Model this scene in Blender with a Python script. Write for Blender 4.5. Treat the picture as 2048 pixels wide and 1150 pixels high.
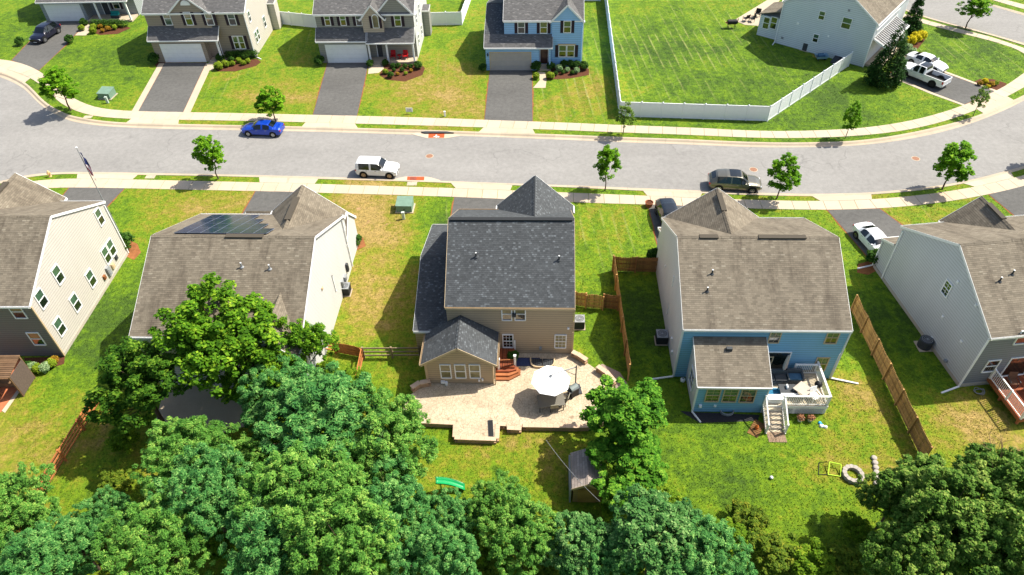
import bpy, bmesh, math, random
import numpy as np
from mathutils import Vector, Matrix
random.seed(7)
R = math.radians
scene = bpy.context.scene
for o in list(bpy.data.objects): bpy.data.objects.remove(o)
C = scene.collection

# ------------------------------------------------------------------ camera
FOC, CAMH = 1430.0, 42.0                       # focal length for a 2048 wide frame, drone height
nad = np.array([1068.4-1024, -(2085.0-575), -FOC]); nad /= np.linalg.norm(nad)
upv = -nad
fwv = np.array([0, 0, -1.0]); fwv = fwv-upv*(fwv @ upv); fwv /= np.linalg.norm(fwv)
RM = np.array([np.cross(fwv, upv), fwv, upv])  # world = RM @ camera
cam = bpy.data.cameras.new('camera'); cob = bpy.data.objects.new('camera', cam); C.objects.link(cob)
cam.sensor_width = 36; cam.lens = FOC/2048*36; cam.clip_start = 0.5; cam.clip_end = 4000
mw = Matrix([list(RM[i])+[0] for i in range(3)]+[[0, 0, 0, 1]]); mw.translation = (0, 0, CAMH)
cob.matrix_world = mw
scene.camera = cob

# ------------------------------------------------------------------ light
SUN = Vector((0.73, 0.25, 1.0)).normalized()
elev = math.asin(SUN.z); azi = math.atan2(SUN.x, SUN.y)
w = bpy.data.worlds.new('World'); scene.world = w; w.use_nodes = True
nt = w.node_tree; nt.nodes.clear()
bgn = nt.nodes.new('ShaderNodeBackground'); outn = nt.nodes.new('ShaderNodeOutputWorld')
sky = nt.nodes.new('ShaderNodeTexSky'); sky.sky_type = 'NISHITA'; sky.sun_disc = False
sky.sun_elevation = elev; sky.sun_rotation = azi; sky.air_density = 1.0; sky.dust_density = 2.5; sky.ozone_density = 0.8
nt.links.new(sky.outputs[0], bgn.inputs[0]); nt.links.new(bgn.outputs[0], outn.inputs[0])
bgn.inputs[1].default_value = 0.115
sl = bpy.data.lights.new('sun', 'SUN'); sl.energy = 4.8; sl.angle = R(0.53); sl.color = (1.0, 0.94, 0.83)
so = bpy.data.objects.new('sun', sl); C.objects.link(so); so.rotation_euler = SUN.to_track_quat('Z', 'Y').to_euler()
so.location = (60, 20, 120)
vs = scene.view_settings
scene.display_settings.display_device = 'sRGB'
vs.view_transform = 'Standard'; vs.look = 'None'; vs.gamma = 1; vs.use_curve_mapping = False
vs.exposure = 0.76

# ------------------------------------------------------------------ geometry helpers
def ray(px, py): return RM @ np.array([px-1024.0, -(py-575.0), -FOC])
def G(px, py, z=0.0):
    """place in the world, at height z, of a spot measured on the photograph"""
    d = ray(px, py); t = (z-CAMH)/d[2]
    return Vector((d[0]*t, d[1]*t, z))
def ppm(P):
    q = RM.T @ (np.array(P)-np.array([0, 0, CAMH])); return FOC/-q[2]
def hgt(base, top):
    B = G(*base); d = ray(*top)
    t = (B.x*d[0]+B.y*d[1])/(d[0]**2+d[1]**2)
    return CAMH+d[2]*t

class MB:
    def __init__(s): s.v = []; s.f = []; s.uv = {}; s.m = []
    def add(s, vs_, fs, mi=0):
        b = len(s.v); s.v += [tuple(p) for p in vs_]
        for f in fs: s.f.append(tuple(i+b for i in f)); s.m.append(mi)
        return s
    def box(s, x0, x1, y0, y1, z0, z1, mi=0):
        return s.add([(x0, y0, z0), (x1, y0, z0), (x1, y1, z0), (x0, y1, z0), (x0, y0, z1), (x1, y0, z1), (x1, y1, z1), (x0, y1, z1)],
                     [(0, 3, 2, 1), (4, 5, 6, 7), (0, 1, 5, 4), (1, 2, 6, 5), (2, 3, 7, 6), (3, 0, 4, 7)], mi)
    def bar(s, p, q, w_, h, up=(0, 0, 1), mi=0):
        p = Vector(p); q = Vector(q); d = (q-p).normalized(); u = Vector(up)
        x = d.cross(u)
        if x.length < 1e-4: x = d.cross(Vector((1, 0, 0)))
        x.normalize(); u = x.cross(d).normalized()
        x = x*w_/2; u = u*h/2
        return s.add([p-x-u, p+x-u, p+x+u, p-x+u, q-x-u, q+x-u, q+x+u, q-x+u],
                     [(0, 1, 2, 3), (7, 6, 5, 4), (0, 4, 5, 1), (1, 5, 6, 2), (2, 6, 7, 3), (3, 7, 4, 0)], mi)
    def tube(s, p, q, r0, r1=None, n=8, mi=0, cap=True):
        p = Vector(p); q = Vector(q); r1 = r0 if r1 is None else r1
        d = (q-p).normalized(); x = d.cross(Vector((0, 0, 1)))
        if x.length < 1e-3: x = Vector((1, 0, 0))
        x.normalize(); y = d.cross(x)
        vv = []
        for k in range(n):
            a = 2*math.pi*k/n; e = x*math.cos(a)+y*math.sin(a); vv += [p+e*r0, q+e*r1]
        ff = [(2*k, 2*((k+1) % n), 2*((k+1) % n)+1, 2*k+1) for k in range(n)]
        if cap: ff += [tuple(2*k for k in range(n))[::-1], tuple(2*k+1 for k in range(n))]
        return s.add(vv, ff, mi)
    def prism(s, poly, z0, z1, mi=0):
        n = len(poly)
        area = sum(poly[i][0]*poly[(i+1) % n][1]-poly[(i+1) % n][0]*poly[i][1] for i in range(n))
        if area < 0: poly = poly[::-1]
        vv = [(p[0], p[1], z0) for p in poly]+[(p[0], p[1], z1) for p in poly]
        return s.add(vv, [tuple(range(n))[::-1], tuple(range(n, 2*n))]+[(i, (i+1) % n, n+(i+1) % n, n+i) for i in range(n)], mi)
    def lathe(s, prof, n=16, c=(0, 0, 0), mi=0):
        vv = []; m = len(prof)
        for k in range(n):
            a = 2*math.pi*k/n
            vv += [(c[0]+r*math.cos(a), c[1]+r*math.sin(a), c[2]+z) for r, z in prof]
        ff = [(k*m+i, ((k+1) % n)*m+i, ((k+1) % n)*m+i+1, k*m+i+1) for k in range(n) for i in range(m-1)]
        return s.add(vv, ff, mi)
    def slab(s, P, t, mi=0):
        """roof plane: P = eave a, eave b, ridge b, ridge a; thickness t straight down, with uv in metres"""
        P = [Vector(p) for p in P]; b = len(s.f)
        s.add(P+[p-Vector((0, 0, t)) for p in P], [(0, 1, 2, 3), (7, 6, 5, 4), (0, 4, 5, 1), (1, 5, 6, 2), (2, 6, 7, 3), (3, 7, 4, 0)], mi)
        u = (P[1]-P[0]).normalized(); nn = u.cross(P[3]-P[0]).normalized(); v = nn.cross(u)
        s.uv[b] = [((p-P[0]).dot(u)+P[0].x*.37, (p-P[0]).dot(v)) for p in P]
        return s
    def build(s, name, mats, parent=None, smooth=False, sharp=None):
        me = bpy.data.meshes.new(name); me.from_pydata(s.v, [], s.f)
        mats = mats if isinstance(mats, (list, tuple)) else [mats]
        for m in mats: me.materials.append(m)
        if len(mats) > 1: me.polygons.foreach_set('material_index', s.m)
        if s.uv:
            L = me.uv_layers.new(name='UVMap')
            for fi, co in s.uv.items():
                for k, li in enumerate(me.polygons[fi].loop_indices): L.data[li].uv = co[k]
        if smooth:
            me.polygons.foreach_set('use_smooth', [True]*len(me.polygons))
            if sharp: me.set_sharp_from_angle(angle=R(sharp))
        me.update()
        return obj(name, me, parent)
def obj(name, me, parent=None):
    o = bpy.data.objects.new(name, me); C.objects.link(o)
    if parent: o.parent = parent
    return o
def tag(o, label, cat, group=None):
    o['label'] = label; o['category'] = cat
    if group: o['group'] = group
    return o
def thing(name, label, cat, loc=(0, 0, 0), rz=0.0, group=None):
    o = bpy.data.objects.new(name, None); C.objects.link(o); o.empty_display_size = .3
    o.location = loc; o.rotation_euler = (0, 0, rz)
    return tag(o, label, cat, group)
def struct(o, label=None):
    o['kind'] = 'structure'
    if label: o['label'] = label
    return o
def stuff(o): o['kind'] = 'stuff'; return o
def sub(name, me, mt, parent, loc=(0, 0, 0), rz=0.0, sc=None):
    o = bpy.data.objects.new(name, me); C.objects.link(o); o.parent = parent
    o.location = loc; o.rotation_euler = (0, 0, rz)
    if sc: o.scale = sc
    return o

# ------------------------------------------------------------------ materials
def lin(h):
    h = h.lstrip('#'); v = [int(h[i:i+2], 16)/255 for i in (0, 2, 4)]
    return tuple(x/12.92 if x <= .04045 else ((x+.055)/1.055)**2.4 for x in v)+(1,)
class NT:
    def __init__(s, name):
        s.m = bpy.data.materials.new(name); s.m.use_nodes = True; s.t = s.m.node_tree; s.t.nodes.clear()
        s.out = s.n('ShaderNodeOutputMaterial'); s.b = s.n('ShaderNodeBsdfPrincipled'); s.l(s.b.outputs[0], s.out.inputs[0])
        s.b.inputs['Specular IOR Level'].default_value = .3
    def n(s, t, **k):
        x = s.t.nodes.new(t)
        for a, v in k.items(): setattr(x, a, v)
        return x
    def l(s, a, b): s.t.links.new(a, b)
    def co(s, kind='Object'): return s.n('ShaderNodeTexCoord').outputs[kind]
    def world(s): return s.n('ShaderNodeNewGeometry').outputs['Position']
    def noise(s, vec, scale, detail=4, rough=.55, dist=0, mapping=None):
        x = s.n('ShaderNodeTexNoise'); x.inputs['Scale'].default_value = scale; x.inputs['Detail'].default_value = detail
        x.inputs['Roughness'].default_value = rough; x.inputs['Distortion'].default_value = dist
        if mapping:
            mp = s.n('ShaderNodeMapping'); mp.inputs['Scale'].default_value = mapping; s.l(vec, mp.inputs[0]); vec = mp.outputs[0]
        s.l(vec, x.inputs['Vector']); return x.outputs[0]
    def ramp(s, fac, stops, interp='LINEAR'):
        x = s.n('ShaderNodeValToRGB'); x.color_ramp.interpolation = interp
        e = x.color_ramp.elements
        while len(e) < len(stops): e.new(.5)
        for i, (p, c_) in enumerate(stops): e[i].position = p; e[i].color = c_ if len(c_) == 4 else tuple(c_)+(1,)
        s.l(fac, x.inputs[0]); return x.outputs[0]
    def mix(s, a, b, fac, mode='MIX'):
        x = s.n('ShaderNodeMix', data_type='RGBA', blend_type=mode)
        for v, i in ((fac, x.inputs[0]), (a, x.inputs[6]), (b, x.inputs[7])):
            if hasattr(v, 'links'): s.l(v, i)
            else: i.default_value = v
        return x.outputs[2]
    def math(s, op, a, b=0.0, c_=0.0, clamp=False):
        x = s.n('ShaderNodeMath', operation=op, use_clamp=clamp)
        for v, i in ((a, x.inputs[0]), (b, x.inputs[1]), (c_, x.inputs[2])):
            if hasattr(v, 'links'): s.l(v, i)
            else: i.default_value = v
        return x.outputs[0]
    def bump(s, h, st=.3, d=.02):
        x = s.n('ShaderNodeBump'); x.inputs['Strength'].default_value = st; x.inputs['Distance'].default_value = d
        s.l(h, x.inputs['Height']); s.l(x.outputs[0], s.b.inputs['Normal'])
    def fin(s, col, rough=.8):
        if hasattr(col, 'links'): s.l(col, s.b.inputs[0])
        else: s.b.inputs[0].default_value = col
        if hasattr(rough, 'links'): s.l(rough, s.b.inputs['Roughness'])
        else: s.b.inputs['Roughness'].default_value = rough
        return s.m
def sc4(c_, k): return (min(c_[0]*k, 1), min(c_[1]*k, 1), min(c_[2]*k, 1), 1)
_mc = {}
def plain(hexc, rough=.7, var=.12, scale=3.0, spec=.3, metal=0.0, bump=0.0):
    key = (hexc, rough, var, scale, spec, metal, bump)
    if key in _mc: return _mc[key]
    s = NT('mat_'+hexc.strip('#')); c_ = lin(hexc)
    n1 = s.noise(s.co(), scale, 5, .6)
    col = s.ramp(n1, [(.3, sc4(c_, 1-var)), (.7, sc4(c_, 1+var))])
    s.b.inputs['Specular IOR Level'].default_value = spec; s.b.inputs['Metallic'].default_value = metal
    if bump: s.bump(s.noise(s.co(), scale*8, 3), bump, .01)
    _mc[key] = s.fin(col, rough); return _mc[key]
def siding(hexc, lap=.235, var=.06, vertical=False):
    key = ('sid', hexc, lap, vertical)
    if key in _mc: return _mc[key]
    s = NT('siding_'+hexc.strip('#')); c_ = lin(hexc); co = s.co()
    sp = s.n('ShaderNodeSeparateXYZ'); s.l(co, sp.inputs[0])
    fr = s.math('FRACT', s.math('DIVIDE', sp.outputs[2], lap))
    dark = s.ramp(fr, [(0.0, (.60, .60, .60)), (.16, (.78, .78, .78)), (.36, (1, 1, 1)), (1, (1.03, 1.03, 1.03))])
    n1 = s.noise(co, .7, 4, .6, mapping=(1, 1, .35)); n2 = s.noise(co, 14, 3, .6, mapping=(.3, .3, 3))
    col = s.ramp(n1, [(.3, sc4(c_, 1-var)), (.7, sc4(c_, 1+var))])
    col = s.mix(col, s.ramp(n2, [(.3, sc4(c_, .93)), (.7, sc4(c_, 1.05))]), .4)
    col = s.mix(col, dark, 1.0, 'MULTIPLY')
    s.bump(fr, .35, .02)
    _mc[key] = s.fin(col, .62); return _mc[key]
def shingle(name, base, light, dark, tabw=.30, course=.145, speck=.35, streak=.35):
    s = NT('shingle_'+name); uv = s.n('ShaderNodeUVMap'); uv.uv_map = 'UVMap'; uv = uv.outputs[0]
    bt = s.n('ShaderNodeTexBrick'); bt.inputs['Scale'].default_value = 1.0
    bt.inputs['Brick Width'].default_value = tabw; bt.inputs['Row Height'].default_value = course
    bt.inputs['Mortar Size'].default_value = .012; bt.inputs['Bias'].default_value = 0.0; bt.inputs['Mortar Smooth'].default_value = .4
    bt.inputs[1].default_value = (0, 0, 0, 1); bt.inputs[2].default_value = (1, 1, 1, 1); bt.inputs[3].default_value = (.5, .5, .5, 1)
    bt.offset_frequency = 2; bt.offset = .37
    s.l(uv, bt.inputs[0])
    tab = s.ramp(bt.outputs[0], [(.0, sc4(lin(base), .78)), (.45, lin(base)), (1-speck*.35, sc4(lin(base), 1.15)), (1.0, lin(light))])
    st = s.noise(uv, .8, 5, .65, .3, mapping=(1.0, .22, 1)); big = s.noise(uv, .5, 4)
    gr = s.noise(uv, 34, 3, .7)
    col = s.mix(tab, lin(dark), s.ramp(st, [(.48, (0, 0, 0)), (.72, (streak, streak, streak))]))
    col = s.mix(col, sc4(lin(light), 1.0), s.ramp(big, [(.5, (0, 0, 0)), (.8, (.28, .28, .28))]))
    col = s.mix(col, s.ramp(gr, [(.25, (.70, .70, .70)), (.75, (1.22, 1.22, 1.22))]), 1.0, 'MULTIPLY')
    sp = s.n('ShaderNodeSeparateXYZ'); s.l(uv, sp.inputs[0])
    fr = s.math('FRACT', s.math('DIVIDE', sp.outputs[1], course))
    col = s.mix(col, s.ramp(fr, [(0, (.55, .55, .55)), (.14, (1, 1, 1)), (1, (1.0, 1.0, 1.0))]), 1.0, 'MULTIPLY')
    col = s.mix(col, s.ramp(bt.outputs['Fac'], [(0, (1, 1, 1)), (1, (.72, .72, .72))]), 1.0, 'MULTIPLY')
    hh = s.math('SUBTRACT', bt.outputs[0], s.math('MULTIPLY', fr, 1.2))
    s.bump(hh, .5, .012)
    return s.fin(col, .9)
def grass():
    s = NT('grass'); p = s.world()
    at = s.n('ShaderNodeAttribute', attribute_name='dry').outputs['Fac']
    stp = s.n('ShaderNodeAttribute', attribute_name='stripe').outputs['Fac']
    n1 = s.noise(p, .22, 6, .62, .4); n2 = s.noise(p, 1.1, 5, .65, .3); n3 = s.noise(p, 1.9, 5, .75); n4 = s.noise(p, 5.2, 5, .85)
    d = s.math('ADD', s.math('MULTIPLY', s.math('SUBTRACT', n1, .5), 1.2), s.math('MULTIPLY', s.math('SUBTRACT', n2, .5), .9))
    d = s.math('ADD', d, s.math('MULTIPLY', s.math('SUBTRACT', n3, .5), .75))
    d = s.math('ADD', s.math('ADD', d, at), .43)
    col = s.ramp(d, [(.0, (.044, .090, .007)), (.20, (.074, .145, .005)), (.42, (.118, .202, .005)), (.62, (.180, .200, .012)), (.82, (.235, .190, .034)), (1.0, (.31, .22, .07))])
    # mower stripes: paler, slightly wandering lines across some lawns
    sp = s.n('ShaderNodeSeparateXYZ'); s.l(p, sp.inputs[0])
    xx = s.math('ADD', s.math('ADD', sp.outputs[0], s.math('MULTIPLY', sp.outputs[1], .05)), s.math('MULTIPLY', n1, .35))
    fr = s.math('FRACT', s.math('DIVIDE', xx, 1.05))
    ln = s.ramp(fr, [(.0, (1, 1, 1)), (.12, (.35, .35, .35)), (.2, (0, 0, 0)), (.9, (0, 0, 0)), (1, (1, 1, 1))])
    brk = s.ramp(s.noise(p, .6, 3, mapping=(1, .3, 1)), [(.42, (0, 0, 0)), (.62, (1, 1, 1))])
    fac = s.math('MULTIPLY', s.math('MULTIPLY', ln, stp), brk)
    col = s.mix(col, (.30, .30, .11, 1), s.math('MULTIPLY', fac, .75))
    alt = s.ramp(s.math('FRACT', s.math('DIVIDE', xx, 2.1)), [(.46, (.88, .9, .88)), (.54, (1.12, 1.1, 1.1))])
    col = s.mix(col, s.mix((1, 1, 1, 1), alt, stp), 1.0, 'MULTIPLY')
    # bare soil
    soil = s.math('SUBTRACT', s.math('ADD', s.noise(p, .9, 4, .6), s.math('MULTIPLY', at, .22)), .735)
    col = s.mix(col, (.40, .235, .12, 1), s.math('MULTIPLY', soil, 9, clamp=True))
    blade = s.ramp(n4, [(.34, (.52, .54, .50)), (.5, (1, 1, 1)), (.66, (1.5, 1.45, 1.4))])
    col = s.mix(col, blade, .85, 'MULTIPLY')
    clump = s.ramp(n3, [(.28, (.62, .68, .6)), (.72, (1.32, 1.28, 1.3))])
    col = s.mix(col, clump, .7, 'MULTIPLY')
    s.bump(s.math('ADD', s.math('MULTIPLY', n3, .6), n4), .9, .06)
    return s.fin(col, .95)
def asphalt(name, c_, var=.12, grain=.35, patch=.1, cracks=.0):
    s = NT('asphalt_'+name); p = s.world(); c_ = lin(c_)
    n1 = s.noise(p, .25, 5, .6, mapping=(.35, 1, 1)); n2 = s.noise(p, 2.5, 4); n3 = s.noise(p, 28, 3, .8)
    col = s.ramp(n1, [(.3, sc4(c_, 1-var)), (.7, sc4(c_, 1+var))])
    col = s.mix(col, s.ramp(n2, [(.3, (1-patch,)*3), (.7, (1+patch,)*3)]), 1.0, 'MULTIPLY')
    col = s.mix(col, s.ramp(n3, [(.25, (1-grain,)*3), (.75, (1+grain,)*3)]), 1.0, 'MULTIPLY')
    if cracks:
        wp = s.n('ShaderNodeVectorMath', operation='ADD'); nz = s.n('ShaderNodeTexNoise'); nz.inputs['Scale'].default_value = .6; s.l(p, nz.inputs['Vector'])
        sc_ = s.n('ShaderNodeVectorMath', operation='SCALE'); sc_.inputs['Scale'].default_value = 2.2; s.l(nz.outputs['Color'], sc_.inputs[0]); s.l(p, wp.inputs[0]); s.l(sc_.outputs[0], wp.inputs[1])
        vo = s.n('ShaderNodeTexVoronoi'); vo.feature = 'DISTANCE_TO_EDGE'; vo.inputs['Scale'].default_value = .16; s.l(wp.outputs[0], vo.inputs['Vector'])
        ck = s.math('MULTIPLY', s.ramp(vo.outputs[0], [(0, (1, 1, 1)), (.006, (.6, .6, .6)), (.012, (0, 0, 0))]), s.ramp(s.noise(p, .12, 2), [(.48, (0, 0, 0)), (.6, (1, 1, 1))]))
        col = s.mix(col, sc4(c_, .62), s.math('MULTIPLY', ck, cracks))
        st = s.ramp(s.noise(p, .55, 4, .6, mapping=(1, .6, 1)), [(.66, (0, 0, 0)), (.74, (1, 1, 1))])
        col = s.mix(col, sc4(c_, .72), s.math('MULTIPLY', st, .55))
    s.bump(n3, .35, .01)
    return s.fin(col, .93)
def concrete(hexc, var=.07, stain=.18, warm='#c8a070'):
    key = ('conc', hexc)
    if key in _mc: return _mc[key]
    s = NT('concrete_'+hexc.strip('#')); p = s.world(); c_ = lin(hexc)
    oi = s.n('ShaderNodeObjectInfo').outputs['Random']
    n1 = s.noise(p, .7, 5, .65); n2 = s.noise(p, 16, 3, .7)
    col = s.ramp(n1, [(.3, sc4(c_, 1-var)), (.7, sc4(c_, 1+var))])
    col = s.mix(col, lin(warm), s.ramp(s.noise(p, .35, 4), [(.5, (0, 0, 0)), (.75, (stain,)*3)]))
    col = s.mix(col, s.ramp(oi, [(0, (.92, .92, .92)), (1, (1.05, 1.04, 1.03))]), 1.0, 'MULTIPLY')
    col = s.mix(col, s.ramp(n2, [(.25, (.9,)*3), (.75, (1.08,)*3)]), 1.0, 'MULTIPLY')
    s.bump(n2, .2, .006)
    _mc[key] = s.fin(col, .9); return _mc[key]
def stamped():
    s = NT('stamped_concrete'); p = s.world()
    vo = s.n('ShaderNodeTexVoronoi'); vo.feature = 'DISTANCE_TO_EDGE'; vo.inputs['Scale'].default_value = 4.2; vo.inputs['Randomness'].default_value = .9
    vc = s.n('ShaderNodeTexVoronoi'); vc.inputs['Scale'].default_value = 4.2; vc.inputs['Randomness'].default_value = .9
    s.l(p, vo.inputs['Vector']); s.l(p, vc.inputs['Vector'])
    n1 = s.noise(p, .8, 5); n2 = s.noise(p, 9, 4, .7)
    col = s.ramp(n1, [(.3, lin('#b0a086')), (.7, lin('#c4b399'))])
    col = s.mix(col, s.ramp(vc.outputs['Color'], [(.2, (.92, .92, .92)), (.8, (1.06, 1.06, 1.06))]), 1.0, 'MULTIPLY')
    col = s.mix(col, s.ramp(n2, [(.3, (.86,)*3), (.7, (1.1,)*3)]), 1.0, 'MULTIPLY')
    col = s.mix(col, s.ramp(vo.outputs[0], [(0, (.55, .5, .46)), (.05, (1, 1, 1))]), 1.0, 'MULTIPLY')
    s.bump(s.ramp(vo.outputs[0], [(0, (0, 0, 0)), (.06, (1, 1, 1))]), .5, .02)
    return s.fin(col, .8)
def leaf(name, dark, mid, light, trans=.3, hue_noise=.25):
    s = NT('leaf_'+name)
    at = s.n('ShaderNodeAttribute', attribute_name='var').outputs['Fac']
    big = s.noise(s.co(), .7, 3)
    f = s.math('ADD', s.math('MULTIPLY', at, .75), s.math('MULTIPLY', s.math('SUBTRACT', big, .4), .7))
    col = s.ramp(f, [(.05, lin(dark)), (.5, lin(mid)), (.95, lin(light))])
    s.fin(col, .75); s.b.inputs['Specular IOR Level'].default_value = .12
    tr = s.n('ShaderNodeBsdfTranslucent'); s.l(s.mix(col, (1.25, 1.3, .6, 1), 1.0, 'MULTIPLY'), tr.inputs[0])
    mx = s.n('ShaderNodeMixShader'); mx.inputs[0].default_value = trans
    s.l(s.b.outputs[0], mx.inputs[1]); s.l(tr.outputs[0], mx.inputs[2]); s.l(mx.outputs[0], s.out.inputs[0])
    return s.m
def bark(hexc='#5a4a3c'):
    s = NT('bark'); co = s.co(); c_ = lin(hexc)
    n = s.noise(co, 9, 5, .7, mapping=(1, 1, .25))
    s.bump(n, .6, .03)
    return s.fin(s.ramp(n, [(.3, sc4(c_, .55)), (.7, sc4(c_, 1.3))]), .9)
def glass(name, hexc, ior=1.9):
    s = NT('glass_'+name); s.b.inputs['IOR'].default_value = ior; s.b.inputs['Specular IOR Level'].default_value = .5
    n = s.noise(s.co(), 1.3, 2); c_ = lin(hexc)
    return s.fin(s.ramp(n, [(.35, sc4(c_, .7)), (.65, sc4(c_, 1.3))]), .06)
def paint(name, hexc, coat=.6, metal=.0, rough=.35):
    s = NT('paint_'+name); s.b.inputs['Coat Weight'].default_value = coat; s.b.inputs['Coat Roughness'].default_value = .05
    s.b.inputs['Metallic'].default_value = metal; c_ = lin(hexc)
    n = s.noise(s.co(), 2.2, 3)
    return s.fin(s.ramp(n, [(.3, sc4(c_, .94)), (.7, sc4(c_, 1.04))]), rough)
def wood(name, hexc, var=.3):
    s = NT('wood_'+name); c_ = lin(hexc); co = s.co()
    oi = s.n('ShaderNodeObjectInfo').outputs['Random']
    n = s.noise(co, 5, 5, .7, mapping=(6, 6, .6)); n2 = s.noise(co, 1.4, 3)
    col = s.ramp(n, [(.25, sc4(c_, 1-var)), (.75, sc4(c_, 1+var))])
    col = s.mix(col, s.ramp(oi, [(0, (.68, .66, .64)), (.5, (1, 1, 1)), (1, (1.28, 1.24, 1.15))]), 1.0, 'MULTIPLY')
    col = s.mix(col, s.ramp(n2, [(.35, (.82, .8, .78)), (.65, (1.1, 1.1, 1.1))]), 1.0, 'MULTIPLY')
    s.bump(n, .3, .01)
    return s.fin(col, .8)

M_grass = grass()
M_road = asphalt('road', '#868480', .09, .3, .09, .6)
M_drive = asphalt('drive', '#5a5956', .14, .35, .14, .35)
M_conc = concrete('#b8aa95', .09, .25); M_conc2 = concrete('#b0a28d', .09, .25)
M_white = plain('#e8e8e6', .5, .04, 2); M_trim = plain('#dcdcd8', .5, .05, 2); M_tantrim = plain('#bfa987', .6, .06, 2)
M_brownroof = shingle('brown', '#786f60', '#8a8272', '#463d33', .33, .15, .2, .8)
M_darkroof = shingle('charcoal', '#484b4d', '#666b6e', '#34363a', .2, .145, .55, .15)
M_greyroof = shingle('grey', '#605f5e', '#7d7b78', '#464546', .3, .145, .4, .2)
M_pane = glass('pane', '#17201c', 2.3); M_paneg = glass('paneg', '#3f5a48', 2.0); M_blind = plain('#8d8a6a', .4, .2, 3)
M_paneb = glass('paneblind', '#77714f', 1.6)
M_carglass = glass('car', '#0d1416', 1.7)
M_black = plain('#1b1c1e', .6, .2, 6); M_rubber = plain('#141414', .85, .2, 8); M_dkgrey = plain('#3c3f42', .6, .15, 5)
M_chrome = plain('#b9bcc0', .25, .1, 4, .5, .9); M_grey = plain('#8b8e90', .6, .12, 5)
M_bark = bark(); M_bark2 = bark('#6b5a4c')
M_mulch = plain('#5a3a2a', .95, .35, 9, .1, 0, .8)
M_soil = plain('#8a5a38', .95, .25, 3, .1, 0, .6)

# ------------------------------------------------------------------ the street: traced kerb lines
R1 = [(-220, 90), (-90, 122), (0, 152.5), (22, 161), (44, 173), (58.6, 186), (76, 204.5), (94, 218), (114, 229), (136, 239), (165.5, 245.5), (212, 251), (300, 255), (362, 256.6), (482, 258.8), (580, 260.3), (714, 263.7), (823, 267.5), (922, 269.8), (1016, 273), (1140, 278), (1237, 282.3), (1354, 286), (1420, 288.8), (1482, 291.5), (1561, 293.3), (1634, 292), (1695, 290.2), (1734, 287.4), (1788, 281), (1841.7, 272), (1895.6, 259.5), (1949.5, 243.3), (2003.4, 221.8), (2048, 200), (2100, 172), (2180, 130)]
K1 = [(-220, 82), (-90, 114), (0, 144), (22, 150.3), (51, 165), (67.4, 180.3), (82, 196.4), (99.6, 211), (117, 220.6), (139, 230.8), (168.5, 236.7), (205, 242.3), (252, 246), (357.6, 248.4), (482, 250.8), (604, 253.3), (715, 256.4), (860, 260.3), (960, 264), (1068.5, 267.6), (1140, 270), (1234, 274.2), (1354, 278), (1420, 280.9), (1488, 284), (1576, 285.8), (1649, 284.5), (1698, 283), (1752, 277.5), (1806, 268.7), (1859.7, 257.7), (1913.6, 244.5), (1967.5, 227.5), (2028.6, 199.8), (2048, 190.3), (2100, 163), (2180, 122)]
S1 = [(-220, 78), (-90, 108), (0, 136), (30, 143), (63, 157), (88, 175), (117, 204), (139, 217), (168.5, 228), (198, 234), (260.7, 238.4), (357.6, 239.9), (485, 242), (612.7, 244.8), (711, 247.5), (860, 251.6), (967.4, 255.3), (1064, 258.3), (1140, 261.1), (1237, 265.2), (1354, 269.2), (1420, 272), (1502.5, 275.7), (1590, 276.8), (1680, 274.3), (1734, 270.3), (1788, 264.6), (1841.7, 255), (1895.6, 241), (1949.5, 221.8), (2016, 193), (2048, 174.5), (2100, 148), (2180, 106)]
W1 = [(-220, 70), (-90, 98), (0, 119.5), (26, 121.7), (58.6, 132), (82, 143.7), (104, 161), (124, 180), (146.5, 196.4), (168.5, 206.7), (190, 214.2), (220, 219.2), (263.7, 222.3), (366, 224.4), (456, 226), (580, 228.7), (626, 230), (714, 231.7), (860, 235.6), (969, 239.8), (1065, 243.2), (1140, 245.8), (1237, 250), (1354, 254.3), (1420, 257), (1488, 261), (1576, 262.6), (1649, 260.3), (1690, 258.6), (1734, 255), (1788, 247.8), (1841.7, 237), (1895.6, 221.8), (1940.5, 205.6), (1989, 183), (2016, 168.8), (2048, 145.4), (2100, 112), (2180, 70)]
R2 = [(-300, 440), (-120, 391), (0, 360.3), (29, 353), (58.6, 347.4), (91, 343.9), (132, 342), (190, 342), (300, 344.2), (426.5, 346.5), (580, 349.8), (694.8, 353.3), (790, 356.6), (901.5, 360.5), (986.5, 363.5), (1045, 365.6), (1140, 368.6), (1237, 372.8), (1339.7, 376.6), (1420, 379.8), (1546.5, 384.6), (1620, 385.8), (1690, 385), (1743, 382.8), (1806, 377.6), (1860, 372), (1913.6, 363.8), (1967.5, 352), (2021, 337.6), (2048, 330.7), (2150, 298), (2300, 240)]
K2 = [(-300, 450), (-120, 399), (0, 367.6), (29, 360), (66, 353.2), (108.4, 348.9), (155, 347.8), (275, 350), (404.5, 351.8), (520, 354.7), (637.6, 358.2), (743, 361.1), (860, 364.5), (904.5, 366.4), (1026, 370.8), (1130, 374.6), (1208, 378.2), (1287, 382), (1407, 387), (1546.5, 391.6), (1624, 392.8), (1690, 391.6), (1744.7, 389.2), (1806, 384.4), (1860, 378.5), (1928, 367.8), (2021, 345.6), (2048, 337.9), (2150, 305), (2300, 247)]
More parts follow.
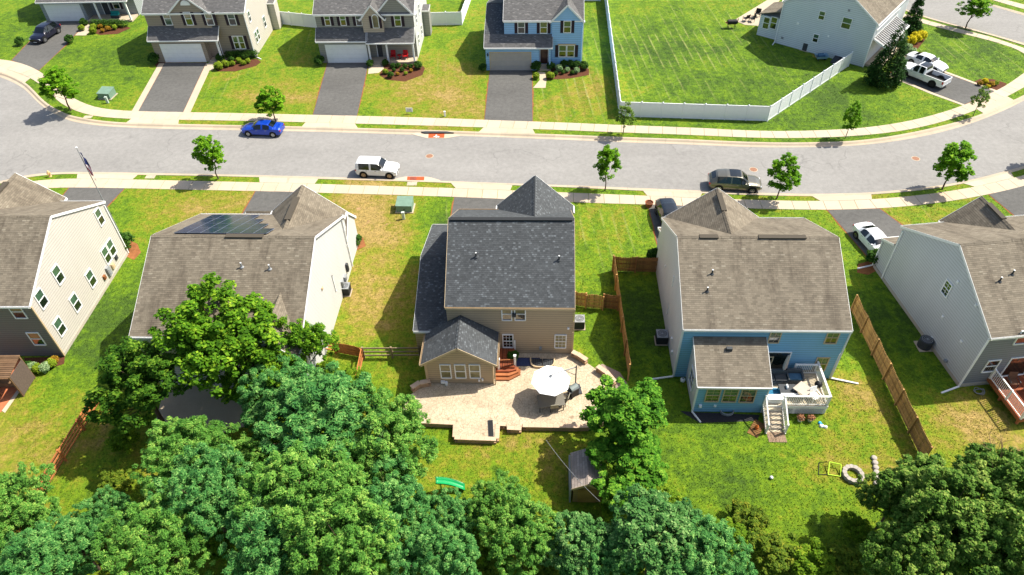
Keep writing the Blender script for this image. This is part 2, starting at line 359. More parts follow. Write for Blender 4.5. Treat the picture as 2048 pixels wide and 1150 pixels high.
S2 = [(-300, 462), (-120, 410), (0, 375.4), (22, 370.5), (58.6, 363.6), (88, 359.3), (155, 356.6), (263.7, 359), (426.5, 362.8), (520, 365), (629.6, 367.8), (743, 371.4), (860, 375), (910, 376.6), (1018.7, 380.6), (1130, 385.2), (1208, 388.2), (1297, 391.8), (1400, 396.6), (1546.5, 401.2), (1640, 402.4), (1690, 401.3), (1744.7, 398.8), (1814.8, 393.2), (1877.7, 385.8), (1947.7, 374.6), (2028.6, 355.4), (2048, 350.4), (2150, 318), (2300, 262)]
W2 = [(-300, 484), (-120, 429), (0, 391), (40, 382.5), (88, 376.6), (139, 375.2), (249, 376.8), (426.5, 380.8), (511.4, 382.6), (653.7, 386.4), (750, 389), (860, 392.4), (909, 394.4), (1018.7, 398.8), (1149, 405), (1237, 408), (1296, 409.4), (1372, 412.2), (1495, 417), (1546.5, 418.6), (1649, 420.2), (1690, 419.4), (1759, 417.2), (1823.8, 412.2), (1895.6, 403.6), (1967.5, 391.6), (2048, 373), (2150, 341), (2300, 285)]
def curve(pts, n=None, step=None):
    P = np.array([[*G(px, py)][:2] for px, py in pts])
    for _ in range(2):                                   # corner cutting for smooth kerb lines
        Q = np.empty((2*len(P)-2, 2)); Q[0::2] = P[:-1]*.75+P[1:]*.25; Q[1::2] = P[:-1]*.25+P[1:]*.75
        P = np.vstack([P[:1], Q, P[-1:]])
    s_ = np.concatenate([[0], np.cumsum(np.linalg.norm(np.diff(P, axis=0), axis=1))])
    m = n or max(2, int(s_[-1]/step)+1)
    t = np.linspace(0, s_[-1], m)
    return np.stack([np.interp(t, s_, P[:, 0]), np.interp(t, s_, P[:, 1])], 1)
cR1, cK1, cS1, cW1 = [curve(p, step=.25) for p in (R1, K1, S1, W1)]
cR2, cK2, cS2, cW2 = [curve(p, step=.25) for p in (R2, K2, S2, W2)]
def near(cv, p): return cv[np.argmin(((cv-np.array(p)[None])**2).sum(1))]

# the base sheet, to the horizon
mb = MB(); mb.add([(-1500, -900, -.17), (1500, -900, -.17), (1500, 2200, -.17), (-1500, 2200, -.17)], [(0, 1, 2, 3)])
gr = struct(mb.build('ground', M_grass))
DRY = [(770, 450, 5.5, .40), (740, 600, 5, .42), (700, 420, 4, .3), (850, 170, 7, .34), (1190, 170, 5, .34), (1120, 220, 4, .25), (1960, 880, 5, .42), (60, 870, 6, .35), (1060, 905, 4, .25),
       (1580, 930, 7, .05), (1680, 920, 4, .2), (470, 190, 6, .1), (600, 190, 5, .28), (930, 200, 4, .25), (880, 430, 3.0, -.5), (900, 480, 3, -.35), (1320, 120, 13, -.22), (1650, 200, 9, -.32), (1960, 90, 12, -.28),
       (180, 140, 9, -.22), (40, 60, 10, -.2), (230, 600, 4, -.35), (200, 700, 4, -.25), (1400, 900, 6, -.2), (1230, 470, 3, .0), (1150, 650, 3, -.1), (1620, 1000, 7, -.12), (1800, 640, 7, -.3), (1300, 640, 4, -.45),
       (350, 410, 6, .14), (450, 410, 4, .22), (130, 760, 4, -.2), (900, 255, 5, .18), (1420, 240, 8, -.12), (760, 365, 4, .3), (1760, 430, 4, .2), (1700, 780, 2.2, .35), (1180, 430, 4, .05), (1330, 60, 10, -.1)]
STRIPE = [(1190, 470, 4.5, .8), (1150, 190, 6, .75), (1300, 110, 13, .7), (1450, 60, 12, .6), (890, 430, 3, .5), (1960, 100, 11, .6), (420, 170, 5, .5), (650, 60, 8, .5), (880, 130, 5, .35), (60, 860, 4, .2), (1850, 440, 4, .6)]
def field(P, spec):
    v = np.zeros(len(P))
    for px, py, r, a in spec:
        g = G(px, py); v += a*np.exp(-((P[:, 0]-g.x)**2+(P[:, 1]-g.y)**2)/(r*r))
    return v
def lawn(cv, far, nr, sgn):
    cv = cv[::3]; n = len(cv)
    t = np.linspace(0, 1, nr)**2.2
    X = cv[:, 0][None]+t[:, None]*0; Y = cv[:, 1][None]*(1-t[:, None])+far*t[:, None]
    P = np.stack([X.ravel(), Y.ravel(), np.zeros(n*nr)], 1)
    P[:, 0] *= (1+np.repeat(t, n)*(3 if sgn > 0 else .6))
    i = np.arange(n-1)[None]+n*np.arange(nr-1)[:, None]
    q = np.stack([i, i+1, i+n+1, i+n], -1).reshape(-1, 4)
    if sgn < 0: q = q[:, ::-1]
    # turned-down edge behind the kerb
    b = len(P); ed = np.column_stack([cv, np.full(n, -.15)]); P2 = np.vstack([P, ed])
    e = np.arange(n-1); eq = np.stack([b+e, b+e+1, e+1, e], 1)
    me = bpy.data.meshes.new('lawn'); me.from_pydata(P2.tolist(), [], q.tolist()+eq.tolist())
    for nm, sp in (('dry', DRY), ('stripe', STRIPE)):
        a = me.attributes.new(nm, 'FLOAT', 'POINT'); a.data.foreach_set('value', np.clip(field(P2, sp), -1, 1).astype(np.float32))
    me.materials.append(M_grass); return struct(obj('lawn', me))
lawn(cK2, -40, 130, -1)
lawn(cK1, 420, 150, 1)
# road surface
n = 160
a_, b_ = curve(R1, n=n), curve(R2, n=n)
mb = MB(); mb.add([(x, y, -.12) for x, y in b_]+[(x, y, -.12) for x, y in a_[::-1]], [tuple(range(2*n))])
road = struct(mb.build('road', M_road))
# kerbs in cast lengths, pan and upstand
def kerb(cr, ck, name, zl=-.115, zt=.035, seg=12):
    root = struct(thing(name, 'concrete kerb and gutter', 'kerb')); del root['category']; del root['label']
    k = ck; m = len(k)
    for i in range(0, m-2, seg):
        idx = list(range(i, min(i+seg, m-1)+1, 3))
        if idx[-1] != min(i+seg, m-1): idx.append(min(i+seg, m-1))
        mb = MB(); vv = []
        for j in idx:
            kb = k[j]; ra = near(cr, kb); d = kb-ra; L = max(np.linalg.norm(d), .3); d = d/L
            # gap at segment ends
            tn = k[min(j+1, m-1)]-k[max(j-1, 0)]; tn = tn/(np.linalg.norm(tn)+1e-6)
            off = tn*(.006 if j == idx[0] else -.006 if j == idx[-1] else 0)
            for f, z in ((0, zl-.03), (0, zl), (L-.42, zl+.008), (L-.24, zt-.012), (L-.19, zt), (L+.005, zt), (L+.005, zl-.03)):
                q = ra+d*f+off; vv.append((q[0], q[1], z))
        npr = 7; ff = []
        for a in range(len(idx)-1):
            for b in range(npr-1): ff.append((a*npr+b, (a+1)*npr+b, (a+1)*npr+b+1, a*npr+b+1))
        ff += [tuple(range(npr)), tuple(range((len(idx)-1)*npr, len(idx)*npr))[::-1]]
        mb.add(vv, ff)
        bm_o = mb.build('kerb_stone', M_conc2, root)
        me = bm_o.data; bm = bmesh.new(); bm.from_mesh(me); bmesh.ops.recalc_face_normals(bm, faces=bm.faces); bm.to_mesh(me); bm.free()
    return root
kerb(cR1, cK1, 'kerb'); kerb(cR2, cK2, 'kerb')
# footpath slabs
def footpath(cs, cw, name, slab=1.5, z=.03, zb=-.05, mt=None):
    root = bpy.data.objects.new(name, None); C.objects.link(root); struct(root)
    st = int(slab/.25); i = 0; m = len(cs)
    while i+st < m:
        a, b = cs[i], cs[i+st]; c_, d = near(cw, a), near(cw, b)
        jit = random.uniform(-.006, .006)
        q = [np.array(p) for p in (a, b, d, c_)]; ctr = sum(q)/4
        q = [p+(ctr-p)/np.linalg.norm(ctr-p)*.026 for p in q]
        MB().prism([tuple(p) for p in q], zb, z+jit).build('slab', mt or M_conc, root)
        i += st
    return root
footpath(cS1, cW1, 'sidewalk'); footpath(cS2, cW2, 'sidewalk')
# driveway aprons crossing the verge
apr = bpy.data.objects.new('driveway_apron', None); C.objects.link(apr); struct(apr)
def apron(cs, ck, sx0, kx0, sx1, kx1, yy, nseg=2):
    """px columns on footpath edge and kerb edge"""
    A0, A1, B0, B1 = [Vector((*near(cv, G(px, y_)[:2]), 0)) for cv, px, y_ in ((cs, sx0, yy[0]), (cs, sx1, yy[1]), (ck, kx0, yy[2]), (ck, kx1, yy[3]))]
    bk = [tuple(near(cs, A0.lerp(A1, t)[:2])) for t in np.linspace(0, 1, 9)]+[tuple(near(ck, B0.lerp(B1, t)[:2])) for t in np.linspace(1, 0, 9)]
    MB().prism(bk, -.06, .026).build('apron_bed', M_conc2, apr)
    for k in range(nseg):
        t0, t1 = k/nseg, (k+1)/nseg; g = .003
        P = []
        for (t, u) in ((t0+g, 0), (t1-g, 0), (t1-g, 1), (t0+g, 1)):
            cv = cs if u == 0 else ck; p = (A0.lerp(A1, t) if u == 0 else B0.lerp(B1, t)); q = near(cv, p[:2]); P.append((q[0], q[1]))
        # follow the curve with a mid point
        MB().prism(P, -.05, .033+.002*k).build('slab', M_conc, apr)
apron(cS1, cK1, -80, -80, 61, 51, (110, 156, 118, 165), 3)
apron(cS1, cK1, 261, 253, 357, 357, (238, 240, 246, 248.4))
apron(cS1, cK1, 613, 604, 711, 715, (245, 247.5, 253, 256.4))
apron(cS1, cK1, 967, 960, 1064, 1068, (255, 258, 264, 267.6))
apron(cS1, cK1, 1956, 1968, 2016, 2028, (219, 193, 227, 200))
apron(cS2, cK2, 155, 155, 264, 275, (356.6, 359, 348, 350))
apron(cS2, cK2, 520, 520, 630, 637, (365, 368, 355, 358))
apron(cS2, cK2, 910, 904, 1019, 1026, (376.6, 380.6, 366, 371))
apron(cS2, cK2, 1297, 1287, 1396, 1407, (392, 396.4, 382, 387))
apron(cS2, cK2, 1640, 1624, 1744, 1744, (402.4, 398.8, 393, 389), 3)
apron(cS2, cK2, 1948, 1928, 2028, 2021, (374.6, 355.4, 367.8, 345.6), 3)
EXCL = []
def sheet(name, pts, z, mt, parent=None, zb=None):
    P = [tuple(G(*p))[:2] for p in pts]; EXCL.append(np.array(P))
    mb = MB().prism(P, zb if zb is not None else -.03, z)
    o = mb.build(name, mt, parent)
    return o if parent else struct(o)
DRV = [[(23.5, 120.6), (78, 141), (133, 88.7), (176, 40), (100, 41), (47, 96)],
       [(277, 223), (366, 224.3), (412, 126), (330, 126)], [(626, 230), (714, 231.6), (737, 126), (655, 126)],
       [(969, 239.8), (1065, 243.2), (1064, 139), (980, 139)], [(1929, 209), (1989, 183), (1886, 145), (1800, 112), (1780, 150), (1863, 184)],
       [(139, 375.3), (249, 376.9), (149, 480), (55, 480)], [(511.4, 382.7), (627, 385.8), (600, 480), (455, 480)],
       [(909, 394.5), (1018.7, 399), (1016, 470), (897, 470)], [(1296, 409.5), (1400, 413.3), (1420, 500), (1318, 505), (1308, 455)],
       [(1655, 420.4), (1759, 417.4), (1830, 470), (1850, 510), (1745, 525)], [(1978, 389.4), (2080, 363), (2150, 430), (2040, 440)]]
for d in DRV:
    sheet('driveway', d, .022, M_drive)
    P = np.array([tuple(G(*p))[:2] for p in d]); c_ = P.mean(0); rg = np.random.default_rng(len(EXCL)); Q = []
    for a, b in zip(P, np.roll(P, -1, 0)):                      # worn soil along the edges, ragged
        for t in np.arange(0, 1, .6/max(np.linalg.norm(b-a), .6)):
            q = a+(b-a)*t; e = q-c_; Q.append(tuple(q+e/np.linalg.norm(e)*(.06+.16*rg.random())))
    struct(MB().prism(Q, -.03, .010).build('soil_edge', M_soil))
for d in ([(263.7, 222.5), (276.4, 222.9), (329, 126.5), (318, 127)], [(366.8, 224.4), (381, 224.6), (424, 130), (412.6, 126.5)],
          [(1929.3, 209.4), (1863, 184.5), (1780, 150.5), (1778, 153), (1861, 188), (1925, 211)], [(1989.4, 182.8), (1886.4, 144.4), (1801, 111.5), (1802, 108.5), (1889, 142), (1993, 181)]):
    sheet('concrete_strip', d, .028, M_conc)
# corner road at the top right
mb = MB(); P = [G(*p) for p in ((1700, -25), (1837, 28.5), (1884, 42.5), (1933, 55), (1975, 65.5), (2048, 86), (2200, 135), (2400, 130), (2048, 31), (1988.7, 13.5), (1900, -12), (1760, -50))]
mb.prism([(p.x, p.y) for p in P], -.02, .006); struct(mb.build('road', M_road))
sA = curve([(1680, -12), (1837, 36.3), (1884, 49), (1933, 61.5), (1990, 76), (2048, 96.5), (2120, 122)], step=.25); sB = curve([(1670, -5), (1837, 44.5), (1880, 56), (1933, 69.4), (1990, 84), (2030, 97), (2048, 108), (2110, 140)], step=.25)
kA = curve([(1700, -25), (1837, 28.5), (1884, 42.5), (1933, 55), (1975, 65.5), (2048, 86), (2120, 108)], step=.25); kB = curve([(1694, -22), (1837, 32), (1884, 45.5), (1933, 58), (1975, 69), (2048, 91), (2120, 113)], step=.25)
footpath(sA, sB, 'sidewalk', 1.5, .03); kerb(kA, kB, 'kerb', .012, .06)
kC = curve([(1900, -12), (1988.7, 13.5), (2048, 31), (2140, 57)], step=.25); kD = curve([(1903, -15), (1990, 11), (2050, 27.5), (2142, 53)], step=.25); kerb(kC, kD, 'kerb', .012, .06)
footpath(curve([(1900, -27), (1992, 3), (2052, 19.5), (2142, 46)], step=.25), curve([(1903, -35), (1995, -4), (2056, 11), (2146, 38)], step=.25), 'sidewalk')

# ------------------------------------------------------------------ houses
class House:
    def __init__(s, name, label, org, deg):
        s.o = Vector((org[0], org[1], 0)); s.a = R(deg); s.e = thing(name, label, 'house', s.o, s.a)
        s.X = np.array([math.cos(s.a), math.sin(s.a)]); s.Y = np.array([-math.sin(s.a), math.cos(s.a)])
    def hy(s, px, py, y):                      # spot on the wall plane local y
        d = ray(px, py); o = -np.array(s.o[:2]); t = (y-o @ s.Y)/(d[:2] @ s.Y); P = o+d[:2]*t
        return P @ s.X, CAMH+d[2]*t
    def hx(s, px, py, x):
        d = ray(px, py); o = -np.array(s.o[:2]); t = (x-o @ s.X)/(d[:2] @ s.X); P = o+d[:2]*t
        return P @ s.Y, CAMH+d[2]*t
    def L(s, px, py, z):
        g = np.array(G(px, py, z)[:2])-np.array(s.o[:2]); return Vector((g @ s.X, g @ s.Y, z))
    def W(s, x, y, z=0): p = np.array(s.o[:2])+s.X*x+s.Y*y; return Vector((p[0], p[1], z))
RT = .14
def gable(H, x0, x1, y0, y1, ze, zr, axis, wallm, roofm, trimm, zb=-.1, oe=.12, orr=.08, cap=True, wall=True, rx=None, gut=True, front=None, rake=(1, 1), eaves=(1, 1)):
    """block with a ridge along axis; rx = ridge position across; walls, two roof planes, fascia, gutters"""
    P = H.e
    if axis == 'x': a0, a1, b0, b1 = x0, x1, y0, y1; T = lambda a, b, z: (a, b, z)
    else: a0, a1, b0, b1 = y0, y1, x0, x1; T = lambda a, b, z: (b, a, z)
    bm_ = (b0+b1)/2 if rx is None else rx
    if wall:
        mb = MB(); mb.add([T(a, b, z) for a in (a0, a1) for b, z in ((b0, zb), (b1, zb), (b1, ze), (bm_, zr), (b0, ze))],
                          [(0, 1, 2, 3, 4), (9, 8, 7, 6, 5), (0, 5, 6, 1), (1, 6, 7, 2), (4, 9, 5, 0), (2, 7, 8, 3), (3, 8, 9, 4)])
        o = mb.build('wall', wallm, P); fixn(o)
    A0, A1 = a0-orr*rake[0], a1+orr*rake[1]
    rf = MB(); fa = MB()
    for k, (be, s_) in enumerate(((b0, -1), (b1, 1))):
        m = (zr-ze)/abs(bm_-be); bo = be+s_*oe; zo = ze-m*oe
        q = [T(A0, bo, zo+RT), T(A1, bo, zo+RT), T(A1, bm_, zr+RT), T(A0, bm_, zr+RT)]
        flip = (axis == 'x') == (s_ > 0)
        if flip: q = [q[1], q[0], q[3], q[2]]
        rf.slab(q, RT)
        if eaves[k]:
            z1 = zo+.02
            xs = sorted((bo-s_*.03, bo+s_*.012))
            bxa(fa, T, A0+.01, A1-.01, xs[0], xs[1], z1-.16, z1+.1)
            if gut:
                ys = sorted((bo+s_*.014, bo+s_*.12)); gu = MB()
                bxa(gu, T, A0+.02, A1-.02, ys[0], ys[0]+.012 if s_ < 0 else ys[0]+.012, z1-.03, z1+.10)
                bxa(gu, T, A0+.02, A1-.02, ys[1]-.012, ys[1], z1-.03, z1+.10)
                bxa(gu, T, A0+.02, A1-.02, ys[0], ys[1], z1-.05, z1-.03)
                gu.build('gutter', trimm, P)
        for e_, (A, d_) in enumerate(((A0, -1), (A1, 1))):        # rake boards
            if rake[e_]:
                p, q2 = Vector(T(A+d_*.012, bo, zo+.03)), Vector(T(A+d_*.012, bm_-s_*.0, zr+.03))
                fa.bar(p, q2, .03, .19)
    ro = rf.build('roof', roofm, P)
    fo = fa.build('fascia', trimm, P)
    if cap:
        mb = MB(); mm = [(zr-ze)/abs(bm_-b0), (zr-ze)/abs(b1-bm_)]; wc = .16
        nseg = max(1, int((A1-A0)/.35)); L = (A1-A0)/nseg
        for k in range(nseg):
            h = .012+.012*(k % 2)
            for s_, m in ((-1, mm[0]), (1, mm[1])):
                q = [T(A0+k*L, bm_+s_*wc, zr+RT-m*wc+h), T(A0+(k+1)*L, bm_+s_*wc, zr+RT-m*wc+h), T(A0+(k+1)*L, bm_, zr+RT+h), T(A0+k*L, bm_, zr+RT+h)]
                if (axis == 'x') == (s_ > 0): q = [q[1], q[0], q[3], q[2]]
                mb.slab(q, .03)
        mb.build('ridge_cap', roofm, ro)
    return ro
def bxa(mb, T, a0, a1, b0, b1, z0, z1):
    p, q = T(a0, b0, z0), T(a1, b1, z1)
    mb.box(min(p[0], q[0]), max(p[0], q[0]), min(p[1], q[1]), max(p[1], q[1]), z0, z1)
def fixn(o):
    bm = bmesh.new(); bm.from_mesh(o.data); bmesh.ops.recalc_face_normals(bm, faces=bm.faces); bm.to_mesh(o.data); bm.free()
def shed(H, x0, x1, y0, y1, z0, z1, roofm, trimm, t=.12, ox=.12, oy=.2, wallm=None, zb=-.1, up='y'):
    """lean-to: low edge at y0 height z0, high edge y1 height z1 (butts a wall)"""
    m = (z1-z0)/(y1-y0); s_ = 1 if y1 > y0 else -1
    lo = y0-s_*oy; zl = z0-abs(m)*oy
    q = [(x0-ox, lo, zl+t), (x1+ox, lo, zl+t), (x1+ox, y1, z1+t), (x0-ox, y1, z1+t)]
    if s_ < 0: q = [q[1], q[0], q[3], q[2]]
    ro = MB().slab(q, t).build('roof', roofm, H.e)
    fa = MB(); ya = sorted((lo-s_*.014, lo-s_*.1))
    fa.box(x0-ox+.01, x1+ox-.01, ya[0], ya[1], zl-.05, zl+.1)
    for xx in (x0-ox-.014, x1+ox+.014): fa.bar((xx, lo, zl+.03), (xx, y1, z1+.03), .03, .18)
    fa.build('fascia', trimm, H.e)
    if wallm:
        ys = sorted((y0, y1)); zz = {y0: z0, y1: z1}
        mb = MB(); mb.add([(x, y, z) for x in (x0, x1) for y, z in ((ys[0], zb), (ys[1], zb), (ys[1], zz[ys[1]]), (ys[0], zz[ys[0]]))], [(0, 1, 2, 3), (7, 6, 5, 4), (0, 4, 5, 1), (1, 5, 6, 2), (2, 6, 7, 3), (3, 7, 4, 0)])
        o = mb.build('wall', wallm, H.e); fixn(o)
    return ro
def crossgable(H, x0, x1, yb, yf, ze, zp, ye0, yr0, wallm, roofm, trimm, oe=.28, orr=.14, xm=None, zb=-.1):
    """gable facing local +y (or -y when yf < yb) whose roof runs back into the main slope"""
    s_ = 1 if yf > yb else -1; xm = (x0+x1)/2 if xm is None else xm
    mb = MB(); mb.add([(x, y, z) for y in (yb, yf) for x, z in ((x0+.004, zb), (x1-.004, zb), (x1-.004, ze), (xm, zp), (x0+.004, ze))],
                      [(0, 1, 2, 3, 4), (9, 8, 7, 6, 5), (0, 5, 6, 1), (1, 6, 7, 2), (4, 9, 5, 0), (2, 7, 8, 3), (3, 8, 9, 4)])
    fixn(mb.build('wall', wallm, H.e))
    rf = MB(); fa = MB(); yo = yf+s_*orr
    for xe, d in ((x0, -1), (x1, 1)):
        m = (zp-ze)/abs(xm-xe); xo = xe+d*oe; zo = ze-m*oe
        q = [(xo, ye0, zo+RT), (xo, yo, zo+RT), (xm, yo, zp+RT), (xm, yr0, zp+RT)]
        if (d < 0) == (s_ > 0): q = [q[1], q[0], q[3], q[2]]
        rf.slab(q, .12)
        fa.bar((xo, yo+s_*.014, zo+.05), (xm, yo+s_*.014, zp+.05), .03, .2)
        a, b = sorted((ye0, yo)); fa.box(min(xo, xo+d*.1), max(xo, xo+d*.1), a, b, zo-.02, zo+.13)
    ro = rf.build('roof', roofm, H.e); fa.build('fascia', trimm, H.e)
    mb = MB(); a, b = sorted((yr0, yo)); n_ = int((b-a)/.35); L = (b-a)/n_; m = (zp-ze)/abs(xm-x0)
    for k in range(n_):
        h = .012+.012*(k % 2)
        for d in (-1, 1):
            q = [(xm+d*.16, a+k*L, zp+RT-m*.16+h), (xm+d*.16, a+(k+1)*L, zp+RT-m*.16+h), (xm, a+(k+1)*L, zp+RT+h), (xm, a+k*L, zp+RT+h)]
            if d < 0: q = [q[1], q[0], q[3], q[2]]
            mb.slab(q, .03)
    mb.build('ridge_cap', roofm, ro)
    return ro
FACE = {'S': (Vector((1, 0, 0)), Vector((0, -1, 0))), 'N': (Vector((1, 0, 0)), Vector((0, 1, 0))), 'E': (Vector((0, 1, 0)), Vector((1, 0, 0))), 'W': (Vector((0, 1, 0)), Vector((-1, 0, 0)))}
def wbox(mb, face, pos, u0, u1, o0, o1, z0, z1, mi=0):
    ax = pos
    if face == 'S': mb.box(u0, u1, ax-o1, ax-o0, z0, z1, mi)
    elif face == 'N': mb.box(u0, u1, ax+o0, ax+o1, z0, z1, mi)
    elif face == 'E': mb.box(ax+o0, ax+o1, u0, u1, z0, z1, mi)
    else: mb.box(ax-o1, ax-o0, u0, u1, z0, z1, mi)
def window(H, face, pos, u0, u1, z0, z1, grid=0, shut=None, panes=None, trim=None, wd=.075, double=True):
    trim = trim or M_white; panes = panes or (M_paneg, M_pane)
    mb = MB(); e = .07
    wbox(mb, face, pos, u0, u0+wd, 0, e, z0, z1); wbox(mb, face, pos, u1-wd, u1, 0, e, z0, z1)
    wbox(mb, face, pos, u0+wd, u1-wd, 0, e, z1-wd, z1); wbox(mb, face, pos, u0+wd, u1-wd, 0, e+.02, z0, z0+wd)
    zm = (z0+z1)/2
    if double: wbox(mb, face, pos, u0+wd, u1-wd, 0, e-.012, zm-.03, zm+.03)
    w_ = mb.build('window', trim, H.e)
    for (a, b, mt) in (((zm+.03, z1-wd, panes[0]), (z0+wd, zm-.03, panes[1])) if double else ((z0+wd, z1-wd, panes[1]),)):
        p = MB(); wbox(p, face, pos, u0+wd, u1-wd, .004, .025, a, b); p.build('pane', mt, w_)
        if grid:
            g = MB(); cols, rows = grid
            for k in range(1, cols): uu = u0+wd+(u1-u0-2*wd)*k/cols; wbox(g, face, pos, uu-.011, uu+.011, .026, .036, a, b)
            for k in range(1, rows): zz = a+(b-a)*k/rows; wbox(g, face, pos, u0+wd, u1-wd, .026, .034, zz-.011, zz+.011)
            if g.v: g.build('muntin', trim, w_)
    if shut:
        sw = .36
        for a, b in ((u0-sw-.02, u0-.02), (u1+.02, u1+sw+.02)):
            s_ = MB(); wbox(s_, face, pos, a, b, 0, .035, z0, z1)
            k = z0+.06
            while k < z1-.06: wbox(s_, face, pos, a+.05, b-.05, .035, .05, k, k+.05); k += .1
            s_.build('shutter', shut, H.e)
    return w_
def winpx(H, face, pos, x0, y0, x1, y1, **k):
    h = H.hy if face in 'SN' else H.hx
    a = h(x0, y0, pos); b = h(x1, y1, pos)
    return window(H, face, pos, min(a[0], b[0]), max(a[0], b[0]), min(a[1], b[1]), max(a[1], b[1]), **k)
def cornerboard(H, pts, z0, z1, mt, w_=.1):
    for x, y in pts: MB().box(x-w_/2, x+w_/2, y-w_/2, y+w_/2, z0, z1).build('corner_post', mt, H.e)
def downspout(H, x, y, z1, mt, ext=None, r=.045):
    mb = MB().box(x-r, x+r, y-r, y+r, .12, z1)
    if ext: mb.bar((x, y, .12), (x+ext[0], y+ext[1], .05), .11, .09)
    mb.build('downspout', mt, H.e)
def pipes(H, pts, mt=None):
    for x, y, z in pts:
        mb = MB().tube((x, y, z-.25), (x, y, z+.38), .055, n=10); mb.lathe([(.16, -.0), (.075, .1)], 10, (x, y, z))
        mb.build('vent_pipe', mt or M_dkgrey, H.e)
        MB().tube((x, y, z+.38), (x, y, z+.42), .058, n=10).build('vent_cap', M_white, H.e)
def ridgevent(H, a0, a1, y, z, roofm, axis='x', w_=.2):
    if axis == 'x': MB().box(a0, a1, y-w_, y+w_, z-.06, z+.045).build('ridge_vent', roofm, H.e)
    else: MB().box(y-w_, y+w_, a0, a1, z-.06, z+.045).build('ridge_vent', roofm, H.e)
def garage_door(H, face, pos, u0, u1, z0, z1, mt, trim):
    root = MB(); t = .1
    wbox(root, face, pos, u0-t, u0, 0, .05, z0, z1+t); wbox(root, face, pos, u1, u1+t, 0, .05, z0, z1+t); wbox(root, face, pos, u0, u1, 0, .05, z1, z1+t)
    g = root.build('garage_door', trim, H.e)
    for k in range(4):
        a = z0+(z1-z0)*k/4; b = z0+(z1-z0)*(k+1)/4-.015
        p = MB(); wbox(p, face, pos, u0, u1, .004, .025, a, b)
        for j in range(8):
            c0 = u0+(u1-u0)*j/8+.07; c1 = u0+(u1-u0)*(j+1)/8-.07
            wbox(p, face, pos, c0, c1, .025, .04, a+.1, b-.1)
        p.build('door_panel', mt, g)
def door(H, face, pos, u0, u1, z0, z1, mt, trim):
    mb = MB(); t = .09
    wbox(mb, face, pos, u0-t, u0, 0, .05, z0, z1+t); wbox(mb, face, pos, u1, u1+t, 0, .05, z0, z1+t); wbox(mb, face, pos, u0, u1, 0, .05, z1, z1+t)
    f = mb.build('door_frame', trim, H.e)
    p = MB(); wbox(p, face, pos, u0, u1, .004, .03, z0, z1); zz = z0+.2
    for (a, b) in ((.12, .42), (.5, .9)):
        for (c0, c1) in ((.12, .46), (.54, .88)): wbox(p, face, pos, u0+(u1-u0)*c0, u0+(u1-u0)*c1, .03, .045, z0+(z1-z0)*a, z0+(z1-z0)*b)
    p.build('door', mt, f)
    k = MB(); wbox(k, face, pos, u1-.14, u1-.09, .03, .09, z0+.95, z0+1.0); k.build('door_handle', M_chrome, f)
def wallbits(H, face, pos, items):
    """small fittings: (u, z, w, h, depth, material, name)"""
    for u, z, w_, h, d, mt, nm in items:
        mb = MB(); wbox(mb, face, pos, u-w_/2, u+w_/2, 0, d, z-h/2, z+h/2)
        wbox(mb, face, pos, u-w_*.3, u+w_*.3, d, d+.03, z-h*.3, z+h*.3); mb.build(nm, mt, H.e)
def well(H, x, y, r, mt):
    mb = MB(); n_ = 14; vv = []
    for k in range(n_+1):
        a = math.pi*k/n_
        for rr, z in ((r, 0.0), (r, .22), (r-.07, .22), (r-.07, 0.0)): vv.append((x+rr*math.cos(a), y-rr*.75*math.sin(a), z))
    mb.add(vv, [(4*k+i, 4*k+4+i, 4*k+4+(i+1) % 4, 4*k+(i+1) % 4) for k in range(n_) for i in range(4)])
    mb.build('window_well', mt, H.e)

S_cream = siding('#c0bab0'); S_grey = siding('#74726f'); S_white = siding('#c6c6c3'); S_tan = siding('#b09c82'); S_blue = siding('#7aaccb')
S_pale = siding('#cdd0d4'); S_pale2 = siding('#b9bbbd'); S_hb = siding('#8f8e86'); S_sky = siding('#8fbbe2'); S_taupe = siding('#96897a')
M_door = paint('door', '#3a1f22', .3); M_shut = plain('#2c1f2b', .6, .15, 4); M_found = concrete('#a9a398')
PANB = (M_paneb, M_paneb)

# --- tan house with charcoal roof, in the middle
H3 = House('house', 'tan sided house with charcoal shingle roof beside the paved patio', (4.43, 36.21), -3.0)
gable(H3, -9.3, 0, .12, 11.4, 5.5, 9.0, 'x', S_tan, M_darkroof, M_tantrim, oe=.14, orr=.05)
ridgevent(H3, -9.2, -.1, 5.7, 9.12, M_darkroof, w_=.17)
crossgable(H3, -5.85, .02, 11.3, 12.2, 5.5, 8.3, 11.4, 6.9, S_tan, M_darkroof, M_trim)
gable(H3, -11.85, -9.31, .1, 12.5, 2.95, 4.85, 'x', S_tan, M_darkroof, M_trim, oe=.15, orr=.08, rake=(1, 0))
gable(H3, -10.7, -5.85, -2.92, .1, 2.85, 4.45, 'y', S_tan, M_darkroof, M_tantrim, oe=.32, orr=.22, rake=(1, 0))
for x0, x1 in ((300, 400), (413, 512), (525, 622)):
    winpx(H3, 'S', -2.92, 800+x0/3.833, 580+568/3.833, 800+x1/3.833, 580+674/3.833, panes=PANB, trim=M_white)
for x0, x1 in ((775, 862), (875, 966)): winpx(H3, 'S', .12, 800+x0/3.833, 580+132/3.833, 800+x1/3.833, 580+232/3.833, panes=(M_paneb, M_pane))
winpx(H3, 'S', .12, 800+783/3.833, 580+337/3.833, 800+872/3.833, 580+440/3.833, grid=(3, 2), panes=(M_pane, M_pane))
winpx(H3, 'S', .12, 800+1185/3.833, 580+340/3.833, 800+1274/3.833, 580+443/3.833, grid=(3, 2), panes=PANB)
cornerboard(H3, [(-.02, .14), (-9.28, .14), (-10.68, -2.9), (-5.87, -2.9)], 0, 2.8, M_tantrim, .09)
downspout(H3, -10.75, -2.98, 2.7, M_tantrim); downspout(H3, -5.72, -2.98, 2.6, M_tantrim); downspout(H3, .05, .05, 5.3, M_tantrim, None, .035)
